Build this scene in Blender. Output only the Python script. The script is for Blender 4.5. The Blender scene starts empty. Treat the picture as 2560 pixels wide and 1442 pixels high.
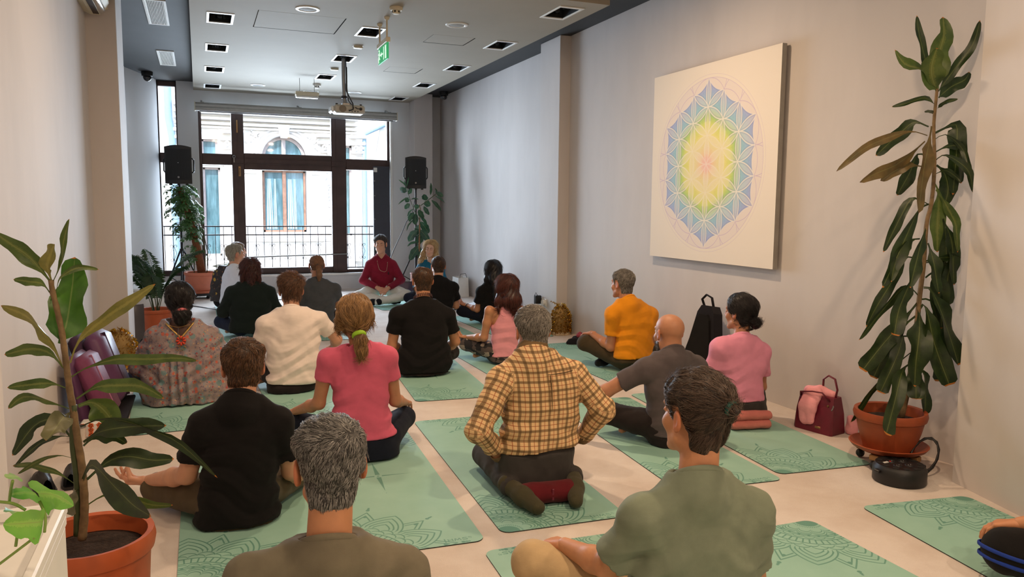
import bpy, math, random
import numpy as np
from mathutils import Vector, Matrix

random.seed(7)
RNG = np.random.default_rng(7)
SC = bpy.context.scene
COL = SC.collection

# ------------------------------------------------------------------ camera, light, exposure
cam_data = bpy.data.cameras.new('camera')
cam_data.sensor_width = 36.0
cam_data.lens = 36.0 * 1925.0 / 2560.0
cam_data.clip_start = 0.05
cam_data.clip_end = 300
cam = bpy.data.objects.new('camera', cam_data)
COL.objects.link(cam)
cam.matrix_world = Matrix(((0.92704, 0.03100, -0.37368, 0.0),
                           (-0.37485, 0.10101, -0.92157, 0.0),
                           (0.00918, 0.99440, 0.10526, 1.41),
                           (0, 0, 0, 1)))
SC.camera = cam
SC.view_settings.view_transform = 'Standard'
SC.view_settings.look = 'None'
SC.view_settings.exposure = -0.04
SC.view_settings.gamma = 1.0
SC.view_settings.use_curve_mapping = False
try:
    SC.cycles.use_denoising = True
    SC.cycles.max_bounces = 9
    SC.cycles.diffuse_bounces = 5
    SC.cycles.transparent_max_bounces = 12
    SC.cycles.sample_clamp_indirect = 6.0
    SC.cycles.caustics_reflective = False
    SC.cycles.caustics_refractive = False
except Exception:
    pass

world = bpy.data.worlds.new('sky')
SC.world = world
world.use_nodes = True
wn = world.node_tree
bg = wn.nodes['Background']
sky = wn.nodes.new('ShaderNodeTexSky')
sky.sky_type = 'NISHITA'
sky.sun_disc = False
sky.sun_elevation = math.radians(48)
sky.sun_rotation = math.radians(200)
wn.links.new(sky.outputs[0], bg.inputs[0])
bg.inputs[1].default_value = 0.62

def add_light(name, kind, loc, direction, energy, color, **kw):
    d = bpy.data.lights.new(name, kind)
    d.energy = energy
    d.color = color
    for k, v in kw.items():
        setattr(d, k, v)
    o = bpy.data.objects.new(name, d)
    COL.objects.link(o)
    o.location = loc
    o.rotation_euler = Vector(direction).to_track_quat('-Z', 'Y').to_euler()
    return o

add_light('sun', 'SUN', (0, 0, 30), (0.30, 0.62, -0.72), 6.5, (1.0, 0.96, 0.90), angle=0.009)
add_light('daylight', 'AREA', (1.55, 13.95, 1.75), (0, -1, -0.12), 1000, (0.74, 0.87, 1.0), shape='RECTANGLE', size=3.6, size_y=2.9)
WARM = (1.0, 0.74, 0.50)
for _x, _y, _e, _c in ((0.55, 5.0, 24, WARM), (2.25, 4.9, 52, (1.0, 0.70, 0.44)), (0.5, 2.3, 22, WARM), (2.1, 1.9, 40, (1.0, 0.70, 0.44)), (0.75, -0.7, 46, WARM), (2.3, -0.9, 46, WARM)):  # last two are fill lamps added behind the camera to brighten the backs
    add_light('downlight_and_fill_lamp', 'AREA', (_x, _y, 3.24), (0, 0, -1), _e, _c, shape='DISK', size=0.16)

# ------------------------------------------------------------------ helpers
def srgb(r, g, b):
    def f(c):
        c /= 255.0
        return c / 12.92 if c <= 0.04045 else ((c + 0.055) / 1.055) ** 2.4
    return (f(r), f(g), f(b), 1.0)

class N:
    """small node-tree writer"""
    def __init__(self, name):
        self.m = bpy.data.materials.new(name)
        self.m.use_nodes = True
        self.t = self.m.node_tree
        self.b = self.t.nodes['Principled BSDF']
        self.out = self.t.nodes['Material Output']
    def n(self, kind, **kw):
        x = self.t.nodes.new(kind)
        for k, v in kw.items():
            setattr(x, k, v)
        return x
    def l(self, a, b):
        self.t.links.new(a, b)
    def coord(self, which='Object', scale=(1, 1, 1), rot=(0, 0, 0)):
        c = self.n('ShaderNodeTexCoord')
        mp = self.n('ShaderNodeMapping')
        mp.inputs['Scale'].default_value = scale
        mp.inputs['Rotation'].default_value = rot
        self.l(c.outputs[which], mp.inputs['Vector'])
        return mp.outputs['Vector']
    def noise(self, vec, scale, detail=3, rough=0.55):
        x = self.n('ShaderNodeTexNoise')
        x.inputs['Scale'].default_value = scale
        x.inputs['Detail'].default_value = detail
        x.inputs['Roughness'].default_value = rough
        if vec is not None:
            self.l(vec, x.inputs['Vector'])
        return x.outputs['Fac']
    def ramp(self, fac, stops, interp='LINEAR'):
        r = self.n('ShaderNodeValToRGB')
        r.color_ramp.interpolation = interp
        e = r.color_ramp.elements
        while len(e) < len(stops):
            e.new(0.5)
        for i, (p, c) in enumerate(stops):
            e[i].position = p
            e[i].color = c
        self.l(fac, r.inputs[0])
        return r.outputs[0]
    def mix(self, fac, a, b, blend='MIX'):
        x = self.n('ShaderNodeMix', data_type='RGBA', blend_type=blend)
        for s, v in ((x.inputs[0], fac), (x.inputs[6], a), (x.inputs[7], b)):
            if hasattr(v, 'is_output'):
                self.l(v, s)
            else:
                s.default_value = v
        return x.outputs[2]
    def math(self, op, a, b=0.0, c=0.0):
        x = self.n('ShaderNodeMath', operation=op)
        for s, v in zip(x.inputs, (a, b, c)):
            if hasattr(v, 'is_output'):
                self.l(v, s)
            else:
                s.default_value = v
        return x.outputs[0]
    def bump(self, height, strength=0.3, dist=0.01):
        x = self.n('ShaderNodeBump')
        x.inputs['Strength'].default_value = strength
        x.inputs['Distance'].default_value = dist
        self.l(height, x.inputs['Height'])
        self.l(x.outputs[0], self.b.inputs['Normal'])
    def set(self, **kw):
        for k, v in kw.items():
            s = self.b.inputs[k.replace('_', ' ')]
            if hasattr(v, 'is_output'):
                self.l(v, s)
            else:
                s.default_value = v
        return self.m

def plain(name, rgb, rough=0.5, metal=0.0, var=0.06, scale=18.0, bump=0.0, bscale=60.0, bdist=0.004, coat=0.0, spec=0.5):
    k = N(name)
    c = srgb(*rgb)
    v = k.coord()
    f = k.noise(v, scale)
    lo = tuple(x * (1 - var) for x in c[:3]) + (1,)
    hi = tuple(min(1, x * (1 + var)) for x in c[:3]) + (1,)
    k.set(Base_Color=k.ramp(f, [(0.3, lo), (0.7, hi)]), Roughness=rough, Metallic=metal)
    k.b.inputs['Specular IOR Level'].default_value = spec
    if coat:
        k.b.inputs['Coat Weight'].default_value = coat
    if bump:
        k.bump(k.noise(v, bscale, 4), bump, bdist)
    return k.m

class MB:
    """collects faces for ONE mesh"""
    def __init__(self):
        self.v = []
        self.f = []
        self.mi = []
        self.cur = 0
    def add(self, vs, fs):
        o = len(self.v)
        self.v += [tuple(map(float, p)) for p in vs]
        for f in fs:
            self.f.append(tuple(i + o for i in f))
            self.mi.append(self.cur)
        return self
    def box(self, lo, hi, M=None, bevel=0.0):
        x0, y0, z0 = lo
        x1, y1, z1 = hi
        if bevel > 0:
            b = min(bevel, (x1 - x0) * 0.49, (y1 - y0) * 0.49, (z1 - z0) * 0.49)
            vs = []
            for sx in (0, 1):
                for sy in (0, 1):
                    for sz in (0, 1):
                        X, Y, Z = (x0, x1)[sx], (y0, y1)[sy], (z0, z1)[sz]
                        dx, dy, dz = (b, -b)[sx], (b, -b)[sy], (b, -b)[sz]
                        vs += [(X, Y + dy, Z + dz), (X + dx, Y, Z + dz), (X + dx, Y + dy, Z)]
            def q(sx, sy, sz, k):
                return ((sx * 2 + sy) * 2 + sz) * 3 + k
            fs = [[q(0, 0, 0, 0), q(0, 0, 1, 0), q(0, 1, 1, 0), q(0, 1, 0, 0)], [q(1, 0, 0, 0), q(1, 1, 0, 0), q(1, 1, 1, 0), q(1, 0, 1, 0)],
                  [q(0, 0, 0, 1), q(1, 0, 0, 1), q(1, 0, 1, 1), q(0, 0, 1, 1)], [q(0, 1, 0, 1), q(0, 1, 1, 1), q(1, 1, 1, 1), q(1, 1, 0, 1)],
                  [q(0, 0, 0, 2), q(0, 1, 0, 2), q(1, 1, 0, 2), q(1, 0, 0, 2)], [q(0, 0, 1, 2), q(1, 0, 1, 2), q(1, 1, 1, 2), q(0, 1, 1, 2)]]
            for s in (0, 1):
                for t in (0, 1):
                    fs.append([q(0, s, t, 1), q(1, s, t, 1), q(1, s, t, 2), q(0, s, t, 2)])
                    fs.append([q(s, 0, t, 0), q(s, 1, t, 0), q(s, 1, t, 2), q(s, 0, t, 2)])
                    fs.append([q(s, t, 0, 0), q(s, t, 1, 0), q(s, t, 1, 1), q(s, t, 0, 1)])
            for sx in (0, 1):
                for sy in (0, 1):
                    for sz in (0, 1):
                        fs.append([q(sx, sy, sz, 0), q(sx, sy, sz, 1), q(sx, sy, sz, 2)])
        else:
            vs = [(x0, y0, z0), (x1, y0, z0), (x1, y1, z0), (x0, y1, z0), (x0, y0, z1), (x1, y0, z1), (x1, y1, z1), (x0, y1, z1)]
            fs = [(0, 3, 2, 1), (4, 5, 6, 7), (0, 1, 5, 4), (1, 2, 6, 5), (2, 3, 7, 6), (3, 0, 4, 7)]
        if M is not None:
            vs = [tuple(M @ Vector(p)) for p in vs]
        return self.add(vs, fs)
    def tube(self, pts, r, seg=8, cap=True, flat=1.0):
        pts = [Vector(p) for p in pts]
        n = len(pts)
        rs = r if isinstance(r, (list, tuple)) else [r] * n
        vs, fs = [], []
        t0 = (pts[1] - pts[0]).normalized()
        up = Vector((0, 0, 1)) if abs(t0.z) < 0.9 else Vector((1, 0, 0))
        a = t0.cross(up).normalized()
        for i, p in enumerate(pts):
            t = ((pts[min(i + 1, n - 1)] - pts[max(i - 1, 0)])).normalized()
            a = (a - t * a.dot(t))
            a = a.normalized() if a.length > 1e-6 else t.orthogonal().normalized()
            b = t.cross(a)
            for k in range(seg):
                g = 2 * math.pi * k / seg
                vs.append(p + a * (math.cos(g) * rs[i]) + b * (math.sin(g) * rs[i] * flat))
        for i in range(n - 1):
            for k in range(seg):
                k2 = (k + 1) % seg
                fs.append((i * seg + k, i * seg + k2, (i + 1) * seg + k2, (i + 1) * seg + k))
        if cap:
            fs.append(tuple(range(seg))[::-1])
            fs.append(tuple((n - 1) * seg + k for k in range(seg)))
        return self.add(vs, fs)
    def lathe(self, prof, c=(0, 0, 0), seg=24, M=None, sy=1.0):
        vs, fs = [], []
        for (r, z) in prof:
            for k in range(seg):
                g = 2 * math.pi * k / seg
                vs.append(Vector((c[0] + r * math.cos(g), c[1] + r * sy * math.sin(g), c[2] + z)))
        for i in range(len(prof) - 1):
            for k in range(seg):
                k2 = (k + 1) % seg
                fs.append((i * seg + k, i * seg + k2, (i + 1) * seg + k2, (i + 1) * seg + k))
        if prof[0][0] > 1e-5:
            fs.append(tuple(range(seg))[::-1])
        if prof[-1][0] > 1e-5:
            fs.append(tuple((len(prof) - 1) * seg + k for k in range(seg)))
        if M is not None:
            vs = [M @ p for p in vs]
        return self.add(vs, fs)
    def prism(self, poly, axis, lo, hi):
        """poly: 2D points in the plane across axis 0/1/2, pushed from lo to hi"""
        n = len(poly)
        def p3(p, h):
            q = list(p)
            q.insert(axis, h)
            return tuple(q)
        vs = [p3(p, lo) for p in poly] + [p3(p, hi) for p in poly]
        fs = [tuple(range(n))[::-1], tuple(range(n, 2 * n))]
        for i in range(n):
            j = (i + 1) % n
            fs.append((i, j, n + j, n + i))
        return self.add(vs, fs)
    def sheet(self, grid):
        nu, nv = len(grid), len(grid[0])
        vs = [p for row in grid for p in row]
        fs = [(i * nv + j, i * nv + j + 1, (i + 1) * nv + j + 1, (i + 1) * nv + j) for i in range(nu - 1) for j in range(nv - 1)]
        return self.add(vs, fs)
    def build(self, name, mats, parent=None, smooth=None, fix=True):
        me = bpy.data.meshes.new(name)
        me.from_pydata(self.v, [], self.f)
        for m in (mats if isinstance(mats, (list, tuple)) else [mats]):
            me.materials.append(m)
        if any(self.mi):
            me.polygons.foreach_set('material_index', self.mi)
        me.update()
        if fix:
            import bmesh
            bm = bmesh.new()
            bm.from_mesh(me)
            bmesh.ops.recalc_face_normals(bm, faces=bm.faces)
            bm.to_mesh(me)
            bm.free()
        if smooth is not None:
            me.shade_smooth() if smooth >= 180 else me.set_sharp_from_angle(angle=math.radians(smooth))
            if smooth < 180:
                me.polygons.foreach_set('use_smooth', [True] * len(me.polygons))
        return link(name, me, parent)

def link(name, data, parent=None):
    o = bpy.data.objects.new(name, data)
    COL.objects.link(o)
    if parent is not None:
        o.parent = parent
    return o

def tag(o, label=None, cat=None, group=None, kind=None):
    for k, v in (('label', label), ('category', cat), ('group', group), ('kind', kind)):
        if v:
            o[k] = v
    return o

def thing(name, label, cat, loc=(0, 0, 0), rz=0.0, group=None):
    o = bpy.data.objects.new(name, None)
    o.empty_display_size = 0.05
    COL.objects.link(o)
    o.location = loc
    o.rotation_euler = (0, 0, rz)
    return tag(o, label, cat, group)

def struct(o):
    o['kind'] = 'structure'
    return o

def copy_tree(o, parent=None):
    c = o.copy()
    COL.objects.link(c)
    if parent is not None:
        c.parent = parent
    for ch in list(o.children):
        copy_tree(ch, c)
    return c

def image_from(name, arr):
    h, w = arr.shape[:2]
    im = bpy.data.images.new(name, w, h, alpha=False)
    px = np.ones((h, w, 4), np.float32)
    px[..., :3] = arr[..., :3]
    im.pixels.foreach_set(px.ravel())
    im.pack()
    return im
# ------------------------------------------------------------------ room shell
def wall_mat(name, rgb, stain=0.05):
    k = N(name)
    c = srgb(*rgb)
    v = k.coord('Object', (1, 1, 0.35))
    f = k.noise(v, 1.6, 4, 0.6)
    d = k.ramp(f, [(0.35, tuple(x * (1 - stain) for x in c[:3]) + (1,)), (0.62, c)])
    k.set(Base_Color=d, Roughness=0.78)
    k.bump(k.noise(k.coord(), 130, 3), 0.08, 0.002)
    return k.m

M_WALL = wall_mat('white_wall_paint', (204, 198, 196), 0.09)
M_GREYWALL = wall_mat('grey_wall_paint', (208, 209, 211), 0.05)
M_SOFFIT = wall_mat('soffit_paint', (152, 143, 128), 0.05)
M_DARK = plain('charcoal_paint', (40, 40, 42), 0.7, var=0.12, scale=3)
k = N('white_carpet')
v = k.coord()
f1 = k.noise(v, 2.2, 4, 0.6)
f2 = k.noise(v, 420, 2, 0.7)
base = k.ramp(f1, [(0.32, srgb(226, 212, 203)), (0.6, srgb(243, 234, 228))])
k.set(Base_Color=k.mix(0.20, base, k.ramp(f2, [(0.25, srgb(150, 138, 126)), (0.75, srgb(250, 246, 240))]), 'MULTIPLY'), Roughness=0.95)
k.b.inputs['Specular IOR Level'].default_value = 0.1
k.bump(k.math('ADD', k.noise(v, 300, 3, 0.7), k.math('MULTIPLY', k.noise(v, 40, 3), 0.6)), 0.7, 0.008)
M_CARPET = k.m
M_WHITE = plain('white_gloss_paint', (225, 224, 220), 0.4, var=0.03)
M_BLACK = plain('black_plastic', (22, 22, 24), 0.45, var=0.2)
M_DARKGREY = plain('dark_grey_metal', (48, 48, 50), 0.4, 0.6)
M_STEEL = plain('grey_steel', (150, 150, 150), 0.35, 0.9)
M_FRAME = plain('dark_brown_window_timber', (66, 46, 42), 0.5, var=0.2, scale=6)
M_SLATE = plain('slate_grey_panel', (60, 62, 72), 0.6, var=0.05)
M_CREAM = plain('cream_plastic', (206, 196, 172), 0.5, var=0.04)
M_HOLE = plain('dark_recess', (10, 10, 11), 0.8)

CZ = 3.29      # dark ceiling
SZ = 3.167     # underside of the dropped panel
FY = 13.15     # window wall

struct(MB().box((-1.1, -2.2, -0.12), (4.3, FY + 0.3, 0.0)).build('floor', M_CARPET))
struct(MB().box((-1.2, -2.3, CZ), (4.4, FY + 0.3, CZ + 0.15)).build('ceiling', M_DARK))

w = MB()
w.box((-1.05, -2.2, 0), (-0.83, 7.45, CZ))
struct(w.build('wall_left', M_WALL))
w = MB()
w.box((-1.05, 7.45, 0), (-0.60, 8.05, CZ), bevel=0.006)
o = struct(w.build('wall_left_pillar', M_WALL))
struct(MB().box((-1.05, 8.05, 0), (-0.90, FY + 0.2, CZ)).build('wall_left_rear', M_WALL))
struct(MB().box((3.86, -2.2, 0), (4.15, 7.85, CZ)).build('wall_right', M_WALL))
struct(MB().box((3.73, 7.85, 0), (4.15, 8.38, CZ), bevel=0.006).build('wall_right_pillar', M_WALL))
struct(MB().box((3.95, 8.38, 0), (4.15, FY + 0.2, CZ)).build('wall_right_rear', M_WALL))
struct(MB().box((3.40, 12.83, 0), (3.72, FY + 0.02, CZ), bevel=0.005).build('wall_far_pilaster', M_WALL))
struct(MB().prism([(3.613, 2.751), (3.66, 2.78), (4.15, 2.78), (4.15, 2.26), (3.488, 2.26)], 2, 0, CZ).build('wall_right_entrance', M_WALL))
struct(MB().box((3.50, 2.235, 0), (3.86, 2.262, 0.09)).build('baseboard_right', M_WHITE))
struct(MB().box((-1.1, -2.35, 0), (4.3, -2.2, CZ)).build('wall_back', M_WALL))
struct(MB().box((-0.86, 1.49, 0), (-0.388, 1.845, 1.9), bevel=0.004).build('wall_left_partition', M_WALL))

# window wall with two openings (main window, narrow window)
SX0, SX1, WX0, WX1 = -0.55, -0.27, 0.03, 3.075
WZ0, WZ1 = 0.275, 2.93
w = MB()
w.box((-0.95, FY, 0), (SX0, FY + 0.28, CZ))
w.box((SX1, FY, 0), (WX0, FY + 0.28, CZ))
w.box((SX0, FY, 0), (SX1, FY + 0.28, WZ0))
w.box((WX0, FY, 0), (WX1, FY + 0.28, WZ0))
w.box((WX0, FY, WZ1), (WX1, FY + 0.28, CZ))
w.box((WX1, FY, 0), (4.1, FY + 0.28, CZ))
struct(w.build('wall_far', M_GREYWALL))
struct(MB().prism([(-0.90, 12.15), (SX0 - 0.002, FY - 0.002), (-0.90, FY - 0.002)], 2, 0, CZ).build('wall_far_left_added_splay', wall_mat('pale_added_splay_paint', (224, 224, 226), 0.05)))  # splay added to catch the window light and brighten this stretch of wall
struct(MB().box((WX0 - 0.02, FY - 0.05, WZ0 - 0.035), (WX1 + 0.02, FY + 0.1, WZ0), bevel=0.006).build('trim_1', M_WHITE))
struct(MB().box((WX1 - 0.012, FY - 0.012, WZ0), (WX1 + 0.02, FY + 0.05, WZ1)).build('trim_2', M_WHITE))

# glass: a clear pane with a little mirror in it
k = N('window_glass')
tr = k.n('ShaderNodeBsdfTransparent')
tr.inputs[0].default_value = (0.97, 0.985, 1.0, 1)
gl = k.n('ShaderNodeBsdfGlossy')
gl.inputs['Roughness'].default_value = 0.03
fr = k.n('ShaderNodeFresnel')
fr.inputs[0].default_value = 1.35
mx = k.n('ShaderNodeMixShader')
k.l(fr.outputs[0], mx.inputs[0]); k.l(tr.outputs[0], mx.inputs[1]); k.l(gl.outputs[0], mx.inputs[2])
k.l(mx.outputs[0], k.out.inputs[0])
M_GLASS = k.m

win = struct(thing('window_1', None, None, (0, 0, 0)))
FYa, FYb = FY + 0.10, FY + 0.19
def bar(x0, z0, x1, z1, ya=FYa, yb=FYb, name='frame_bar', par=None, b=0.006):
    return MB().box((x0, ya, z0), (x1, yb, z1), bevel=b).build(name, M_FRAME, par or win)
for x0, x1 in ((WX0, 0.075), (0.515, 0.70), (2.085, 2.33), (3.03, WX1)):
    bar(x0, WZ0, x1, WZ1, name='mullion')
for x0, x1 in ((0.60, 0.615), (2.16, 2.172)):      # raised beads along the sash edges
    MB().box((x0, FYa - 0.006, WZ0), (x1, FYa + 0.004, WZ1)).build('sash_bead', M_FRAME, win)
bar(0.075, 2.035, 0.515, 2.21, name='transom')
bar(0.70, 1.972, 2.085, 2.232, name='transom')
bar(2.33, 2.01, 3.03, 2.19, name='transom')
for z in (2.06, 2.145):
    MB().box((0.52, FYa - 0.012, z), (2.33, FYa + 0.004, z + 0.012), bevel=0.003).build('transom_bead', M_FRAME, win)
bar(0.075, WZ0, 0.515, 0.36, name='bottom_rail')
bar(0.70, WZ0, 2.085, 0.375, name='bottom_rail')
bar(2.33, WZ0, 3.03, 0.325, name='bottom_rail')
bar(0.075, 2.885, 3.03, WZ1, name='top_rail')
for (a, b, c, d) in ((0.075, 0.36, 0.515, 2.035), (0.075, 2.21, 0.515, 2.885), (0.70, 0.375, 2.085, 1.972), (0.70, 2.232, 2.085, 2.885), (2.33, 0.325, 3.03, 2.01), (2.33, 2.19, 3.03, 2.885)):
    MB().box((a - 0.01, FYa + 0.045, b - 0.01), (c + 0.01, FYa + 0.051, d + 0.01)).build('pane', M_GLASS, win)
hd = MB()
hd.box((0.607, FYa - 0.02, 1.86), (0.645, FYa, 2.02), bevel=0.004)
hd.tube([(0.626, FYa - 0.02, 1.98), (0.626, FYa - 0.05, 1.97), (0.626, FYa - 0.055, 1.88)], 0.009)
M_BRASS = plain('aged_brass', (150, 118, 82), 0.35, 0.8)
hd.build('window_handle', M_BRASS, win)
hd = MB()
hd.box((0.59, FYa - 0.015, 2.55), (0.615, FYa, 2.75), bevel=0.004)
hd.build('window_hinge', M_BRASS, win)
hd = MB()
hd.tube([(0.545 + 0.02 * math.cos(g), FYa - 0.02, 2.17 + 0.02 * math.sin(g)) for g in np.linspace(0, 6.2, 12)], 0.005, 6)
hd.box((0.539, FYa - 0.025, 2.08), (0.551, FYa - 0.01, 2.15))
hd.build('key', M_STEEL, win)
MB().tube([(0.66, FYa - 0.03, 0.555), (2.33, FYa - 0.03, 0.59)], 0.012).build('security_bar', M_STEEL, win)

win2 = struct(thing('window_2', None, None))
for x0, x1 in ((SX0, SX0 + 0.02), (SX1 - 0.02, SX1)):
    bar(x0, WZ0, x1, CZ, par=win2)
bar(SX0, 2.05, SX1, 2.20, name='transom', par=win2)
bar(SX0, WZ0, SX1, 0.36, name='bottom_rail', par=win2)
bar(SX0, 3.215, SX1, CZ, name='top_rail', par=win2)
for a, b in ((0.35, 2.06), (2.19, 3.22)):
    MB().box((SX0 + 0.01, FYa + 0.045, a), (SX1 - 0.01, FYa + 0.05, b)).build('pane', M_GLASS, win2)

# slate board leaning in front of the right-hand sash
t = thing('slate_board', 'tall slate grey board with white corner covering the narrow sash beside the mullion', 'board', (2.92, FY + 0.05, WZ0 + 0.005))
MB().box((-0.145, -0.012, 0.0), (0.13, 0.012, 1.80), bevel=0.003).build('board', M_SLATE, t)
c = MB().box((-0.14, -0.018, 1.70), (-0.08, -0.012, 1.775))
c.build('corner_bracket', M_WHITE, t)
for z in (0.5, 0.9, 1.3, 1.55):
    MB().tube([(-0.125, -0.017, z), (-0.125, -0.011, z)], 0.01).build('eyelet', M_STEEL, t)

# dropped ceiling panel with openings for the downlights and hatches
DL = [(0.242, y) for y in (8.03, 9.53, 11.03, 12.60)] + [(1.67, y) for y in (8.03, 9.57, 11.03, 12.66)] + [(3.11, y) for y in (6.53, 8.08, 9.61, 11.15, 12.72)]
HATCH = [(0.553, 7.56, 1.353, 8.287), (2.29, 7.86, 2.75, 8.277), (2.30, 9.855, 2.733, 10.26)]
holes = [(x - 0.105, y - 0.205, x + 0.105, y + 0.205) for x, y in DL] + HATCH
xs = sorted({-0.025, 3.378} | {h[0] for h in holes} | {h[2] for h in holes})
ys = sorted({6.12, FY} | {h[1] for h in holes} | {h[3] for h in holes})
w = MB()
for i in range(len(xs) - 1):
    for j in range(len(ys) - 1):
        cx, cy = (xs[i] + xs[i + 1]) / 2, (ys[j] + ys[j + 1]) / 2
        if any(h[0] < cx < h[2] and h[1] < cy < h[3] for h in holes):
            continue
        w.add([(xs[i], ys[j], SZ), (xs[i], ys[j + 1], SZ), (xs[i + 1], ys[j + 1], SZ), (xs[i + 1], ys[j], SZ)], [(0, 1, 2, 3)])
X0, X1, Y0, Y1 = xs[0], xs[-1], ys[0], ys[-1]
w.add([(X0, Y0, SZ), (X1, Y0, SZ), (X1, Y0, CZ), (X0, Y0, CZ)], [(0, 1, 2, 3)])
w.add([(X0, Y0, SZ), (X0, Y1, SZ), (X0, Y1, CZ), (X0, Y0, CZ)], [(3, 2, 1, 0)])
w.add([(X1, Y0, SZ), (X1, Y1, SZ), (X1, Y1, CZ), (X1, Y0, CZ)], [(0, 1, 2, 3)])
for h in HATCH:      # rebate behind the hatch doors
    w.box((h[0], h[1], SZ + 0.02), (h[2], h[3], SZ + 0.03))
soff = struct(w.build('ceiling_panel', M_SOFFIT, fix=False))
for h in HATCH:
    MB().box((h[0] + 0.008, h[1] + 0.008, SZ + 0.001), (h[2] - 0.008, h[3] - 0.008, SZ + 0.018), bevel=0.002).build('hatch_panel', M_SOFFIT, soff)

M_CHROME = plain('lamp_reflector', (210, 210, 205), 0.15, 1.0)
def downlight_proto():
    t = thing('recessed_downlight', 'x', 'ceiling light', (0, 0, 0))
    m = MB()
    for a, b in (((-0.122, -0.225), (0.122, -0.185)), ((-0.122, 0.185), (0.122, 0.225)), ((-0.122, -0.185), (-0.098, 0.185)), ((0.098, -0.185), (0.122, 0.185))):
        m.box((a[0], a[1], -0.006), (b[0], b[1], 0.004), bevel=0.002)
    m.build('frame', M_WHITE, t)
    m = MB()
    x, y, z = 0.1, 0.19, 0.11
    m.add([(-x, -y, 0), (x, -y, 0), (x, y, 0), (-x, y, 0), (-x, -y, z), (x, -y, z), (x, y, z), (-x, y, z)], [(0, 1, 5, 4), (1, 2, 6, 5), (2, 3, 7, 6), (3, 0, 4, 7), (4, 5, 6, 7)])
    m.build('housing', M_HOLE, t, fix=False)
    for s in (-1, 1):
        m = MB()
        m.sheet([[(0.055 * math.cos(a), s * 0.09 + 0.055 * math.sin(a), 0.02 + 0.07 * tt) for tt in (0.0, 0.5, 1.0)] for a in np.linspace(0.3, 2.9, 9)])
        m.build('reflector', M_CHROME, t, smooth=180, fix=False)
        MB().lathe([(0.0, 0.02), (0.02, 0.03), (0.024, 0.06), (0.012, 0.09)], (0, s * 0.09, 0), 10).build('bulb', M_HOLE, t, smooth=180)
    return t
d0 = downlight_proto()
ordn = ['nearest', 'second', 'third', 'fourth', 'farthest']
rows = [('left', 4), ('middle', 4), ('right', 5)]
i = 0
for rn, n in rows:
    for q in range(n):
        d = d0 if i == 0 else copy_tree(d0)
        d.location = (DL[i][0], DL[i][1], SZ)
        nm = ordn[q] if not (n == 4 and q == 3) else 'farthest'
        d['label'] = f'unlit white-framed recessed downlight, {nm} to the viewer in the {rn} ceiling row'
        d['group'] = 'recessed downlights in the dropped ceiling'
        i += 1
# ------------------------------------------------------------------ house across the street, balcony rail
M_FAC = plain('sunlit_stucco', (236, 232, 226), 0.85, var=0.05, scale=4, bump=0.2, bscale=25)
M_FACTRIM = plain('stucco_moulding', (228, 224, 220), 0.85, var=0.05, scale=7)
M_OLDWOOD = plain('weathered_window_timber', (150, 112, 92), 0.6, var=0.25, scale=9)
M_OLDWOODL = plain('pale_window_timber', (186, 172, 168), 0.6, var=0.15, scale=9)
M_PIPE = plain('grey_blue_zinc', (146, 176, 198), 0.5, 0.0)
k = N('dusty_street_glass')
k.set(Base_Color=k.ramp(k.noise(k.coord('Object', (3, 3, 0.5)), 3), [(0.3, srgb(52, 88, 96)), (0.7, srgb(110, 150, 160))]), Roughness=0.12)
M_SGLASS = k.m
M_CURT = plain('pale_curtain', (190, 212, 215), 0.9)
FX = 21.0
house = thing('town_house', 'pale ornate town house across the street seen through the window', 'building', (0, FX, 0))
w = MB()
# front wall with an arched opening (centre) and two straight ones
def holewall(m, x0, x1, z0, z1, hx0, hx1, hz0, hz1, y0=0.0, y1=0.4):
    for a in ((x0, z0, hx0, z1), (hx1, z0, x1, z1), (hx0, z0, hx1, hz0), (hx0, hz1, hx1, z1)):
        if a[2] > a[0] and a[3] > a[1]:
            m.box((a[0], y0, a[1]), (a[2], y1, a[3]))
AX, AZ, AR = 2.09, 2.62, 0.53
m = w
m.box((0.75, 0, -3), (AX - AR - 0.03, 0.4, 5)); m.box((AX + AR + 0.03, 0, -3), (3.62, 0.4, 5)); m.box((AX - AR - 0.03, 0, -3), (AX + AR + 0.03, 0.4, 0.70))
m.box((AX - AR - 0.03, 0.0, 2.30), (AX + AR + 0.03, 0.4, 2.62))
arc = [(AX + (AR + 0.03) * math.cos(a), 2.62 + (AR + 0.03) * math.sin(a)) for a in np.linspace(math.pi, 0, 17)]
for i in range(16):
    (xa, za), (xb, zb) = arc[i], arc[i + 1]
    m.prism([(xa, za), (xb, zb), (xb, 5), (xa, 5)], 1, 0, 0.4)
holewall(m, -0.45, 0.75, -3, 2.45, 0.12, 0.53, 0.10, 2.33)
holewall(m, -0.45, 0.75, 2.45, 5, 0.10, 0.48, 2.55, 3.03)
holewall(m, 3.62, 3.95, -3, 2.55, 3.64, 3.84, 0.6, 2.40)
holewall(m, 3.62, 3.95, 2.55, 5, 3.64, 3.85, 2.60, 3.00)
m.box((3.95, 0.5, -3), (9, 0.9, 7)); m.box((-6, 0.15, -3), (-0.45, 0.5, 7)); m.box((4.55, -0.3, -3), (9, 0.5, 7))
m.box((-0.45, 0, 5), (3.95, 0.4, 7))
m.build('front_wall', M_FAC, house)
def mould(name, pts, r=0.03, mat=M_FACTRIM, seg=6):
    return MB().tube(pts, r, seg).build(name, mat, house, smooth=60)
for i, r in enumerate((0.58, 0.68, 0.77)):
    mould('arch_moulding', [(AX + r * math.cos(a), -0.02, 2.62 + r * math.sin(a)) for a in np.linspace(math.pi, 0, 21)], 0.035)
kb = MB()
kb.prism([(AX - 0.08, 3.12), (AX + 0.08, 3.12), (AX + 0.16, 3.45), (AX - 0.16, 3.45)], 1, -0.16, 0.02)
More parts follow.
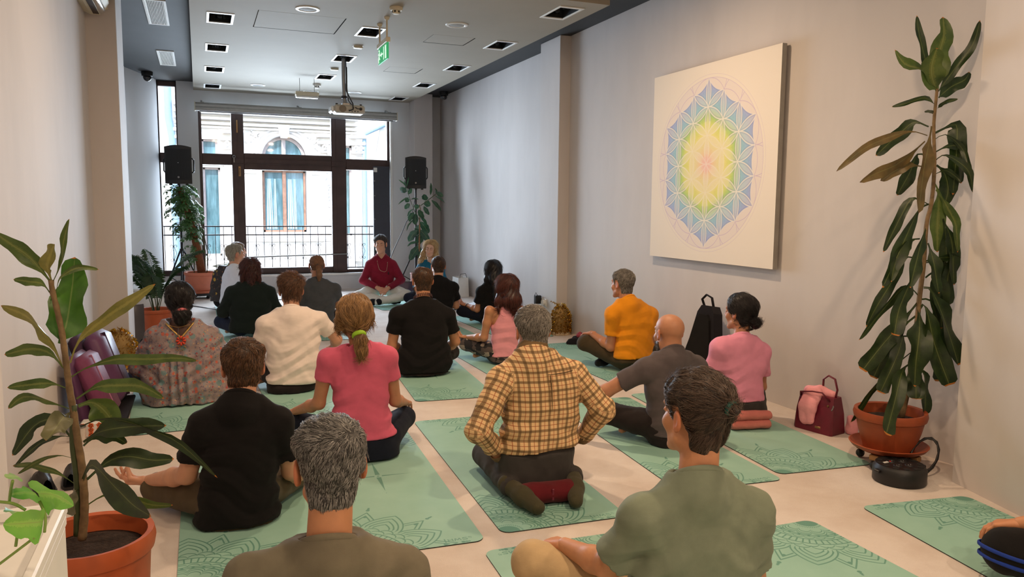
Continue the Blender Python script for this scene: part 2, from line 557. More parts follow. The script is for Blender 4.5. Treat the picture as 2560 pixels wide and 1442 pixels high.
for q in range(5):
    kb.box((AX - 0.13 + q * 0.055, -0.2, 3.2), (AX - 0.10 + q * 0.055, -0.15, 3.44))
kb.build('keystone', M_FACTRIM, house)
for z, d, h in ((3.30, 0.10, 0.05), (3.38, 0.14, 0.07), (3.50, 0.20, 0.06), (3.64, 0.26, 0.10), (3.80, 0.34, 0.12)):
    MB().box((-0.5, -d, z), (4.0, 0.02, z + h), bevel=0.012).build('cornice', M_FACTRIM, house)
for x0, x1, top in ((0.62, 1.0, 3.3), (3.02, 3.42, 3.3), (3.88, 4.1, 3.3), (-0.42, -0.15, 3.3)):
    MB().box((x0, -0.09, -0.1), (x1, 0.02, 2.45), bevel=0.01).build('pilaster', M_FACTRIM, house)
    c = MB()
    for z, e in ((2.45, 0.03), (2.60, 0.05), (2.78, 0.06), (3.0, 0.09), (3.18, 0.12)):
        c.box((x0 - e, -0.10 - e, z), (x1 + e, 0.02, z + 0.09), bevel=0.02)
    for s in (0.2, 0.8):
        cx = x0 + (x1 - x0) * s
        c.tube([(cx + 0.07 * math.cos(a) * (1 - a / 9), -0.17, 2.90 + 0.09 * math.sin(a) * (1 - a / 9)) for a in np.linspace(0, 7, 18)], 0.022, 6)
    c.build('capital', M_FACTRIM, house, smooth=50)
# leaf relief in the arch corners and on the right pilaster
rl = MB()
for s in (-1, 1):
    for q in range(34):
        a, rr = random.uniform(0.35, 1.25), random.uniform(0.85, 1.05)
        x, z = AX + s * math.cos(a) * rr, 2.62 + math.sin(a) * rr * random.uniform(0.85, 1.0)
        if z > 3.26 or abs(x - AX) > 0.95:
            continue
        g = random.uniform(0, 6.28)
        rl.tube([(x, -0.02, z), (x + 0.04 * math.cos(g), -0.05, z + 0.04 * math.sin(g)), (x + 0.09 * math.cos(g + .5), -0.02, z + 0.09 * math.sin(g + .5))], [0.012, 0.024, 0.006], 5)
for q in range(26):
    x, z = 3.22 + random.uniform(-0.1, 0.1), 0.75 + q * 0.06
    g = random.uniform(0, 6.28)
    rl.tube([(x, -0.10, z), (x + 0.04 * math.cos(g), -0.13, z + 0.04 * math.sin(g)), (x + 0.08 * math.cos(g + .6), -0.10, z + 0.07 * math.sin(g + .6))], [0.01, 0.02, 0.005], 5)
rl = rl.build('leaf_relief', M_FACTRIM, house, smooth=180)
rl['kind'] = 'stuff'
hd = MB()
Mh = Matrix.Translation((3.24, -0.17, 2.86))
hd.lathe([(0.0, -0.16), (0.05, -0.14), (0.085, -0.06), (0.095, 0.03), (0.08, 0.1), (0.0, 0.14)], (0, 0, 0), 14, Mh)
hd.tube([(3.24, -0.26, 2.90), (3.24, -0.285, 2.84)], [0.012, 0.02], 6)
for s in (-1, 1):
    hd.tube([(3.24 + s * 0.035, -0.255, 2.895), (3.24 + s * 0.055, -0.25, 2.89)], 0.012, 6)
    for q in range(5):
        g = q * 0.45
        hd.tube([(3.24 + s * 0.09 * math.cos(g), -0.2, 2.86 + 0.14 * math.sin(g)), (3.24 + s * 0.14 * math.cos(g), -0.18, 2.9 + 0.17 * math.sin(g))], [0.035, 0.02], 6)
hd.build('carved_head', M_FACTRIM, house, smooth=180)
# windows
def fwin(x0, x1, z0, z1, mat=M_OLDWOODL, mid=True, curtain=False, name='house_window'):
    m = MB()
    t = 0.05
    m.box((x0, 0.10, z0), (x0 + t, 0.2, z1)); m.box((x1 - t, 0.10, z0), (x1, 0.2, z1))
    m.box((x0, 0.10, z0), (x1, 0.2, z0 + t)); m.box((x0, 0.10, z1 - t), (x1, 0.2, z1))
    f = m.build(name, mat, house)
    if mid:
        xm = (x0 + x1) / 2
        MB().box((xm - 0.045, 0.07, z0), (xm + 0.045, 0.2, z1), bevel=0.01).build('mullion', M_OLDWOOD, f)
    MB().box((x0 + 0.02, 0.16, z0 + 0.02), (x1 - 0.02, 0.17, z1 - 0.02)).build('pane', M_SGLASS, f)
    return f
f = fwin(AX - 0.54, AX + 0.54, 0.70, 2.30, M_OLDWOOD)
for xc, wd in ((1.72, 0.10), (1.86, 0.05), (2.24, 0.10), (2.36, 0.05)):
    MB().sheet([[(xc + wd * (u - 0.5) * (0.5 + 0.5 * (1 - tz)) * 1.6, 0.155 - 0.012 * math.sin(u * 14), 0.78 + 1.3 * tz) for u in np.linspace(0, 1, 9)] for tz in (0, 0.5, 1)]).build('curtain', M_CURT, f)
m = MB()
for r0, r1 in ((0.47, 0.55),):
    pts = np.linspace(math.pi, 0, 21)
    for i in range(20):
        a, b = pts[i], pts[i + 1]
        m.prism([(AX + r0 * math.cos(a), 2.62 + r0 * math.sin(a)), (AX + r0 * math.cos(b), 2.62 + r0 * math.sin(b)), (AX + r1 * math.cos(b), 2.62 + r1 * math.sin(b)), (AX + r1 * math.cos(a), 2.62 + r1 * math.sin(a))], 1, 0.1, 0.2)
m.box((AX - 0.05, 0.08, 2.62), (AX + 0.05, 0.2, 3.14))
f = m.build('fanlight', M_OLDWOODL, house)
m = MB()
arcp = [(AX + 0.5 * math.cos(a), 2.62 + 0.5 * math.sin(a)) for a in np.linspace(math.pi, 0, 21)]
m.prism(arcp, 1, 0.16, 0.17)
m.build('pane', M_SGLASS, f)
fwin(0.12, 0.53, 0.10, 2.33, mid=False)
fwin(0.10, 0.48, 2.55, 3.03, mid=False)
fwin(3.64, 3.84, 0.6, 2.40, mid=False)
fwin(3.64, 3.85, 2.60, 3.00, mid=False)
for x0, x1, z0, z1 in ((1.42, 2.76, 0.58, 0.66), (1.45, 1.53, 0.66, 2.36), (2.65, 2.73, 0.66, 2.36), (1.42, 2.76, 2.33, 2.41), (0.02, 0.63, 2.38, 2.45), (1.1, 1.4, 2.2, 2.26), (2.78, 3.0, 2.2, 2.26)):
    MB().box((x0, -0.05, z0), (x1, 0.02, z1), bevel=0.008).build('window_moulding', M_FACTRIM, house)
MB().tube([(4.16, -0.1, -2.9), (4.16, -0.1, 3.0), (4.18, -0.1, 3.32), (4.65, -0.45, 3.55)], 0.06, 10).build('drain_pipe', M_PIPE, house, smooth=60)
MB().tube([(-0.55, -0.1, -2.9), (-0.55, -0.1, 3.0), (-0.62, -0.2, 3.5), (-0.62, -0.2, 4.4)], 0.09, 10).build('drain_pipe', M_PIPE, house, smooth=60)
# opposite balcony
for z, d, h in ((0.48, 0.75, 0.08), (-0.18, 0.85, 0.10), (-0.30, 0.7, 0.12)):
    MB().box((1.0, -d, z), (3.4, 0.02, z + h), bevel=0.012).build('balcony_ledge', M_FACTRIM, house)
MB().box((1.05, -0.68, -0.1), (3.35, -0.62, 0.48)).build('balcony_panel', M_FAC, house)
for x in (1.1, 2.95):
    MB().box((x, -0.74, -0.1), (x + 0.35, -0.58, 0.48), bevel=0.02).build('balcony_pier', M_FACTRIM, house)
struct(MB().box((-12, 13.9, -4.2), (16, 30, -4.0)).build('street', plain('asphalt', (110, 108, 106), 0.9)))

# our own balcony rail
rail = thing('balcony_railing', 'thin black iron balcony railing with scrollwork outside the window', 'railing', (0, 13.52, 0))
M_IRON = plain('black_iron', (28, 26, 28), 0.5, 0.5)
for z in (1.05, 0.91, 0.335):
    MB().box((-0.75, -0.012, z - 0.01), (3.4, 0.012, z + 0.01)).build('rail', M_IRON, rail)
bx = [-0.65 + 0.1265 * i for i in range(32)]
for i, x in enumerate(bx):
    MB().tube([(x, 0, 0.26 if i % 8 == 0 else 0.33), (x, 0, 1.05)], 0.0065, 6).build('bar', M_IRON, rail)
for i, x in enumerate(bx):
    if i % 2 == 0:
        for s in (-1, 1):
            pts = []
            for q, a in enumerate(np.linspace(0, 5.2, 12)):
                rr = 0.028 * (1 - a / 7)
                pts.append((x + s * (0.034 - rr * math.cos(a)), -0.006, 0.73 + rr * math.sin(a)))
            pts2 = [(p[0], p[1], 1.24 - p[2]) for p in pts]
            MB().tube(pts[::-1] + [(x + s * 0.045, -0.006, 0.62)] + pts2, 0.004, 5).build('scroll', M_IRON, rail)
        MB().lathe([(0.0, -0.012), (0.012, 0.0), (0.0, 0.012)], (x, 0, 0.66), 8).build('boss', M_IRON, rail)
struct(MB().box((-0.9, 13.43, 0.10), (3.6, 13.62, 0.26)).build('ledge_slab', M_FACTRIM))
# ------------------------------------------------------------------ signed-distance modelling for figures
def V3(*a):
    return np.array(a, np.float32)

class Field:
    def __init__(self, lo, hi, vs):
        self.o = np.array(lo, np.float32)
        self.vs = vs
        n = np.ceil((np.array(hi) - self.o) / vs).astype(int) + 1
        self.d = np.full(n, 0.15, np.float32)
        self.ax = [self.o[i] + vs * np.arange(n[i], dtype=np.float32) for i in range(3)]
    def _sl(self, lo, hi, m):
        out = []
        for i in range(3):
            a = int(np.searchsorted(self.ax[i], lo[i] - m))
            b = int(np.searchsorted(self.ax[i], hi[i] + m))
            out.append(slice(a, b))
        return tuple(out)
    def xyz(self, sl=None):
        sl = sl or (slice(None),) * 3
        return (self.ax[0][sl[0]][:, None, None], self.ax[1][sl[1]][None, :, None], self.ax[2][sl[2]][None, None, :])
    def op(self, fn, lo, hi, k=0.01, mode='u'):
        sl = self._sl(lo, hi, k + 3 * self.vs)
        a = self.d[sl]
        if a.size == 0:
            return self
        b = fn(*self.xyz(sl))
        if mode == 's':
            b = -b
            h = np.clip(0.5 - 0.5 * (a - b) / k, 0, 1)
            self.d[sl] = a + (b - a) * h + k * h * (1 - h)
        else:
            h = np.clip(0.5 + 0.5 * (a - b) / k, 0, 1)
            self.d[sl] = a + (b - a) * h - k * h * (1 - h)
        return self
    def cone(self, a, b, ra, rb, k=0.012, flat=None, cut=None, mode='u'):
        a, b = np.array(a, np.float32), np.array(b, np.float32)
        r = max(ra, rb) * 1.05
        if flat is not None:
            r = r * max(1.0, flat[1])
        return self.op(lambda X, Y, Z: sd_cone(X, Y, Z, a, b, ra, rb, flat, cut), np.minimum(a, b) - r, np.maximum(a, b) + r, k, mode)
    def chain(self, pts, rs, k=0.012, **kw):
        for i in range(len(pts) - 1):
            self.cone(pts[i], pts[i + 1], rs[i], rs[i + 1], k, **kw)
        return self
    def ell(self, c, r, k=0.012, R=None, mode='u'):
        c, r = np.array(c, np.float32), np.array(r, np.float32)
        m = float(r.max())
        return self.op(lambda X, Y, Z: sd_ell(X, Y, Z, c, r, R), c - m, c + m, k, mode)
    def mesh(self):
        return surface_net(self.d, self.o, self.vs)

def sd_cone(X, Y, Z, a, b, ra, rb, flat=None, cut=None):
    ba = b - a
    L2 = float(ba @ ba) + 1e-12
    px, py, pz = X - a[0], Y - a[1], Z - a[2]
    t = (px * ba[0] + py * ba[1] + pz * ba[2]) / L2
    tc = np.clip(t, 0, 1)
    qx, qy, qz = px - tc * ba[0], py - tc * ba[1], pz - tc * ba[2]
    if flat is not None:          # flat = (axis, factor): wider (>1) or thinner (<1) along that axis
        n, s = flat
        n = np.array(n, np.float32)
        n = n / np.linalg.norm(n)
        c = (qx * n[0] + qy * n[1] + qz * n[2]) * (1.0 / s - 1.0)
        qx, qy, qz = qx + n[0] * c, qy + n[1] * c, qz + n[2] * c
    d = np.sqrt(qx * qx + qy * qy + qz * qz) - (ra + (rb - ra) * tc)
    if cut is not None:           # flat end at fraction cut of the axis
        d = np.maximum(d, (t - cut) * math.sqrt(L2))
    return d

def sd_ell(X, Y, Z, c, r, R=None):
    x, y, z = X - c[0], Y - c[1], Z - c[2]
    if R is not None:
        x, y, z = (R[0, 0] * x + R[1, 0] * y + R[2, 0] * z, R[0, 1] * x + R[1, 1] * y + R[2, 1] * z, R[0, 2] * x + R[1, 2] * y + R[2, 2] * z)
    k0 = np.sqrt((x / r[0]) ** 2 + (y / r[1]) ** 2 + (z / r[2]) ** 2)
    k1 = np.sqrt((x / r[0] ** 2) ** 2 + (y / r[1] ** 2) ** 2 + (z / r[2] ** 2) ** 2)
    return k0 * (k0 - 1.0) / np.maximum(k1, 1e-6)

def surface_net(d, o, vs):
    d = np.pad(d, 1, constant_values=0.15)
    o = o - vs
    s = d < 0
    nx, ny, nz = s.shape
    cnt = np.zeros((nx - 1, ny - 1, nz - 1), np.int8)
    for i in (0, 1):
        for j in (0, 1):
            for k in (0, 1):
                cnt += s[i:nx - 1 + i, j:ny - 1 + j, k:nz - 1 + k]
    act = (cnt > 0) & (cnt < 8)
    idx = np.argwhere(act)
    if len(idx) == 0:
        return np.zeros((0, 3)), np.zeros((0, 4), int)
    num = np.full(act.shape, -1, np.int32)
    num[act] = np.arange(len(idx))
    acc = np.zeros((len(idx), 3), np.float32)
    w = np.zeros(len(idx), np.float32)
    I, J, K = idx.T
    cor = [(i, j, k) for i in (0, 1) for j in (0, 1) for k in (0, 1)]
    val = {c: d[I + c[0], J + c[1], K + c[2]] for c in cor}
    for c in cor:
        for ax in range(3):
            if c[ax] == 0:
                e = list(c); e[ax] = 1; e = tuple(e)
                a, b = val[c], val[e]
                m = (a < 0) != (b < 0)
                t = np.where(m, a / np.where(m, a - b, 1), 0)
                p = np.tile(np.array(c, np.float32), (len(idx), 1))
                p[:, ax] = t
                acc += p * m[:, None]
                w += m
    verts = (acc / w[:, None] + idx) * vs + o
    quads = []
    for ax in range(3):
        u, v = (ax + 1) % 3, (ax + 2) % 3
        sl0 = [slice(1, -1)] * 3; sl1 = [slice(1, -1)] * 3
        sl0[ax] = slice(0, -1); sl1[ax] = slice(1, None)
        a, b = s[tuple(sl0)], s[tuple(sl1)]
        off = np.ones(3, int); off[ax] = 0
        for cond, flip in ((a & ~b, False), (~a & b, True)):
            e = np.argwhere(cond) + off
            if len(e) == 0:
                continue
            def cell(du, dv):
                q = e.copy()
                q[:, u] -= du
                q[:, v] -= dv
                return num[q[:, 0], q[:, 1], q[:, 2]]
            qd = np.stack([cell(0, 0), cell(1, 0), cell(1, 1), cell(0, 1)], 1)
            quads.append(qd[:, ::-1] if flip else qd)
    return verts, np.concatenate(quads)

def mesh_obj(name, parts, mat, parent, attrs=None):
    """one mesh object out of several (verts, quads) pieces"""
    vs, fs, o = [], [], 0
    for v, f in parts:
        if len(v) == 0:
            continue
        vs.append(v); fs.append(f + o); o += len(v)
    v = np.concatenate(vs).astype(np.float32)
    f = np.concatenate(fs).astype(np.int32)
    me = bpy.data.meshes.new(name)
    me.vertices.add(len(v)); me.loops.add(f.size); me.polygons.add(len(f))
    me.vertices.foreach_set('co', v.ravel())
    me.loops.foreach_set('vertex_index', f.ravel())
    me.polygons.foreach_set('loop_start', np.arange(0, f.size, 4, dtype=np.int32))
    me.polygons.foreach_set('use_smooth', np.ones(len(f), bool))
    me.update()
    me.validate()
    if attrs:
        for k_, a in attrs.items():
            at = me.attributes.new(k_, 'FLOAT' if a.ndim == 1 else 'FLOAT_VECTOR', 'POINT')
            at.data.foreach_set('value' if a.ndim == 1 else 'vector', a.astype(np.float32).ravel())
    me.materials.append(mat)
    return link(name, me, parent)

def wob(X, Y, Z, f, s):
    """smooth wandering noise about -1..1"""
    return (np.sin(f * X + 1.7 * np.sin(0.61 * f * Y + s) + 2.1 * s) * np.sin(f * 0.93 * Z + 1.3 * np.sin(0.7 * f * X + 2 * s) + s)
            + 0.6 * np.sin(1.9 * f * Y + 1.1 * np.sin(1.3 * f * Z + s) + 3 * s) * np.sin(1.7 * f * X + 0.4 * s))  * 0.7

def sstep(x, a, b):
    t = np.clip((x - a) / (b - a), 0, 1)
    return t * t * (3 - 2 * t)

class Torso:
    """stack of oval cross sections rising with z"""
    def __init__(self, rows, grow=0.0, smooth=0.05):
        r = np.array(sorted(rows), np.float32)
        z = np.arange(r[0, 0], r[-1, 0] + 1e-4, 0.005)
        n = max(1, int(smooth / 0.005))
        cols = []
        for c in range(1, 5):
            y = np.interp(z, r[:, 0], r[:, c])
            yp = np.pad(y, n, mode='edge')
            y = np.convolve(yp, np.ones(2 * n + 1) / (2 * n + 1), 'valid')
            cols.append(y)
        self.z, (self.cx, self.cy, self.a, self.b) = z, cols
        self.g = grow
    def sd(self, X, Y, Z, m=2.3):
        f = lambda q: np.interp(Z.ravel(), self.z, q).reshape(Z.shape).astype(np.float32)
        a, b = f(self.a) + self.g, f(self.b) + self.g
        x, y = (X - f(self.cx)), (Y - f(self.cy))
        r = (np.abs(x / a) ** m + np.abs(y / b) ** m) ** (1 / m)
        d = (r - 1) * np.minimum(a, b)
        zt, zb = Z - (self.z[-1] + self.g), (self.z[0] - self.g) - Z
        ze = np.maximum(zt, zb) + 0 * X
        return np.where(ze > 0, np.sqrt(np.maximum(d, 0) ** 2 + ze ** 2), np.maximum(d, ze))
    def bounds(self):
        a, b = self.a.max() + self.g, self.b.max() + self.g
        return V3(self.cx.min() - a, self.cy.min() - b, self.z[0] - self.g), V3(self.cx.max() + a, self.cy.max() + b, self.z[-1] + self.g)
    def at(self, z):
        return [float(np.interp(z, self.z, q)) for q in (self.cx, self.cy, self.a, self.b)]

# ------------------------------------------------------------------ head (head space: +Y is the nose, origin between the ears)
def head_base(F, fem=0.0, k=0.02, neck=None, nr=0.056):
    F.ell((0, -0.012, 0.036), (0.0765, 0.097, 0.082), k)
    F.ell((0, 0.036, -0.035), (0.058 - 0.004 * fem, 0.058, 0.078), k)
    F.cone((-0.046, 0.015, -0.062), (-0.012, 0.078, -0.098), 0.022, 0.017 - 0.003 * fem, k)
    F.cone((0.046, 0.015, -0.062), (0.012, 0.078, -0.098), 0.022, 0.017 - 0.003 * fem, k)
    if neck is not None:
        F.cone((0, -0.022, -0.05), neck, nr, nr * 1.08, 0.025)
    return F

def head_face(F, fem=0.0):
    F.cone((-0.035, 0.080, 0.033), (0.035, 0.080, 0.033), 0.010, 0.010, 0.015)
    F.cone((0, 0.090, 0.024), (0, 0.109, -0.018), 0.0065, 0.0105, 0.010)
    for s in (-1, 1):
        F.ell((s * 0.011, 0.098, -0.022), (0.0075, 0.010, 0.0065), 0.006)
        F.ell((s * 0.036, 0.066, -0.022), (0.022, 0.022, 0.022), 0.02)
        F.ell((s * 0.031, 0.096, 0.013), (0.017, 0.013, 0.010), 0.012, mode='s')
        F.ell((s * 0.031, 0.077, 0.012), (0.0135, 0.0125, 0.0105), 0.004)
        F.cone((s * 0.020, 0.0885, 0.0085), (s * 0.042, 0.085, 0.0085), 0.0022, 0.0018, 0.003)
    F.ell((0, 0.089, -0.050), (0.021, 0.011, 0.0055), 0.005)
    F.ell((0, 0.088, -0.061), (0.018, 0.011, 0.0065), 0.005)
    F.cone((-0.021, 0.094, -0.0555), (0.021, 0.094, -0.0555), 0.0018, 0.0018, 0.003, mode='s')
    F.ell((0, 0.080, -0.098), (0.018, 0.014, 0.014), 0.012)
    return F

def head_ears(F, big=1.0):
    for s in (-1, 1):
        a = 0.30
        R = np.array([[math.cos(a), -s * math.sin(a), 0], [s * math.sin(a), math.cos(a), 0], [0, 0, 1]], np.float32)
        F.ell((s * 0.083, -0.008, -0.002), (0.0085, 0.019 * big, 0.031 * big), 0.006, R)
        F.ell((s * 0.079, 0.000, -0.026), (0.007, 0.009, 0.012), 0.006)
        F.ell((s * 0.0905, -0.004, 0.002), (0.006, 0.011, 0.019), 0.005, R, mode='s')
    return F

def hairline(Y, nape=-0.085, front=0.075, side=-0.015, recede=0.0):
    return np.interp(Y, [-0.2, -0.035, -0.012, 0.018, 0.032, 0.055, 0.078, 0.12], [nape, nape, 0.022, 0.022, side, 0.035, front + recede, front + recede + 0.02]).astype(np.float32)

def rot_zyx(yaw, pitch, roll):
    """head turn (left positive), nod (down positive), tilt"""
    y, p, r = map(math.radians, (yaw, pitch, roll))
    Rz = np.array([[math.cos(y), -math.sin(y), 0], [math.sin(y), math.cos(y), 0], [0, 0, 1]])
    Rx = np.array([[1, 0, 0], [0, math.cos(-p), -math.sin(-p)], [0, math.sin(-p), math.cos(-p)]])
    Ry = np.array([[math.cos(r), 0, math.sin(r)], [0, 1, 0], [-math.sin(r), 0, math.cos(r)]])
    return Rz @ Rx @ Ry

# ------------------------------------------------------------------ hands
def hand_field(W, f, n, s, size=1.0, curl=(0.35, 0.45, 0.3), pose='rest', mirror=1, vs=0.0034):
    """W wrist, f towards the fingers, n out of the back of the hand, s towards the thumb"""
    W, f, n, s = (np.array(q, float) for q in (W, f, n, s))
    P = lambda a, b, c: W + size * (f * a + s * b + n * c)
    ext = 0.21 * size
    F = Field(W - ext, W + ext, vs)
    kn = [(0.088, 0.030), (0.092, 0.010), (0.088, -0.010), (0.080, -0.028)]
    F.cone(P(-0.03, 0, 0), P(0.02, 0, 0), 0.027 * size, 0.024 * size, 0.01, flat=(n, 0.8))
    for (a, b) in kn:
        F.cone(P(0.012, b * 0.55, 0), P(a, b, 0.003), 0.0145 * size, 0.0118 * size, 0.014)
    F.cone(P(0.02, 0.014, -0.012), P(0.055, 0.026, -0.010), 0.016 * size, 0.013 * size, 0.012)
    L = [(0.040, 0.026, 0.020), (0.045, 0.029, 0.021), (0.041, 0.027, 0.020), (0.032, 0.021, 0.018)]
    tips = []
    for i, (a, b) in enumerate(kn):
        p = P(a, b, 0.002)
        ang = 0.0
        spread = (1.5 - i) * 0.05
        r = 0.0092 - 0.0006 * (i == 3)
        cl = [c * (1 + 0.12 * i) for c in curl]
        if pose == 'mudra' and i == 0:
            cl = (0.9, 1.05, 0.45)
        for j in range(3):
            ang += cl[j]
            dirv = f * math.cos(ang) + s * spread * math.cos(ang) - n * math.sin(ang)
            q = p + dirv * L[i][j] * size
            F.cone(p, q, r * size, (r - 0.0008) * size, 0.0035)
            p, r = q, r - 0.0008
        tips.append(p)
    if pose == 'mudra':
        t0, t1 = P(0.03, 0.030, -0.010), P(0.062, 0.048, -0.024)
        F.chain([t0, t1, tips[0] + n * -0.004], [0.0135 * size, 0.0105 * size, 0.0085 * size], 0.006)
    else:
        t0, t1, t2, t3 = P(0.022, 0.026, -0.008), P(0.052, 0.050, -0.012), P(0.078, 0.058, -0.018), P(0.096, 0.056, -0.026)
        F.chain([t0, t1, t2, t3], [0.0145 * size, 0.0115 * size, 0.0102 * size, 0.0088 * size], 0.006)
    return F

def unit(v):
    v = np.array(v, float)
    return v / max(1e-9, np.linalg.norm(v))

# ------------------------------------------------------------------ materials of people
def skin_mat(name, rgb):
    k = N(name)
    c = srgb(*rgb)
    v = k.coord()
    a = k.n('ShaderNodeAttribute', attribute_name='blush')
    base = k.ramp(k.noise(v, 30, 4), [(0.35, tuple(x * 0.90 for x in c[:3]) + (1,)), (0.7, c)])
    red = (min(1, c[0] * 1.02), c[1] * 0.60, c[2] * 0.55, 1)
    k.set(Base_Color=k.mix(a.outputs['Fac'], base, red), Roughness=0.52)
    k.b.inputs['Subsurface Weight'].default_value = 0.12
    k.b.inputs['Subsurface Radius'].default_value = (0.012, 0.005, 0.003)
    k.b.inputs['Subsurface Scale'].default_value = 0.6
    k.bump(k.noise(v, 260, 3), 0.12, 0.002)
    return k.m

def cloth_mat(name, rgb, rough=0.9, weave=900, var=0.10, fold=0.25, sheen=0.25):
    k = N(name)
    c = srgb(*rgb)
    v = k.coord()
    lo, hi = tuple(x * (1 - var) for x in c[:3]) + (1,), tuple(min(1, x * (1 + var)) for x in c[:3]) + (1,)
    k.set(Base_Color=k.ramp(k.noise(v, 14, 5), [(0.3, lo), (0.7, hi)]), Roughness=rough)
    k.b.inputs['Specular IOR Level'].default_value = 0.2
    k.b.inputs['Sheen Weight'].default_value = sheen * 0.3
    k.bump(k.math('ADD', k.noise(v, weave, 2), k.math('MULTIPLY', k.noise(k.coord('Object', (1, 1, 2.2)), 22, 3), 2.0)), fold, 0.004)
    return k.m

def hair_mat(name, dark, light, spread=(0.25, 0.75)):
    k = N(name)
    hi = k.n('ShaderNodeHairInfo')
    nz = k.noise(k.coord('Object', (1, 1, 0.4)), 240, 2)
    f = k.math('ADD', k.math('MULTIPLY', hi.outputs['Random'], 0.75), k.math('MULTIPLY', nz, 0.3))
    k.set(Base_Color=k.ramp(f, [(spread[0], srgb(*dark)), (spread[1], srgb(*light))]), Roughness=0.42)
    k.b.inputs['Specular IOR Level'].default_value = 0.45
    return k.m

# ------------------------------------------------------------------ hair strands as real curves
def strands(name, verts, faces, flow, n, length, mat, parent, lift=0.0, radius=0.0007, seg=5, jitter=0.35, clump=0.5, keep=None, gravity=0.0, seed=1, inset=0.002):
    rg = np.random.default_rng(seed)
    a, b, c, d = (verts[faces[:, i]] for i in range(4))
    nr = np.cross(c - a, d - b)
    ar = np.linalg.norm(nr, axis=1)
    nr = nr / np.maximum(ar, 1e-9)[:, None]
    p = ar / ar.sum()
    f = rg.choice(len(faces), n, p=p)
    u, w = rg.random((n, 1)), rg.random((n, 1))
    P = (a[f] * (1 - u) + b[f] * u) * (1 - w) + (d[f] * (1 - u) + c[f] * u) * w
    NR = nr[f]
    if keep is not None:
        m = keep(P, NR)
        P, NR = P[m], NR[m]
    n = len(P)
    T = flow(P)
    cl = np.stack([np.sin(P @ V3(170, 60, 90)), np.sin(P @ V3(50, 180, 70) + 1), np.sin(P @ V3(80, 70, 190) + 2)], 1)
    T = T + clump * 0.5 * cl + rg.normal(0, jitter, (n, 3)) * 0.5
    T = T - NR * np.sum(T * NR, 1)[:, None]
    T = T / np.maximum(np.linalg.norm(T, axis=1), 1e-6)[:, None]
    ln = length * rg.uniform(0.6, 1.15, n)
    pts = np.zeros((n, seg, 3), np.float32)
    for i in range(seg):
        t = i / (seg - 1)
        l = (ln * t)[:, None]
        rc = 0.085
        pts[:, i] = P - NR * inset + T * l + NR * (lift * l - (1 - min(1, lift * 2)) * l * l / (2 * rc) * 0.8 + inset * 1.6 * (1 - (2 * t - 0.8) ** 2)) + np.array([0, 0, -1.0]) * gravity * l * l
    hc = bpy.data.hair_curves.new(name)
    hc.add_curves([seg] * n)
    hc.attributes['position'].data.foreach_set('vector', pts.ravel())
    rad = hc.attributes.new('radius', 'FLOAT', 'POINT')
    rr = np.tile(radius * np.linspace(1.0, 0.35, seg), n).astype(np.float32)
    rad.data.foreach_set('value', rr)
    hc.materials.append(mat)
    o = link(name, hc, parent)
    o['kind'] = 'stuff'
    return o

def flow_short(crown=(0.0, -0.055, 0.115), fwd=0.5, swirl=0.25, part=0.0):
    c = np.array(crown)
    def f(P):
        q = P - c
        r = np.linalg.norm(q, axis=1)[:, None]
        q = q / np.maximum(r, 0.01)
        q = q + np.cross(q, V3(0, 0, 1)) * swirl
        top = sstep(P[:, 2], 0.06, 0.11)[:, None]
        q = q + top * V3(part, fwd, 0.1) + (1 - top) * V3(0, -0.15, -0.9)
        return q
    return f

def flow_down(out=0.1, back=-0.1):
    def f(P):
        q = np.zeros_like(P)
        q[:, 2] = -1.0
        q[:, 1] = back
        q[:, 0] = np.sign(P[:, 0]) * (out + 2.2 * sstep(P[:, 2], 0.06, 0.115))
        return q
    return f

def flow_to(target):
    t = np.array(target)
    def f(P):
        q = t - P
        return q / np.maximum(np.linalg.norm(q, axis=1), 0.01)[:, None]
    return f

def flow_tail(target):
    t = np.array(target)
    def f(P):
        q = t - P
        q = q / np.maximum(np.linalg.norm(q, axis=1), 0.01)[:, None]
        m = ((P[:, 2] < t[2] - 0.004) & (P[:, 1] < -0.085))[:, None]
        return np.where(m, np.array((0.02, 0.05, -1.0)), q)
    return f

def xform(v, R, H, s):
    return (v * s) @ R.T + H
# ------------------------------------------------------------------ a seated figure
SKIN = {}
def skin(tone):
    if tone not in SKIN:
        SKIN[tone] = skin_mat('skin', {'light': (205, 152, 122), 'tan': (186, 130, 98), 'warm': (196, 138, 100), 'dark': (88, 54, 42), 'pale': (212, 166, 140)}[tone])
    return SKIN[tone]

def ring(center, normal, rx, ry, r, side, seg=28, tilt=None):
    c, n = Vector(center), Vector(normal).normalized()
    a = (Vector(side) - n * Vector(side).dot(n)).normalized()
    b = n.cross(a)
    m = MB()
    pts = [c + a * (rx * math.cos(t)) + b * (ry * math.sin(t)) for t in np.linspace(0, 2 * math.pi, seg, endpoint=False)]
    vs, fs, k = [], [], 8
    for i, p in enumerate(pts):
        out = (p - c).normalized()
        for q in range(k):
            g = 2 * math.pi * q / k
            vs.append(p + out * (r[0] * math.cos(g)) + n * (r[1] * math.sin(g)))
    for i in range(seg):
        j = (i + 1) % seg
        for q in range(k):
            q2 = (q + 1) % k
            fs.append((i * k + q, i * k + q2, j * k + q2, j * k + q))
    m.add(vs, fs)
    return m

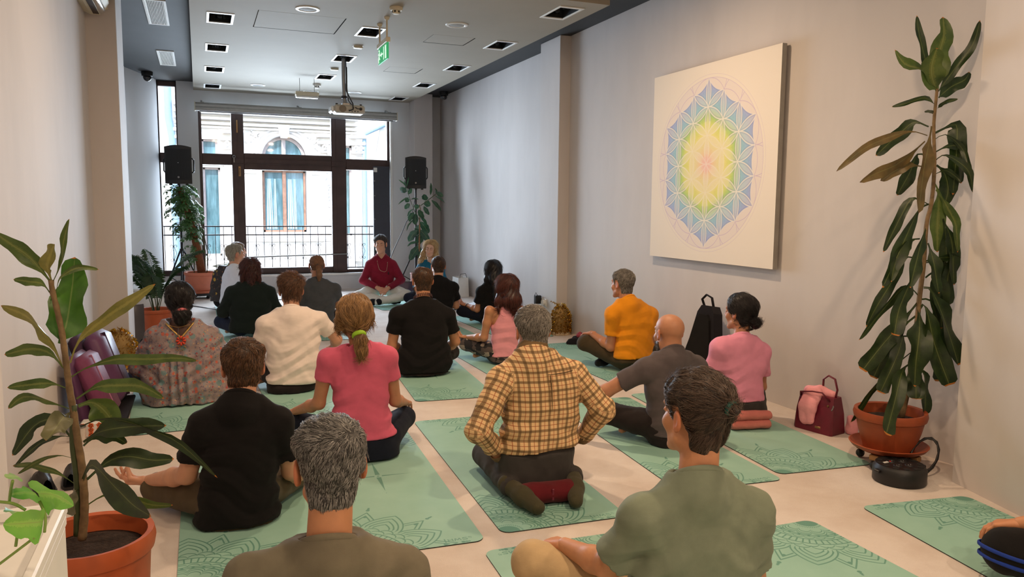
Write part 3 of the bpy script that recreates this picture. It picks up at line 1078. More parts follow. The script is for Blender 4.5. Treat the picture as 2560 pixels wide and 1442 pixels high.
def make_person(S, L):
    """S: measured joints, L: looks"""
    fem = 1.0 if L.get('fem') else 0.0
    far = L.get('res', 1.0)
    root = thing('person', L['label'], 'person', (S['loc'][0], S['loc'][1], L.get('z', 0.006)), math.radians(S['yaw']), L.get('group'))
    sk = skin(L.get('skin', 'light'))
    rows = [list(r) for r in S['tors']]
    kneel = L.get('pose') == 'kneel'
    seat = L.get('seat', 0.0)
    zt = rows[-1][0]
    cx = rows[-2][1]
    if rows[0][0] > 0.2:
        a, b = rows[0][3], max(rows[0][4], 0.105)
        cy = rows[0][2]
        for z, f in ((0.30, 0.97), (0.20, 0.94), (0.10, 1.0), (0.02, 0.95)):
            if z + seat < rows[0][0] - 0.05:
                rows.append([z + seat, rows[0][1], cy, a * f, b])
        rows.sort()
    lowx = rows[0][1]
    sw = 0.165 - 0.02 * fem
    def get(k, alt):
        return np.array(S.get(k, alt), float)
    SL = get('SL', (cx - sw, 0, zt - 0.115)); SR = get('SR', (cx + sw, 0, zt - 0.115))
    if L.get('level'):
        zz = (SL[2] + SR[2]) / 2
        SL[2] = SR[2] = zz
    SL[0] += 0.006; SR[0] -= 0.006
    Nk = get('N', (cx, -0.02, zt))
    H = get('H', (cx, 0.03, zt + 0.15)); hs = S.get('hs', 1.0)
    if kneel:
        KL = get('KL', (lowx - 0.14, 0.36, 0.085)); KR = get('KR', (lowx + 0.14, 0.36, 0.085))
    else:
        KL = get('KL', (lowx - 0.33, 0.28, 0.12)); KR = get('KR', (lowx + 0.33, 0.28, 0.12))
    for K in (KL, KR):
        K[2] = max(K[2], 0.085)
    EL = get('EL', SL + (-0.06, 0.05, -0.255)); ER = get('ER', SR + (0.06, 0.05, -0.255))
    WL = get('WL', KL + (0.05, -0.03, 0.085)); WR = get('WR', KR + (-0.05, -0.03, 0.085))
    hl, hr = np.array((lowx - 0.085, 0.03, 0.105 + seat)), np.array((lowx + 0.085, 0.03, 0.105 + seat))
    if kneel:
        AL = get('AL', (lowx - 0.15, -0.10, 0.06)); AR = get('AR', (lowx + 0.15, -0.10, 0.06))
        TL = get('TL', AL + (0.05, -0.17, -0.025)); TR = get('TR', AR + (-0.05, -0.17, -0.025))
    else:
        AL = get('AL', (lowx + 0.09, 0.36, 0.055)); AR = get('AR', (lowx - 0.09, 0.27, 0.06))
        TL = get('TL', (lowx + 0.22, 0.27, 0.04)); TR = get('TR', (lowx - 0.22, 0.22, 0.04))
    ua = (0.047, 0.040) if not fem else (0.040, 0.034)
    fa = (0.040, 0.027) if not fem else (0.034, 0.023)
    if L.get('arm'):
        ua = tuple(x * L['arm'] for x in ua); fa = tuple(x * L['arm'] for x in fa)
    R = rot_zyx(*L.get('head', (0, 0, 0)))
    nr = (0.056 - 0.009 * fem) * L.get('neck', 1.0) / hs
    nb = R.T @ (Nk + (0, 0.012, -0.05) - H) / hs
    core = Torso([[r[0], r[1], r[2], r[3] * L.get('corew', 1.0), r[4]] for r in rows], -0.016 if L.get('bare') else -0.028)
    bare = L.get('bare')
    # --- body: one skin mesh (head and neck, trunk and legs, arms, hands)
    parts = []
    F = Field((-0.115, -0.135, min(-0.17, nb[2] - 0.07)), (0.115, 0.135, 0.135), (0.0045 if L.get('facing') or far < 0.9 else 0.0055) * max(1, far * 0.85))
    head_base(F, fem, neck=nb, nr=nr)
    if not L.get('hidden_face'):
        head_face(F, fem)
    head_ears(F, L.get('ears', 1.0))
    v, q = F.mesh()
    blush = [np.maximum.reduce([0.75 * np.exp(-(((v[:, 1] - 0.093) / 0.016) ** 2 + ((v[:, 2] + 0.055) / 0.009) ** 2 + (v[:, 0] / 0.02) ** 2)),
                                0.55 * sstep(np.abs(v[:, 0]), 0.075, 0.088) * (np.abs(v[:, 2]) < 0.05), 0.25 * np.exp(-((v[:, 1] - 0.112) ** 2 + (v[:, 2] + 0.01) ** 2) / 0.0003)])]
    parts.append((xform(v, R, H, hs), q))
    lo, hi = core.bounds()
    lo = np.minimum.reduce([lo, KL - 0.12, KR - 0.12, AL - 0.14, AR - 0.14, TL - 0.1, TR - 0.1]); hi = np.maximum.reduce([hi, KL + 0.12, KR + 0.12, AL + 0.14, AR + 0.14, TL + 0.1, TR + 0.1])
    F = Field(lo - 0.02, hi + 0.02, 0.0075 if bare else 0.014)
    F.op(core.sd, *core.bounds(), k=0.01)
    F.cone(Nk + (0, 0.012, 0.03), Nk + (0, 0.005, -0.10), nr * hs, nr * hs * 1.15, 0.03)
    for h, K, A, T in ((hl, KL, AL, TL), (hr, KR, AR, TR)):
        F.cone(h, K, 0.068, 0.047, 0.02); F.cone(K, A, 0.045, 0.030, 0.02); F.cone(A, T, 0.030, 0.024, 0.015, flat=((0, 0, 1), 0.85))
    for s_, E_ in ((SL, EL), (SR, ER)):
        F.ell(s_, (0.05 - 0.008 * fem,) * 3, 0.03)
        if bare:
            F.cone(s_, E_, ua[0], ua[1], 0.02)
    v, q = F.mesh(); parts.append((v, q)); blush.append(np.zeros(len(v)))
    hands = {}
    for sd_, s_, E_, W_ in (('L', SL, EL, WL), ('R', SR, ER, WR)):
        sg = -1 if sd_ == 'L' else 1
        lo, hi = np.minimum.reduce([s_, E_, W_]) - 0.08, np.maximum.reduce([s_, E_, W_]) + 0.08
        F = Field(lo, hi, 0.0062 * max(1, far * 0.8))
        mid = s_ * 0.55 + E_ * 0.45
        F.cone(s_, mid, ua[0] * 1.05, ua[0] * 0.98, 0.02); F.cone(mid, E_, ua[0] * 0.98, ua[1], 0.02)
        fm = E_ * 0.68 + W_ * 0.32
        F.cone(E_, fm, ua[1], fa[0] * 1.02, 0.02); F.cone(fm, W_, fa[0] * 1.02, fa[1], 0.02)
        v, q = F.mesh(); parts.append((v, q)); blush.append(np.zeros(len(v)))
        hp = L.get('hand' + sd_, {})
        if hp.get('none'):
            continue
        f = unit(hp.get('f', unit(W_ - E_) * (1, 1, 0.25) + (0, 0.1, -0.25)))
        n = np.array(hp.get('n', (0, 0, 1.0)))
        n = unit(n - f * (n @ f))
        s = np.array(hp.get('s', np.cross(f, n) * (1 if sg < 0 else -1)))
        s = unit(s - f * (s @ f) - n * (s @ n))
        F = hand_field(W_, f, n, s, (0.97 - 0.1 * fem) * hp.get('size', 1), hp.get('curl', (0.30, 0.42, 0.25)), hp.get('pose', 'rest'), vs=0.0036 * max(1, far * 0.8))
        v, q = F.mesh(); parts.append((v, q)); blush.append(np.full(len(v), 0.10))
    mesh_obj('body', parts, sk, root, {'blush': np.concatenate(blush)})
    # --- trousers
    P = L.get('pants')
    if P:
        F = Field(np.minimum.reduce([core.bounds()[0] - 0.03, KL - 0.12, KR - 0.12, AL - 0.11, AR - 0.11]), np.maximum.reduce([np.array((core.bounds()[1][0], core.bounds()[1][1], 0.0)) + 0.04, KL + 0.12, KR + 0.12, AL + 0.11, AR + 0.11, (-9, -9, 0.30 + seat)]), 0.0085 * far)
        tr = Torso(rows, -0.004)
        wz = L.get('waist', 0.20) + seat
        b0, b1 = tr.bounds()
        hm = L['shirt'].get('hem', 0.10) + seat
        inn = L['shirt'].get('inset', 0.016)
        F.op(lambda X, Y, Z: np.maximum(tr.sd(X, Y, Z) + inn * sstep(Z, hm - 0.012, hm + 0.004), Z - wz), b0, np.array((b1[0], b1[1], wz)), k=0.01)
        fat = P.get('fat', 1.0)
        for h, K, A in ((hl, KL, AL), (hr, KR, AR)):
            F.cone(h, K, 0.092 * fat, 0.066 * fat, 0.03)
            F.cone(K, A, 0.064 * fat, P.get('ankle', 0.048), 0.03 if not kneel else 0.012)
        s0 = len(L['label']) * 0.7
        X, Y, Z = F.xyz()
        F.d += P.get('fold', 0.0035) * wob(X, Y, Z, 26, s0) + 0.4 * P.get('fold', 0.0035) * wob(X, Y, Z, 61, s0 + 1)
        for A, T in ((AL, TL), (AR, TR)):
            d_ = unit(T - A)
            F.cone(A - d_ * 0.0, A + d_ * 0.12, 0.036, 0.036, 0.006, mode='s')
        F.d = np.maximum(F.d, -(Z + 0 * X) + 0.002)
        v, q = F.mesh()
        at = None
        mesh_obj('trousers', [(v, q)], P['mat'], root)
    if L.get('socks'):
        F = Field(np.minimum.reduce([AL, AR, TL, TR]) - 0.09, np.maximum.reduce([AL, AR, TL, TR]) + 0.09, 0.006 * far)
        pr = []
        for A, T, K in ((AL, TL, KL), (AR, TR, KR)):
            F2 = Field(np.minimum(A, T) - 0.1, np.maximum(A, T) + 0.1, 0.006 * far)
            d_ = unit(T - A)
            F2.chain([A - d_ * 0.03, A * 0.5 + T * 0.5, T], [0.041, 0.043, 0.034], 0.03)
            F2.cone(A - d_ * 0.03, A + unit(K - A) * 0.06, 0.04, 0.038, 0.02)
            X, Y, Z = F2.xyz()
            F2.d += 0.002 * wob(X, Y, Z, 50, 1.0)
            F2.d = np.maximum(F2.d, -(Z + 0 * X) + 0.001)
            mesh_obj('sock', [F2.mesh()], L['socks'], root)
    # --- top
    T_ = L['shirt']
    sh = Torso(rows, 0.0)
    hem = T_.get('hem', 0.10) + seat
    sl = T_.get('sleeve', 'tee')
    ax_ = [SL - 0.1, SR - 0.1]; bx_ = [SL + 0.1, SR + 0.1]
    if sl != 'tank':
        ax_ += [EL - 0.11, ER - 0.11]; bx_ += [EL + 0.11, ER + 0.11]
    if sl in ('long', 'wide'):
        ax_ += [WL - 0.08, WR - 0.08]; bx_ += [WL + 0.08, WR + 0.08]
    b0, b1 = sh.bounds()
    lo = np.minimum.reduce([b0] + ax_) - 0.01; hi = np.maximum.reduce([b1] + bx_) + 0.01
    lo[2] = max(lo[2], hem - 0.02); hi[2] += 0.045
    F = Field(lo, hi, T_.get('vs', 0.0075) * far)
    F.op(sh.sd, b0, b1, k=0.012)
    fit_ = T_.get('fit', 1.0)
    for s_, E_, W_ in ((SL, EL, WL), (SR, ER, WR)):
        if sl == 'tank':
            continue
        up = (ua[0] + 0.012) * fit_
        F.ell(s_ + (0, 0, -0.014), (up * 0.94, up, up * 0.92), 0.04)
        F.cone(Nk + (np.sign(s_[0] - Nk[0]) * 0.045, 0.01, -0.045), s_ + (0, 0, -0.012), 0.036, up * 0.86, 0.045)
        if sl == 'tee':
            fr = T_.get('cut', 0.62)
            w0, w1 = up * 1.02, (ua[0] + 0.013) * fit_
            F.cone(s_ + (0, 0, -0.010), s_ + (E_ - s_) * fr, w0 * 0.96, w1, 0.022, cut=1.0)
        elif sl == 'long':
            F.cone(s_, E_, up, (ua[1] + 0.012) * fit_, 0.018)
            F.cone(E_, E_ + (W_ - E_) * 0.95, (ua[1] + 0.012) * fit_, (fa[1] + 0.010) * fit_, 0.02, cut=1.0)
        elif sl == 'wide':
            F.cone(s_, E_, up * 1.02, up * 1.30, 0.022)
            F.cone(E_, E_ + (W_ - E_) * 0.8, up * 1.30, up * 1.15, 0.03, cut=1.0)
    X, Y, Z = F.xyz()
    s0 = sum(map(ord, L['label'])) * 0.37
    am = T_.get('fold', 0.0035) * 1.35
    u = 55 * Z + 2.6 * np.sin(8 * X + s0) + 2.2 * np.sin(13 * X - 9 * Z + 2 * s0) + 1.6 * np.sin(9 * Y + s0)
    g = np.sin(u)
    fold = (g * np.abs(g)) * (0.45 + 0.55 * np.sin(11 * X + 7 * Z + s0) ** 2)
    amp = am * (0.45 + 0.75 * (1 - sstep(Z, 0.22, 0.50)))
    F.d += (amp * fold + am * 0.7 * wob(X, Y, Z, 17, s0) + am * 0.35 * wob(X, Y, Z, 47, s0 + 2)).astype(np.float32)
    if T_.get('drape'):      # gathered cloth: long vertical folds
        th = np.arctan2(X - lowx, -(Y))
        F.d += (T_['drape'] * np.sin(15 * th + 2.5 * np.sin(3 * th + 4 * Z)) * (1 - sstep(Z, 0.30, 0.40))).astype(np.float32)
    hw = T_.get('hemwave', 0.006)
    F.d = np.maximum(F.d, hem + hw * np.sin(9 * X + s0) + 0 * Y - Z)
    for s_, E_, W_ in ((SL, EL, WL), (SR, ER, WR)):
        if sl == 'teeX':
            e = s_ + (E_ - s_) * fr
            F.cone(e - (E_ - s_) * 0.10, e + (E_ - s_) * 0.3, w1 - 0.006, w1 - 0.004, 0.004, mode='s')
    ndir = unit(H + R @ (0, -0.02, -0.03) - Nk)
    cn = unit(ndir + (0, T_.get('tilt', 0.34), 0))
    nc = Nk + (0, 0.014, -0.016)
    rn = nr * hs * 1.10
    if T_.get('collar', True):      # stand of the neckline
        F.op(lambda X, Y, Z: np.maximum(sd_cone(X, Y, Z, nc - ndir * 0.05, nc + ndir * 0.05, rn * 1.25 + 0.012, rn + 0.008), (X - nc[0]) * cn[0] + (Y - nc[1]) * cn[1] + (Z - nc[2]) * cn[2] - 0.004), nc - 0.13, nc + 0.13, 0.03)
    F.op(lambda X, Y, Z: np.maximum(sd_cone(X, Y, Z, nc - ndir * 0.06, nc + ndir * 0.2, rn + 0.001, rn + 0.004), -((X - nc[0]) * cn[0] + (Y - nc[1]) * cn[1] + (Z - nc[2]) * cn[2]) - 0.014), nc - 0.15, nc + 0.25, 0.004, 's')
    F.d = np.maximum(F.d, np.where(np.sqrt((X - nc[0]) ** 2 + (Y - nc[1]) ** 2 + 0 * Z) < 0.075, (X - nc[0]) * cn[0] + (Y - nc[1]) * cn[1] + (Z - nc[2]) * cn[2] - 0.006, -1))
    if T_.get('vback'):
        dz, kx = T_['vback']
        x0 = Nk[0] + 0.005
        V = np.maximum(np.abs(X - x0) - (Z - (Nk[2] - dz)) * kx, Y - 0.02)
        F.d = np.maximum(F.d, -V * 0.75)
    if T_.get('vfront'):
        dz, kx = T_['vfront']
        V = np.maximum(np.abs(X - Nk[0]) - (Z - (Nk[2] - dz)) * kx, 0.0 - Y)
        F.d = np.maximum(F.d, -V * 0.75)
    if T_.get('scoop'):      # low back neckline
        sc = T_['scoop']
        F.cone(Nk + (0, -0.16, sc), Nk + (0, -0.16, 0.12), 0.02, T_.get('scoopw', 0.10), 0.006, mode='s', flat=((0, 1, 0), 1.6))
    if sl == 'tank':
        for s_, sg in ((SL, -1), (SR, 1)):
            F.cone(s_ + (sg * 0.015, -0.03, -0.10), s_ + (-sg * 0.035, -0.03, 0.13), 0.055, 0.10, 0.01, mode='s', flat=((0, 1, 0), 2.6))
    v, q = F.mesh()
    attrs = None
    if T_.get('plaid'):
        pat = np.stack([v[:, 0] - np.interp(v[:, 2], sh.z, sh.cx), v[:, 2], v[:, 1]], 1)
        for s_, E_, W_, sg in ((SL, EL, WL, -1), (SR, ER, WR, 1)):
            dt = sh.sd(v[:, 0][:, None, None], v[:, 1][:, None, None], v[:, 2][:, None, None]).ravel()
            for a_, b_ in ((s_, E_), (E_, W_)):
                ba = b_ - a_; ln = np.linalg.norm(ba); ba = ba / ln
                t = (v - a_) @ ba
                side = unit(np.cross(ba, (0, 1, 0)))
                m = (dt > 0.012) & (t > -0.03) & (t < ln + 0.02) & (np.linalg.norm(v - a_ - t[:, None] * ba, axis=1) < 0.085)
                off = 0.0 if a_ is s_ else np.linalg.norm(E_ - s_)
                pat[m] = np.stack([(v[m] - a_) @ side, 0.7 - t[m] - off, v[m][:, 1]], 1)
        attrs = {'pat': pat.astype(np.float32)}
    top = mesh_obj(T_.get('name', 'shirt'), [(v, q)], T_['mat'], root, attrs)
    if T_.get('collar', True):
        ring(nc + cn * (0.003 + T_.get('cup', 0)), cn, rn + 0.012, rn * 1.06 + 0.012, T_.get('crib', (0.004, 0.009)), (1, 0, 0)).build('collar', T_.get('cmat', T_['mat']), top, smooth=180)
    # --- hair
    for h in ([L['hair']] if isinstance(L.get('hair'), dict) else L.get('hair', [])):
        make_hair(h, root, R, H, hs, nb, nr, fem, far, L)
    if L.get('extra'):
        L['extra'](root, dict(R=R, H=H, hs=hs, N=Nk, SL=SL, SR=SR, EL=EL, ER=ER, WL=WL, WR=WR, KL=KL, KR=KR, sh=sh, top=top, nr=nr * hs, AL=AL, AR=AR, TL=TL, TR=TR))
    return root

def make_hair(h, root, R, H, hs, nb, nr, fem, far, L):
    st = h.get('style', 'short')
    lo, hi = np.array((-0.125, -0.155, -0.16)), np.array((0.125, 0.14, 0.16))
    for c in h.get('locks', []):
        for p in c[0]:
            lo = np.minimum(lo, np.array(p) - max(c[1]) * 1.6); hi = np.maximum(hi, np.array(p) + max(c[1]) * 1.6)
    F = Field(lo, hi, h.get('vs', 0.0055) * max(1, far * 0.9))
    head_base(F, fem, neck=nb, nr=nr)
    X, Y, Z = F.xyz()
    if h.get('cover'):
        hl = np.interp(Y, [-0.2, -0.03, 0.02, 0.045, 0.06, 0.08, 0.12], [h.get('nape', -0.10), h.get('nape', -0.10), h.get('sidecov', -0.06), -0.01, 0.05, h.get('front', 0.075), 0.11]).astype(np.float32)
    else:
        hl = hairline(Y, h.get('nape', -0.085), h.get('front', 0.075), h.get('side', -0.015), h.get('recede', 0.0))
    a = sstep(Z - hl, -0.004, h.get('taper', 0.05))
    tt, ts = h.get('top', 0.016), h.get('sides', 0.009)
    s0 = h.get('seed', 3) * 1.3
    t = -0.007 + (ts + 0.007) * a + (tt - ts) * sstep(Z, 0.02, 0.095) * a
    if h.get('crown_bald'):
        cb = h['crown_bald']
        t = t - (tt + 0.010) * np.exp(-((X - cb[0]) ** 2 + (Y - cb[1]) ** 2 + (Z - cb[2]) ** 2) / cb[3] ** 2)
    rough = h.get('rough', 0.0025)
    t = t + a * rough * (wob(X, Y, Z, 55, s0) + 0.7 * wob(X, Y, Z, 110, s0 + 1))
    if st == 'beard':
        mk_ = sstep(-Z, 0.030, 0.055) * sstep(Y, -0.005, 0.02) * (1 - 0.9 * np.exp(-((X / 0.024) ** 2 + ((Z + 0.056) / 0.010) ** 2)))
        t = -0.006 + 0.0100 * mk_ + 0.0007 * wob(X, Y, Z, 120, s0)
    F.d = F.d - t.astype(np.float32)
    F.d = np.maximum(F.d, (-0.135 - Z) + 0 * X + 0 * Y) if not h.get('locks') else F.d
    if h.get('cutlow') is not None:
        F.d = np.maximum(F.d, (h['cutlow'] - Z) + 0 * X + 0 * Y)
    else:
        F.d = np.maximum(F.d, (h.get('nape', -0.085) - 0.03 - Z) + 0 * X + 0 * Y)
    for c in h.get('locks', []):
        pts, rs = c[0], c[1]
        F.chain([np.array(p, float) for p in pts], rs, c[2] if len(c) > 2 else 0.03, flat=c[3] if len(c) > 3 else None)
    if h.get('locks'):
        X, Y, Z = F.xyz()
        F.d += (rough * 0.8 * np.sin(150 * X + 6 * np.sin(20 * Z + s0)) * (Z < 0.05)).astype(np.float32)
    v, q = F.mesh()
    P = xform(v, R, H, hs)
    if not h.get('nocap'):
        cap = mesh_obj(h.get('name', 'hair'), [(P.astype(np.float32), q)], h['mat'], root)
    else:
        cap = root
    n = h.get('n', 0)
    if n:
        keep = None
        zmin = h.get('zmin', -0.2)
        hlx = lambda Yv: hairline(Yv, h.get('nape', -0.085), h.get('front', 0.075), h.get('side', -0.015), h.get('recede', 0.0))
        if st == 'beard':
            keep = lambda p, nn: (p[:, 2] < -0.042) & (p[:, 1] > 0.012)
        elif h.get('cover'):
            keep = lambda p, nn: (p[:, 1] < 0.05) | (np.abs(p[:, 0]) > 0.062) | (p[:, 2] > 0.095)
        elif not h.get('cover'):
            keep = lambda p, nn: (p[:, 2] > hlx(p[:, 1]) + 0.006 - h.get('spill', 0.0)) | ((p[:, 1] < -0.10) & (p[:, 1] > -0.126) & (p[:, 2] > h.get('nape', -0.085)))
        if h.get('skip'):
            c0, r0, old = np.array(h['skip'][0]), h['skip'][1], keep
            keep = lambda p, nn: (old(p, nn) if old else True) & ((np.linalg.norm(p - c0, axis=1) > r0) | ((p[:, 2] < c0[2] - 0.010) & (p[:, 1] < -0.085)))
        fl = h.get('flow') or flow_short()
        rr = h.get('radius', 0.0008)
        o = strands('hair_strands', v.astype(np.float32), q, fl, n, h.get('length', 0.035), h['mat'], cap, h.get('lift', 0.25), rr, h.get('seg', 5), h.get('jitter', 0.35), h.get('clump', 0.5), keep, seed=int(h.get('seed', 3) * 10), inset=h.get('inset', 0.002))
        M = Matrix.Translation(Vector(H)) @ Matrix([list(r) for r in R]).to_4x4() @ Matrix.Scale(hs, 4)
        o.matrix_local = M
    return cap
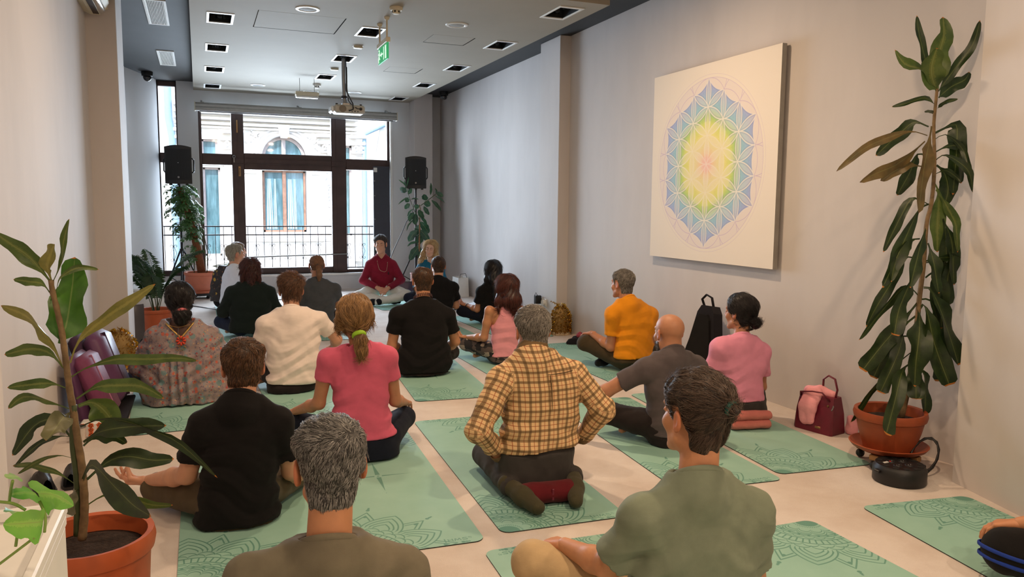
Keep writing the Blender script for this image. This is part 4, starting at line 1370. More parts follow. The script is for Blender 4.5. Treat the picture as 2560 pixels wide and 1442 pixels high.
MEASURED = {
    'grey_tee': {'loc': [0.293, 2.02], 'yaw': 0, 'H': [0.011, 0.02, 0.704], 'hs': 1.04, 'tors': [[0.428, -0.001, 0.0, 0.246, 0.105], [0.467, 0.0, 0.0, 0.213, 0.095], [0.497, 0.0, 0.0, 0.131, 0.075], [0.515, -0.001, 0.0, 0.057, 0.06]], 'N': [-0.003, -0.04, 0.532], 'SL': [-0.21, -0.02, 0.463], 'SR': [0.212, -0.02, 0.405]},
    'sage_tee': {'loc': [1.39, 1.9], 'yaw': 0, 'H': [-0.002, 0.02, 0.774], 'hs': 1.06, 'tors': [[0.277, -0.004, 0.0, 0.217, 0.12], [0.353, 0.003, 0.0, 0.231, 0.12], [0.456, 0.002, 0.0, 0.224, 0.11], [0.519, 0.011, 0.0, 0.192, 0.095], [0.564, 0.005, 0.0, 0.138, 0.08], [0.602, 0.006, 0.0, 0.076, 0.06]], 'N': [-0.022, -0.04, 0.619], 'SL': [-0.208, -0.02, 0.508], 'SR': [0.194, -0.02, 0.468], 'EL': [-0.249, 0.1, 0.3], 'WL': [-0.291, 0.32, 0.28], 'KL': [-0.385, 0.36, 0.219]},
    'black_tee': {'loc': [0.123, 3.527], 'yaw': 0, 'H': [0.036, 0.03, 0.682], 'hs': 1.0, 'tors': [[-0.012, -0.001, 0.0, 0.175, 0.125], [0.058, 0.001, 0.0, 0.187, 0.125], [0.136, 0.0, 0.0, 0.168, 0.115], [0.227, 0.004, 0.0, 0.156, 0.115], [0.282, 0.008, 0.0, 0.162, 0.115], [0.408, 0.02, 0.0, 0.178, 0.115], [0.48, 0.025, 0.0, 0.172, 0.095], [0.53, 0.028, 0.0, 0.117, 0.075], [0.567, 0.024, 0.0, 0.062, 0.06]], 'N': [0.021, -0.03, 0.574], 'SL': [-0.14, -0.02, 0.462], 'SR': [0.183, -0.02, 0.443], 'EL': [-0.208, 0.04, 0.222], 'ER': [0.233, 0.04, 0.186], 'WL': [-0.378, 0.3, 0.128], 'WR': [0.304, 0.3, 0.05], 'KL': [-0.342, 0.3, 0.055], 'KR': [0.299, 0.3, -0.022]},
    'pink_tee': {'loc': [0.843, 4.205], 'yaw': 0, 'H': [-0.069, 0.0, 0.788], 'hs': 1.0, 'tors': [[0.004, 0.03, 0.0, 0.148, 0.13], [0.076, 0.003, 0.002, 0.176, 0.13], [0.168, -0.032, 0.005, 0.173, 0.12], [0.242, -0.041, 0.007, 0.16, 0.105], [0.351, -0.037, 0.011, 0.15, 0.105], [0.444, -0.043, 0.013, 0.165, 0.105], [0.534, -0.042, 0.016, 0.183, 0.105], [0.583, -0.039, 0.018, 0.176, 0.09], [0.619, -0.038, 0.019, 0.14, 0.07], [0.64, -0.027, 0.019, 0.074, 0.055]], 'N': [-0.043, -0.03, 0.65], 'SL': [-0.222, -0.01, 0.584], 'SR': [0.117, -0.01, 0.573], 'EL': [-0.264, 0.04, 0.32], 'ER': [0.163, 0.04, 0.299], 'WL': [-0.365, 0.28, 0.223], 'WR': [0.279, 0.28, 0.218], 'KL': [-0.356, 0.3, 0.146], 'KR': [0.271, 0.25, 0.135]},
    'plaid': {'loc': [1.523, 3.42], 'yaw': 0, 'H': [-0.019, 0.02, 0.795], 'hs': 1.0, 'tors': [[0.003, -0.002, 0.0, 0.173, 0.12], [0.07, -0.006, 0.0, 0.202, 0.13], [0.161, 0.007, 0.0, 0.194, 0.13], [0.234, 0.016, 0.0, 0.202, 0.125], [0.352, 0.024, 0.0, 0.201, 0.12], [0.47, 0.025, 0.0, 0.198, 0.12], [0.589, 0.012, 0.0, 0.199, 0.12], [0.635, 0.006, 0.0, 0.173, 0.1], [0.68, -0.01, 0.0, 0.123, 0.085], [0.709, -0.016, 0.0, 0.074, 0.065]], 'N': [-0.03, -0.03, 0.715], 'SL': [-0.194, -0.01, 0.576], 'SR': [0.207, -0.01, 0.57], 'EL': [-0.331, -0.08, 0.356], 'ER': [0.333, -0.08, 0.397], 'WL': [-0.168, 0.06, 0.169], 'WR': [0.282, 0.06, 0.207]},
    'bald': {'loc': [2.6, 3.82], 'yaw': 0, 'H': [-0.007, 0.06, 0.656], 'hs': 1.0, 'tors': [[-0.014, -0.002, -0.001, 0.136, 0.125], [0.071, -0.003, 0.004, 0.161, 0.12], [0.141, 0.005, 0.007, 0.163, 0.115], [0.211, 0.015, 0.011, 0.167, 0.115], [0.352, 0.009, 0.018, 0.194, 0.115], [0.422, 0.009, 0.021, 0.194, 0.115], [0.478, -0.004, 0.024, 0.195, 0.105], [0.527, -0.003, 0.027, 0.155, 0.085], [0.555, 0.004, 0.028, 0.082, 0.065]], 'N': [-0.016, 0.0, 0.561], 'SL': [-0.188, 0.03, 0.466], 'SR': [0.179, 0.03, 0.457], 'EL': [-0.372, 0.16, 0.312], 'WL': [-0.491, 0.32, 0.235], 'KL': [-0.276, 0.3, 0.132]},
    'pink_kneel': {'loc': [3.297, 4.06], 'yaw': 0, 'H': [-0.017, 0.03, 0.725], 'hs': 0.97, 'tors': [[0.067, 0.019, 0.0, 0.17, 0.13], [0.131, 0.004, 0.0, 0.166, 0.125], [0.25, -0.023, 0.0, 0.16, 0.105], [0.367, -0.009, 0.0, 0.175, 0.105], [0.508, -0.034, 0.0, 0.185, 0.09], [0.556, -0.038, 0.0, 0.151, 0.075], [0.581, -0.023, 0.0, 0.094, 0.06]], 'N': [-0.035, -0.02, 0.585], 'SL': [-0.19, 0.0, 0.517], 'SR': [0.144, 0.0, 0.464], 'EL': [-0.208, 0.06, 0.302]},
    'yellow': {'loc': [3.457, 5.71], 'yaw': 0, 'H': [-0.101, 0.04, 0.752], 'hs': 1.0, 'tors': [[0.079, -0.0, 0.0, 0.178, 0.125], [0.16, -0.003, 0.0, 0.183, 0.12], [0.276, 0.004, 0.0, 0.176, 0.12], [0.342, 0.02, 0.0, 0.178, 0.12], [0.447, 0.003, 0.0, 0.193, 0.12], [0.543, -0.026, 0.0, 0.203, 0.1], [0.596, -0.053, 0.0, 0.149, 0.08], [0.631, -0.066, 0.0, 0.08, 0.06]], 'N': [-0.078, -0.02, 0.634], 'SL': [-0.219, 0.0, 0.509], 'SR': [0.166, 0.0, 0.493], 'EL': [-0.195, 0.05, 0.212], 'KL': [-0.302, 0.33, 0.206]},
    'camo': {'loc': [2.537, 6.383], 'yaw': 0, 'H': [0.004, 0.02, 0.678], 'hs': 0.97, 'tors': [[0.012, -0.001, 0.0, 0.16, 0.12], [0.078, 0.001, 0.0, 0.151, 0.115], [0.184, 0.0, 0.0, 0.14, 0.095], [0.298, -0.007, 0.0, 0.134, 0.095], [0.433, -0.004, 0.0, 0.154, 0.085], [0.498, -0.005, 0.0, 0.147, 0.07], [0.527, -0.001, 0.0, 0.082, 0.05]], 'N': [-0.009, -0.02, 0.53], 'SL': [-0.17, 0.0, 0.483], 'SR': [0.147, 0.0, 0.47], 'EL': [-0.196, 0.05, 0.235], 'WL': [-0.277, 0.28, 0.202], 'KL': [-0.278, 0.3, 0.142]},
    'beads': {'loc': [1.711, 6.157], 'yaw': 0, 'H': [-0.007, 0.03, 0.784], 'hs': 1.0, 'tors': [[0.009, -0.0, 0.0, 0.209, 0.13], [0.077, 0.003, 0.0, 0.233, 0.13], [0.2, -0.002, 0.0, 0.228, 0.125], [0.278, -0.001, 0.0, 0.189, 0.12], [0.365, 0.002, 0.0, 0.2, 0.12], [0.534, -0.002, 0.0, 0.212, 0.105], [0.595, -0.014, 0.0, 0.165, 0.085], [0.635, -0.007, 0.0, 0.089, 0.065]], 'N': [-0.014, -0.02, 0.637], 'SL': [-0.233, 0.0, 0.527], 'SR': [0.206, 0.0, 0.498], 'EL': [-0.263, 0.05, 0.254], 'ER': [0.286, 0.05, 0.256], 'WL': [-0.119, 0.22, 0.164], 'WR': [0.238, 0.22, 0.142]},
    'white_tee': {'loc': [0.617, 5.95], 'yaw': 0, 'H': [0.008, 0.03, 0.759], 'hs': 1.0, 'tors': [[0.0, -0.01, 0.0, 0.177, 0.125], [0.04, -0.003, 0.0, 0.189, 0.125], [0.11, 0.013, 0.0, 0.192, 0.12], [0.289, 0.012, 0.0, 0.196, 0.115], [0.393, 0.011, 0.0, 0.205, 0.115], [0.558, 0.019, 0.0, 0.218, 0.1], [0.607, 0.013, 0.0, 0.162, 0.08], [0.635, 0.004, 0.0, 0.08, 0.06]], 'N': [0.001, -0.02, 0.637], 'SL': [-0.189, 0.0, 0.532], 'SR': [0.214, 0.0, 0.543], 'EL': [-0.225, 0.05, 0.307], 'ER': [0.348, 0.06, 0.364], 'WL': [-0.242, 0.28, 0.188], 'WR': [0.36, 0.28, 0.278], 'KL': [-0.199, 0.28, 0.121]},
    'floral': {'loc': [-0.135, 5.892], 'yaw': 0, 'H': [-0.01, 0.05, 0.715], 'hs': 0.98, 'tors': [[-0.004, -0.001, 0.0, 0.266, 0.18], [0.098, -0.001, 0.0, 0.284, 0.18], [0.215, 0.001, 0.0, 0.273, 0.16], [0.359, 0.005, 0.0, 0.251, 0.13], [0.475, 0.006, 0.0, 0.231, 0.11], [0.547, 0.002, 0.0, 0.175, 0.08], [0.591, -0.01, 0.0, 0.104, 0.06]], 'N': [-0.014, 0.0, 0.591], 'SL': [-0.186, 0.02, 0.488], 'SR': [0.189, 0.02, 0.468], 'EL': [-0.281, 0.06, 0.252], 'ER': [0.258, 0.06, 0.288], 'WL': [-0.237, 0.26, 0.149], 'WR': [0.231, 0.26, 0.145]},
    'green': {'loc': [0.467, 8.547], 'yaw': 0, 'H': [0.016, 0.03, 0.699], 'hs': 1.0, 'tors': [[0.061, -0.01, 0.0, 0.206, 0.125], [0.181, -0.003, 0.0, 0.202, 0.115], [0.36, 0.013, 0.0, 0.214, 0.12], [0.505, 0.015, 0.0, 0.216, 0.1], [0.565, 0.02, 0.0, 0.169, 0.08], [0.599, 0.013, 0.0, 0.102, 0.06]], 'N': [0.012, -0.02, 0.601], 'SL': [-0.181, 0.0, 0.486], 'SR': [0.209, 0.0, 0.473], 'EL': [-0.268, 0.04, 0.273], 'ER': [0.27, 0.04, 0.293], 'KL': [-0.282, 0.28, 0.142]},
    'white_side': {'loc': [0.39, 9.993], 'yaw': -55, 'H': [-0.067, 0.06, 0.786], 'hs': 1.0, 'tors': [[0.164, -0.014, 0.0, 0.247, 0.12], [0.288, -0.016, 0.0, 0.235, 0.11], [0.488, 0.031, 0.0, 0.25, 0.1], [0.577, 0.039, 0.0, 0.225, 0.09], [0.644, -0.0, 0.0, 0.113, 0.07]], 'N': [-0.015, 0.0, 0.643], 'SL': [0.086, 0.0, 0.541]},
    'ponytail': {'loc': [1.239, 8.95], 'yaw': 0, 'H': [-0.012, 0.03, 0.718], 'hs': 1.0, 'tors': [[-0.042, -0.004, 0.0, 0.18, 0.125], [0.088, -0.007, 0.0, 0.166, 0.12], [0.282, 0.01, 0.0, 0.18, 0.115], [0.466, 0.018, 0.0, 0.198, 0.1], [0.531, 0.005, 0.0, 0.152, 0.08], [0.568, -0.012, 0.0, 0.078, 0.06]], 'N': [-0.019, -0.02, 0.57], 'SL': [-0.152, 0.0, 0.462], 'SR': [0.189, 0.0, 0.452], 'ER': [0.227, 0.05, 0.258], 'WR': [0.282, 0.25, 0.169]},
    'black_back': {'loc': [2.603, 8.75], 'yaw': 0, 'H': [0.007, 0.03, 0.691], 'hs': 1.0, 'tors': [[0.013, -0.008, 0.0, 0.184, 0.12], [0.186, -0.003, 0.0, 0.169, 0.115], [0.349, 0.01, 0.0, 0.196, 0.115], [0.473, 0.002, 0.0, 0.203, 0.1], [0.531, -0.007, 0.0, 0.155, 0.08], [0.564, -0.002, 0.0, 0.082, 0.06]], 'N': [-0.008, -0.02, 0.566], 'SL': [-0.184, 0.0, 0.46], 'SR': [0.191, 0.0, 0.448], 'ER': [0.241, 0.06, 0.212]},
    'long_hair': {'loc': [3.242, 8.56], 'yaw': 0, 'H': [-0.015, 0.03, 0.651], 'hs': 0.95, 'tors': [[0.009, 0.005, 0.0, 0.169, 0.11], [0.082, -0.001, 0.0, 0.174, 0.11], [0.227, -0.004, 0.0, 0.157, 0.09], [0.406, -0.003, 0.0, 0.175, 0.085], [0.473, -0.014, 0.0, 0.145, 0.07], [0.512, -0.019, 0.0, 0.079, 0.055]], 'N': [-0.027, -0.02, 0.514], 'SL': [-0.171, 0.0, 0.411], 'SR': [0.146, 0.0, 0.401], 'EL': [-0.197, 0.05, 0.181], 'WL': [-0.271, 0.25, 0.212], 'KL': [-0.307, 0.28, 0.141]},
    'teacher': {'loc': [2.44, 11.054], 'yaw': 170, 'H': [0.019, 0.02, 0.847], 'hs': 1.03, 'tors': [[0.147, -0.003, 0.0, 0.175, 0.12], [0.246, 0.002, 0.0, 0.157, 0.115], [0.393, 0.0, 0.0, 0.175, 0.11], [0.568, -0.001, 0.0, 0.192, 0.095], [0.637, 0.01, 0.0, 0.122, 0.075], [0.672, 0.009, 0.0, 0.075, 0.055]], 'N': [0.009, 0.0, 0.672]},
    'blonde': {'loc': [3.075, 10.71], 'yaw': 168, 'H': [0.007, 0.03, 0.796], 'hs': 0.97, 'tors': [[0.145, 0.001, 0.0, 0.18, 0.11], [0.348, -0.0, 0.0, 0.156, 0.09], [0.493, -0.0, 0.0, 0.179, 0.085], [0.58, 0.005, 0.0, 0.15, 0.07], [0.638, 0.005, 0.0, 0.081, 0.05]], 'N': [-0.006, 0.0, 0.638]},
    'patterned': {'loc': [0.327, 10.417], 'yaw': -50, 'H': [0.231, 0.06, 0.781], 'hs': 0.95, 'tors': [[0.114, -0.011, 0.0, 0.195, 0.11], [0.243, -0.013, 0.0, 0.211, 0.1], [0.425, 0.023, 0.0, 0.207, 0.09], [0.529, 0.063, 0.0, 0.169, 0.08], [0.597, 0.094, 0.0, 0.128, 0.06]], 'N': [0.186, 0.0, 0.601]},
}
ONLY = None
# ------------------------------------------------------------------ cloth and hair colours
def C(name, rgb, **kw):
    return cloth_mat(name, rgb, **kw)
def HM(name, d, l, s=(0.2, 0.8)):
    return hair_mat(name, d, l, s)

k = N('brown_plaid_flannel')
at = k.n('ShaderNodeAttribute', attribute_name='pat')
sp = k.n('ShaderNodeSeparateXYZ')
k.l(at.outputs['Vector'], sp.inputs[0])
def stripes(out, period, centre, half):
    f = k.math('FRACT', k.math('DIVIDE', k.math('ADD', out, 10.0), period))
    d = k.math('ABSOLUTE', k.math('SUBTRACT', f, centre))
    return k.math('LESS_THAN', d, half)
PX, PZ = sp.outputs[0], sp.outputs[1]
base = srgb(222, 186, 138)
c = k.mix(k.math('MULTIPLY', stripes(PX, 0.048, 0.72, 0.035), 0.75), base, srgb(176, 92, 58))
c = k.mix(k.math('MULTIPLY', stripes(PZ, 0.048, 0.72, 0.035), 0.75), c, srgb(168, 88, 56))
c = k.mix(k.math('MULTIPLY', stripes(PX, 0.024, 0.46, 0.03), 0.5), c, srgb(120, 70, 45))
c = k.mix(k.math('MULTIPLY', stripes(PZ, 0.024, 0.46, 0.03), 0.5), c, srgb(120, 70, 45))
c = k.mix(k.math('MULTIPLY', stripes(PX, 0.048, 0.22, 0.135), 0.68), c, srgb(92, 70, 44))
c = k.mix(k.math('MULTIPLY', stripes(PZ, 0.048, 0.22, 0.135), 0.68), c, srgb(92, 70, 44))
k.set(Base_Color=c, Roughness=0.95)
k.bump(k.noise(k.coord(), 700, 2), 0.2, 0.003)
M_PLAID = k.m

k = N('camouflage_print')
v = k.coord('Object', (1, 1, 1.6))
vo = k.n('ShaderNodeTexVoronoi', distance='CHEBYCHEV')
vo.inputs['Scale'].default_value = 17
vo.inputs['Randomness'].default_value = 0.9
k.l(v, vo.inputs['Vector'])
f = k.noise(vo.outputs['Color'], 3.0, 1)
k.set(Base_Color=k.ramp(f, [(0.0, srgb(36, 33, 36)), (0.44, srgb(84, 72, 68)), (0.52, srgb(30, 28, 30)), (0.58, srgb(164, 148, 132)), (0.66, srgb(112, 98, 90))], 'CONSTANT'), Roughness=0.8)
M_CAMO = k.m

def floral(name, ground, blobs, scale=24, gold=False):
    k = N(name)
    v = k.coord()
    base = k.ramp(k.noise(v, 26, 4, 0.7), [(0.32, ground[0]), (0.5, ground[1]), (0.68, ground[2])])
    for i, (col, thr, sc) in enumerate(blobs):
        vo = k.n('ShaderNodeTexVoronoi')
        vo.inputs['Scale'].default_value = sc
        mp = k.n('ShaderNodeVectorMath', operation='ADD')
        mp.inputs[1].default_value = (i * 3.1, i * 1.7, i)
        k.l(v, mp.inputs[0])
        k.l(mp.outputs[0], vo.inputs['Vector'])
        dd = k.math('ADD', vo.outputs['Distance'], k.math('MULTIPLY', k.noise(v, 120, 2), 0.25))
        base = k.mix(k.math('MULTIPLY', k.math('LESS_THAN', dd, thr), 0.8), base, col)
    k.set(Base_Color=base, Roughness=0.75)
    k.bump(k.noise(v, 60, 4), 0.3, 0.006)
    return k.m
M_FLORAL = floral('floral_print', (srgb(92, 90, 108), srgb(150, 128, 124), srgb(116, 130, 142)), [(srgb(92, 128, 130), 0.40, 13), (srgb(190, 88, 62), 0.36, 19), (srgb(150, 52, 56), 0.30, 23), (srgb(198, 160, 96), 0.26, 31), (srgb(70, 60, 84), 0.28, 37)])
M_YELLOWFLOWER = floral('black_yellow_flower_print', (srgb(24, 20, 20), srgb(40, 30, 24), srgb(30, 26, 26)), [(srgb(196, 150, 40), 0.42, 12), (srgb(140, 80, 40), 0.3, 21)])

M_OLIVETEE = C('olive_brown_jersey', (112, 106, 90))
M_SAGE = C('sage_green_jersey', (122, 132, 114))
M_BLACKTEE = C('black_jersey', (20, 18, 19), sheen=0.1)
M_PINKTEE = C('rose_pink_jersey', (214, 98, 126), var=0.06)
M_GREYTEE = C('charcoal_jersey', (86, 78, 80))
M_SOFTPINK = C('soft_pink_jersey', (228, 148, 176), var=0.05)
M_MUSTARD = C('mustard_yellow_jersey', (226, 144, 26), var=0.06)
M_TANK = C('dusty_pink_tank_fabric', (226, 152, 164), var=0.05)
M_WHITETEE = C('white_jersey', (236, 222, 214), var=0.04)
M_DKGREEN = C('dark_green_knit', (24, 34, 32), weave=500)
M_WHITE2 = C('white_cotton', (226, 228, 234), var=0.03)
M_SLATETEE = C('slate_grey_jersey', (76, 78, 82))
M_MAROON = C('burgundy_knit', (126, 24, 44), var=0.08)
M_TEAL = C('teal_jersey', (24, 92, 120))
M_KHAKI = C('dark_khaki_cotton', (84, 72, 54))
M_BEIGE = C('beige_cotton', (186, 160, 122))
M_NAVY = C('navy_leggings', (24, 28, 42), sheen=0.1)
M_BLKPANT = C('black_brown_cotton', (36, 30, 30))
M_GREYPANT = C('grey_cotton_trousers', (58, 55, 54))
M_OLIVESOCK = C('olive_wool_sock', (70, 66, 48), weave=400)
M_DKOLIVE = C('dark_olive_cotton', (66, 56, 40))
M_BLUEJEAN = C('dark_blue_denim', (40, 50, 72))
M_OFFWHITE = C('off_white_linen', (214, 212, 204), var=0.05)
M_BLACKSOCK = C('black_sock', (24, 24, 28))

H_SALT = HM('salt_and_pepper_hair', (38, 37, 37), (176, 174, 170), (0.2, 1.05))
H_DKBROWN = HM('dark_brown_hair', (40, 29, 24), (112, 92, 78), (0.2, 1.0))
H_BROWN = HM('brown_hair', (44, 28, 18), (120, 84, 56), (0.2, 0.9))
H_AUBURN = HM('light_brown_hair', (58, 38, 28), (134, 94, 68), (0.2, 0.9))
H_BLOND = HM('dark_blond_hair', (96, 68, 42), (190, 148, 98), (0.15, 0.9))
H_GREY = HM('grey_hair', (70, 66, 62), (170, 164, 156), (0.15, 0.9))
H_BLACK = HM('black_hair', (12, 10, 12), (48, 40, 42), (0.2, 1.0))
H_MAHOG = HM('mahogany_hair', (44, 20, 18), (116, 62, 52), (0.2, 1.0))
H_BLONDE = HM('blonde_hair', (140, 104, 62), (230, 204, 152), (0.1, 0.85))
H_GINGER = HM('sandy_hair', (110, 78, 54), (176, 130, 96), (0.15, 0.9))
H_SILVER = HM('silver_hair', (120, 114, 100), (206, 200, 184), (0.1, 0.8))
H_STUB = HM('stubble', (74, 60, 52), (122, 106, 96))
M_LIME = plain('lime_green_band', (150, 196, 40), 0.6)
M_TEALBAND = plain('dark_teal_band', (20, 84, 78), 0.6)
M_PINKBAND = plain('pink_band', (206, 110, 116), 0.7)
M_BEAD = plain('dark_wooden_bead', (58, 22, 20), 0.35)
M_WIRE = plain('thin_gold_metal', (196, 178, 150), 0.3, 0.8)
M_GOLDTRIM = plain('gold_sequin_trim', (206, 168, 96), 0.3, 0.7, bump=0.6, bscale=220)
M_EMBLEM = plain('red_embroidery', (206, 66, 40), 0.7)
M_LOGO = plain('black_print', (34, 28, 30), 0.7)

def hloc(J, p):
    return Vector(J['R'] @ (np.array(p) * J['hs']) + J['H'])
def hdir(J, d):
    return Vector(J['R'] @ np.array(d))
def band(name, p, d, rx, r, mat, par_hair=True):
    def f(root, J):
        ring(hloc(J, p), hdir(J, d), rx, rx, (r, r * 1.4), tuple(hdir(J, (1, 0, 0))), 18).build(name, mat, root, smooth=180)
    return f

def beads(root, J):
    c, nd = Vector(J['N']) + Vector((0, 0.016, 0.018)), unit(J['H'] - J['N'])
    n = Vector(nd) + Vector((0, 0.25, 0)); n.normalize()
    a = Vector((1, 0, 0)); b = n.cross(a)
    for w in range(2):
        for i in range(30):
            t = 2 * math.pi * i / 30
            rr = J['nr'] * 1.22 + 0.006
            p = c + a * (rr * math.cos(t)) + b * (rr * 1.05 * math.sin(t)) - n * (0.013 * w) + Vector((0, 0, 0))
            MB().lathe([(0, -0.0062), (0.0045, -0.004), (0.0064, 0), (0.0045, 0.004), (0, 0.0062)], tuple(p), 8).build('bead', M_BEAD, root, smooth=180)

def back_point(J, x, z, out=0.004):
    cx, cy, a, b = J['sh'].at(z)
    u = min(0.98, abs(x - cx) / a)
    return Vector((x, cy - b * (1 - u ** 2.3) ** (1 / 2.3) - out, z))

def back_logo(root, J):
    z0 = J['N'][2] - 0.045
    x0 = J['N'][0] + 0.005
    m = MB()
    for s, zc in ((1, 0.008), (-1, -0.008)):
        pts = []
        for t in np.linspace(-1, 1, 9):
            pts.append(back_point(J, x0 + 0.024 * t, z0 + zc + s * (-0.017 + 0.026 * t * t) * 1.0, 0.003))
        m.tube(pts, [0.0012, 0.003, 0.0042, 0.0046, 0.003, 0.0046, 0.0042, 0.003, 0.0012], 6, flat=0.4)
    m.build('back_logo', M_LOGO, J['top'], smooth=180)

def glasses_on_chest(root, J):
    # spectacles hanging by their cord on the chest
    def fp(x, z, out=0.008):
        cx, cy, a, b = J['sh'].at(z)
        u = min(0.98, abs(x - cx) / a)
        return Vector((x, cy + b * (1 - u ** 2.3) ** (1 / 2.3) + out, z))
    m = MB()
    z = J['N'][2] - 0.16
    m.tube([fp(-0.075, z + 0.03), fp(-0.072, z - 0.02), fp(-0.06, z - 0.085), fp(-0.03, z - 0.10), fp(0.02, z - 0.085), fp(0.045, z - 0.06), fp(0.06, z + 0.0), fp(0.07, z + 0.05)], 0.0022, 6)
    for x, zz in ((-0.075, z + 0.035), (0.07, z + 0.055)):
        m.lathe([(0, -0.007), (0.006, 0), (0, 0.007)], tuple(fp(x, zz)), 8)
    m.build('spectacles', M_WIRE, root, smooth=180)
    m = MB()
    m.tube([fp(-0.085, z - 0.10), fp(-0.088, z - 0.14)], 0.006, 8)
    m.build('clip_microphone', M_BLACK, root, smooth=180)
    N0, r0 = Vector(J['N']) + Vector((0, 0.012, -0.012)), J['nr'] * 1.15 + 0.006
    for s in (-1, 1):
        MB().tube([N0 + Vector((0, -r0, 0.012)), N0 + Vector((s * r0 * 0.75, -r0 * 0.7, 0.010)), N0 + Vector((s * r0 * 1.02, 0.0, 0.0)), N0 + Vector((s * r0 * 0.85, r0 * 0.75, -0.016)), N0 + Vector((s * r0 * 0.40, r0 * 1.25, -0.048))], [0.012, 0.013, 0.014, 0.015, 0.009], 8, flat=0.5).build('collar_flap', M_MAROON, J['top'], smooth=180)
    eyebrows(root, J, H_DKBROWN)

def eyebrows(root, J, mat):
    for s in (-1, 1):
        m = MB()
        m.tube([hloc(J, (s * 0.014, 0.0935, 0.028)), hloc(J, (s * 0.03, 0.092, 0.034)), hloc(J, (s * 0.048, 0.080, 0.029))], [0.0028, 0.0036, 0.0014], 6)
        m.build('eyebrow', mat, root, smooth=180)
        m = MB()
        m.tube([hloc(J, (s * 0.018, 0.0905, 0.006)), hloc(J, (s * 0.031, 0.0915, 0.0035)), hloc(J, (s * 0.044, 0.086, 0.006))], 0.0014, 5)
        m.build('eyelash_line', mat, root, smooth=180)

def kaftan_trim(root, J):
    z0 = J['N'][2]
    x0 = J['N'][0]
    tip = back_point(J, x0 + 0.005, z0 - 0.115, 0.006)
    for s in (-1, 1):
        pts = [back_point(J, x0 + s * 0.088 * (1 - t) + 0.005 * t, z0 - 0.018 - 0.097 * t, 0.006) for t in np.linspace(0, 1, 7)]
        MB().tube(pts, 0.009, 6, flat=0.5).build('neckline_trim', M_GOLDTRIM, J['top'], smooth=180)
    m = MB()
    for i in range(8):
        g = i * math.pi / 4
        m.tube([back_point(J, x0 + 0.005 + 0.010 * math.cos(g), z0 - 0.135 + 0.010 * math.sin(g), 0.008), back_point(J, x0 + 0.005 + 0.032 * math.cos(g), z0 - 0.135 + 0.032 * math.sin(g), 0.008)], [0.004, 0.010], 6)
    m.build('embroidered_flower', M_EMBLEM, J['top'], smooth=180)
    for i in range(14):
        p = back_point(J, x0 + random.uniform(-0.03, 0.035), z0 - random.uniform(0.17, 0.205), 0.006)
        MB().lathe([(0, -0.003), (0.006, 0), (0, 0.003)], tuple(p), 6).build('sequin', M_GOLDTRIM, J['top'])
    MB().tube([back_point(J, x0 - 0.07, z0 - 0.03, 0.01), back_point(J, x0 - 0.01, z0 - 0.045, 0.012), back_point(J, x0 + 0.065, z0 - 0.03, 0.01)], 0.0018, 5).build('tie_cord', M_GOLDTRIM, J['top'])
    MB().tube([back_point(J, x0 - 0.01, z0 - 0.045, 0.012), back_point(J, x0 - 0.015, z0 - 0.09, 0.012), back_point(J, x0 - 0.005, z0 - 0.12, 0.012)], 0.003, 5).build('tie_cord', M_GREYTEE, J['top'])
    band('scrunchie', (0.012, -0.112, -0.084), (0.1, -0.6, -0.8), 0.033, 0.010, M_PINKBAND)(root, J)

def plaid_extra(root, J):
    sh = J['sh']
    z = J['N'][2] - 0.105
    cx, cy, a, b = sh.at(z)
    MB().tube([back_point(J, cx + a * t, z - 0.006 * (1 - t * t), 0.0035) for t in np.linspace(-0.82, 0.82, 15)], 0.0035, 6, flat=0.5).build('yoke_seam', plain('brown_seam', (84, 60, 40), 0.9), J['top'], smooth=180)
    MB().tube([back_point(J, cx + 0.012 + 0.012 * t, z - 0.01 - 0.17 * t, 0.004) for t in np.linspace(0, 1, 8)], [0.005, 0.006, 0.006, 0.005, 0.004, 0.003, 0.002, 0.001], 6, flat=0.6).build('back_pleat', M_PLAID, J['top'], smooth=180)
    for W, E in ((J['WL'], J['EL']), (J['WR'], J['ER'])):
        d = unit(W - E)
        ring(W - d * 0.025, d, 0.037, 0.037, (0.005, 0.025), (0, 0, 1), 20).build('cuff', M_PLAID, J['top'], smooth=180)

def wristband(side, mat, r=0.027):
    def f(root, J):
        W, E = J['W' + side], J['E' + side]
        d = unit(W - E)
        ring(W - d * 0.03, d, r, r, (0.004, 0.006), (0, 0, 1), 18).build('bracelet', mat, root, smooth=180)
    return f

def both(*fs):
    def f(root, J):
        for q in fs:
            q(root, J)
    return f

M_ROYAL = plain('royal_blue_stripe', (20, 52, 140), 0.95)
def knee_stripes(root, J):
    K, h = J['KL'], np.array((-0.085, 0.03, 0.105))
    d = unit(h - K)
    for dz, r in ((-0.005, 0.092), (-0.040, 0.090)):
        ring(K + (0.0, 0.0, dz), (0.25, -0.05, 1.0), r, r * 1.1, (0.0035, 0.0075), (1, 0, 0), 26).build('blue_stripe', M_ROYAL, root, smooth=180)
MAT_HAIR_N = 1.0
LOOKS = {}
def look(key, **kw):
    LOOKS[key] = kw

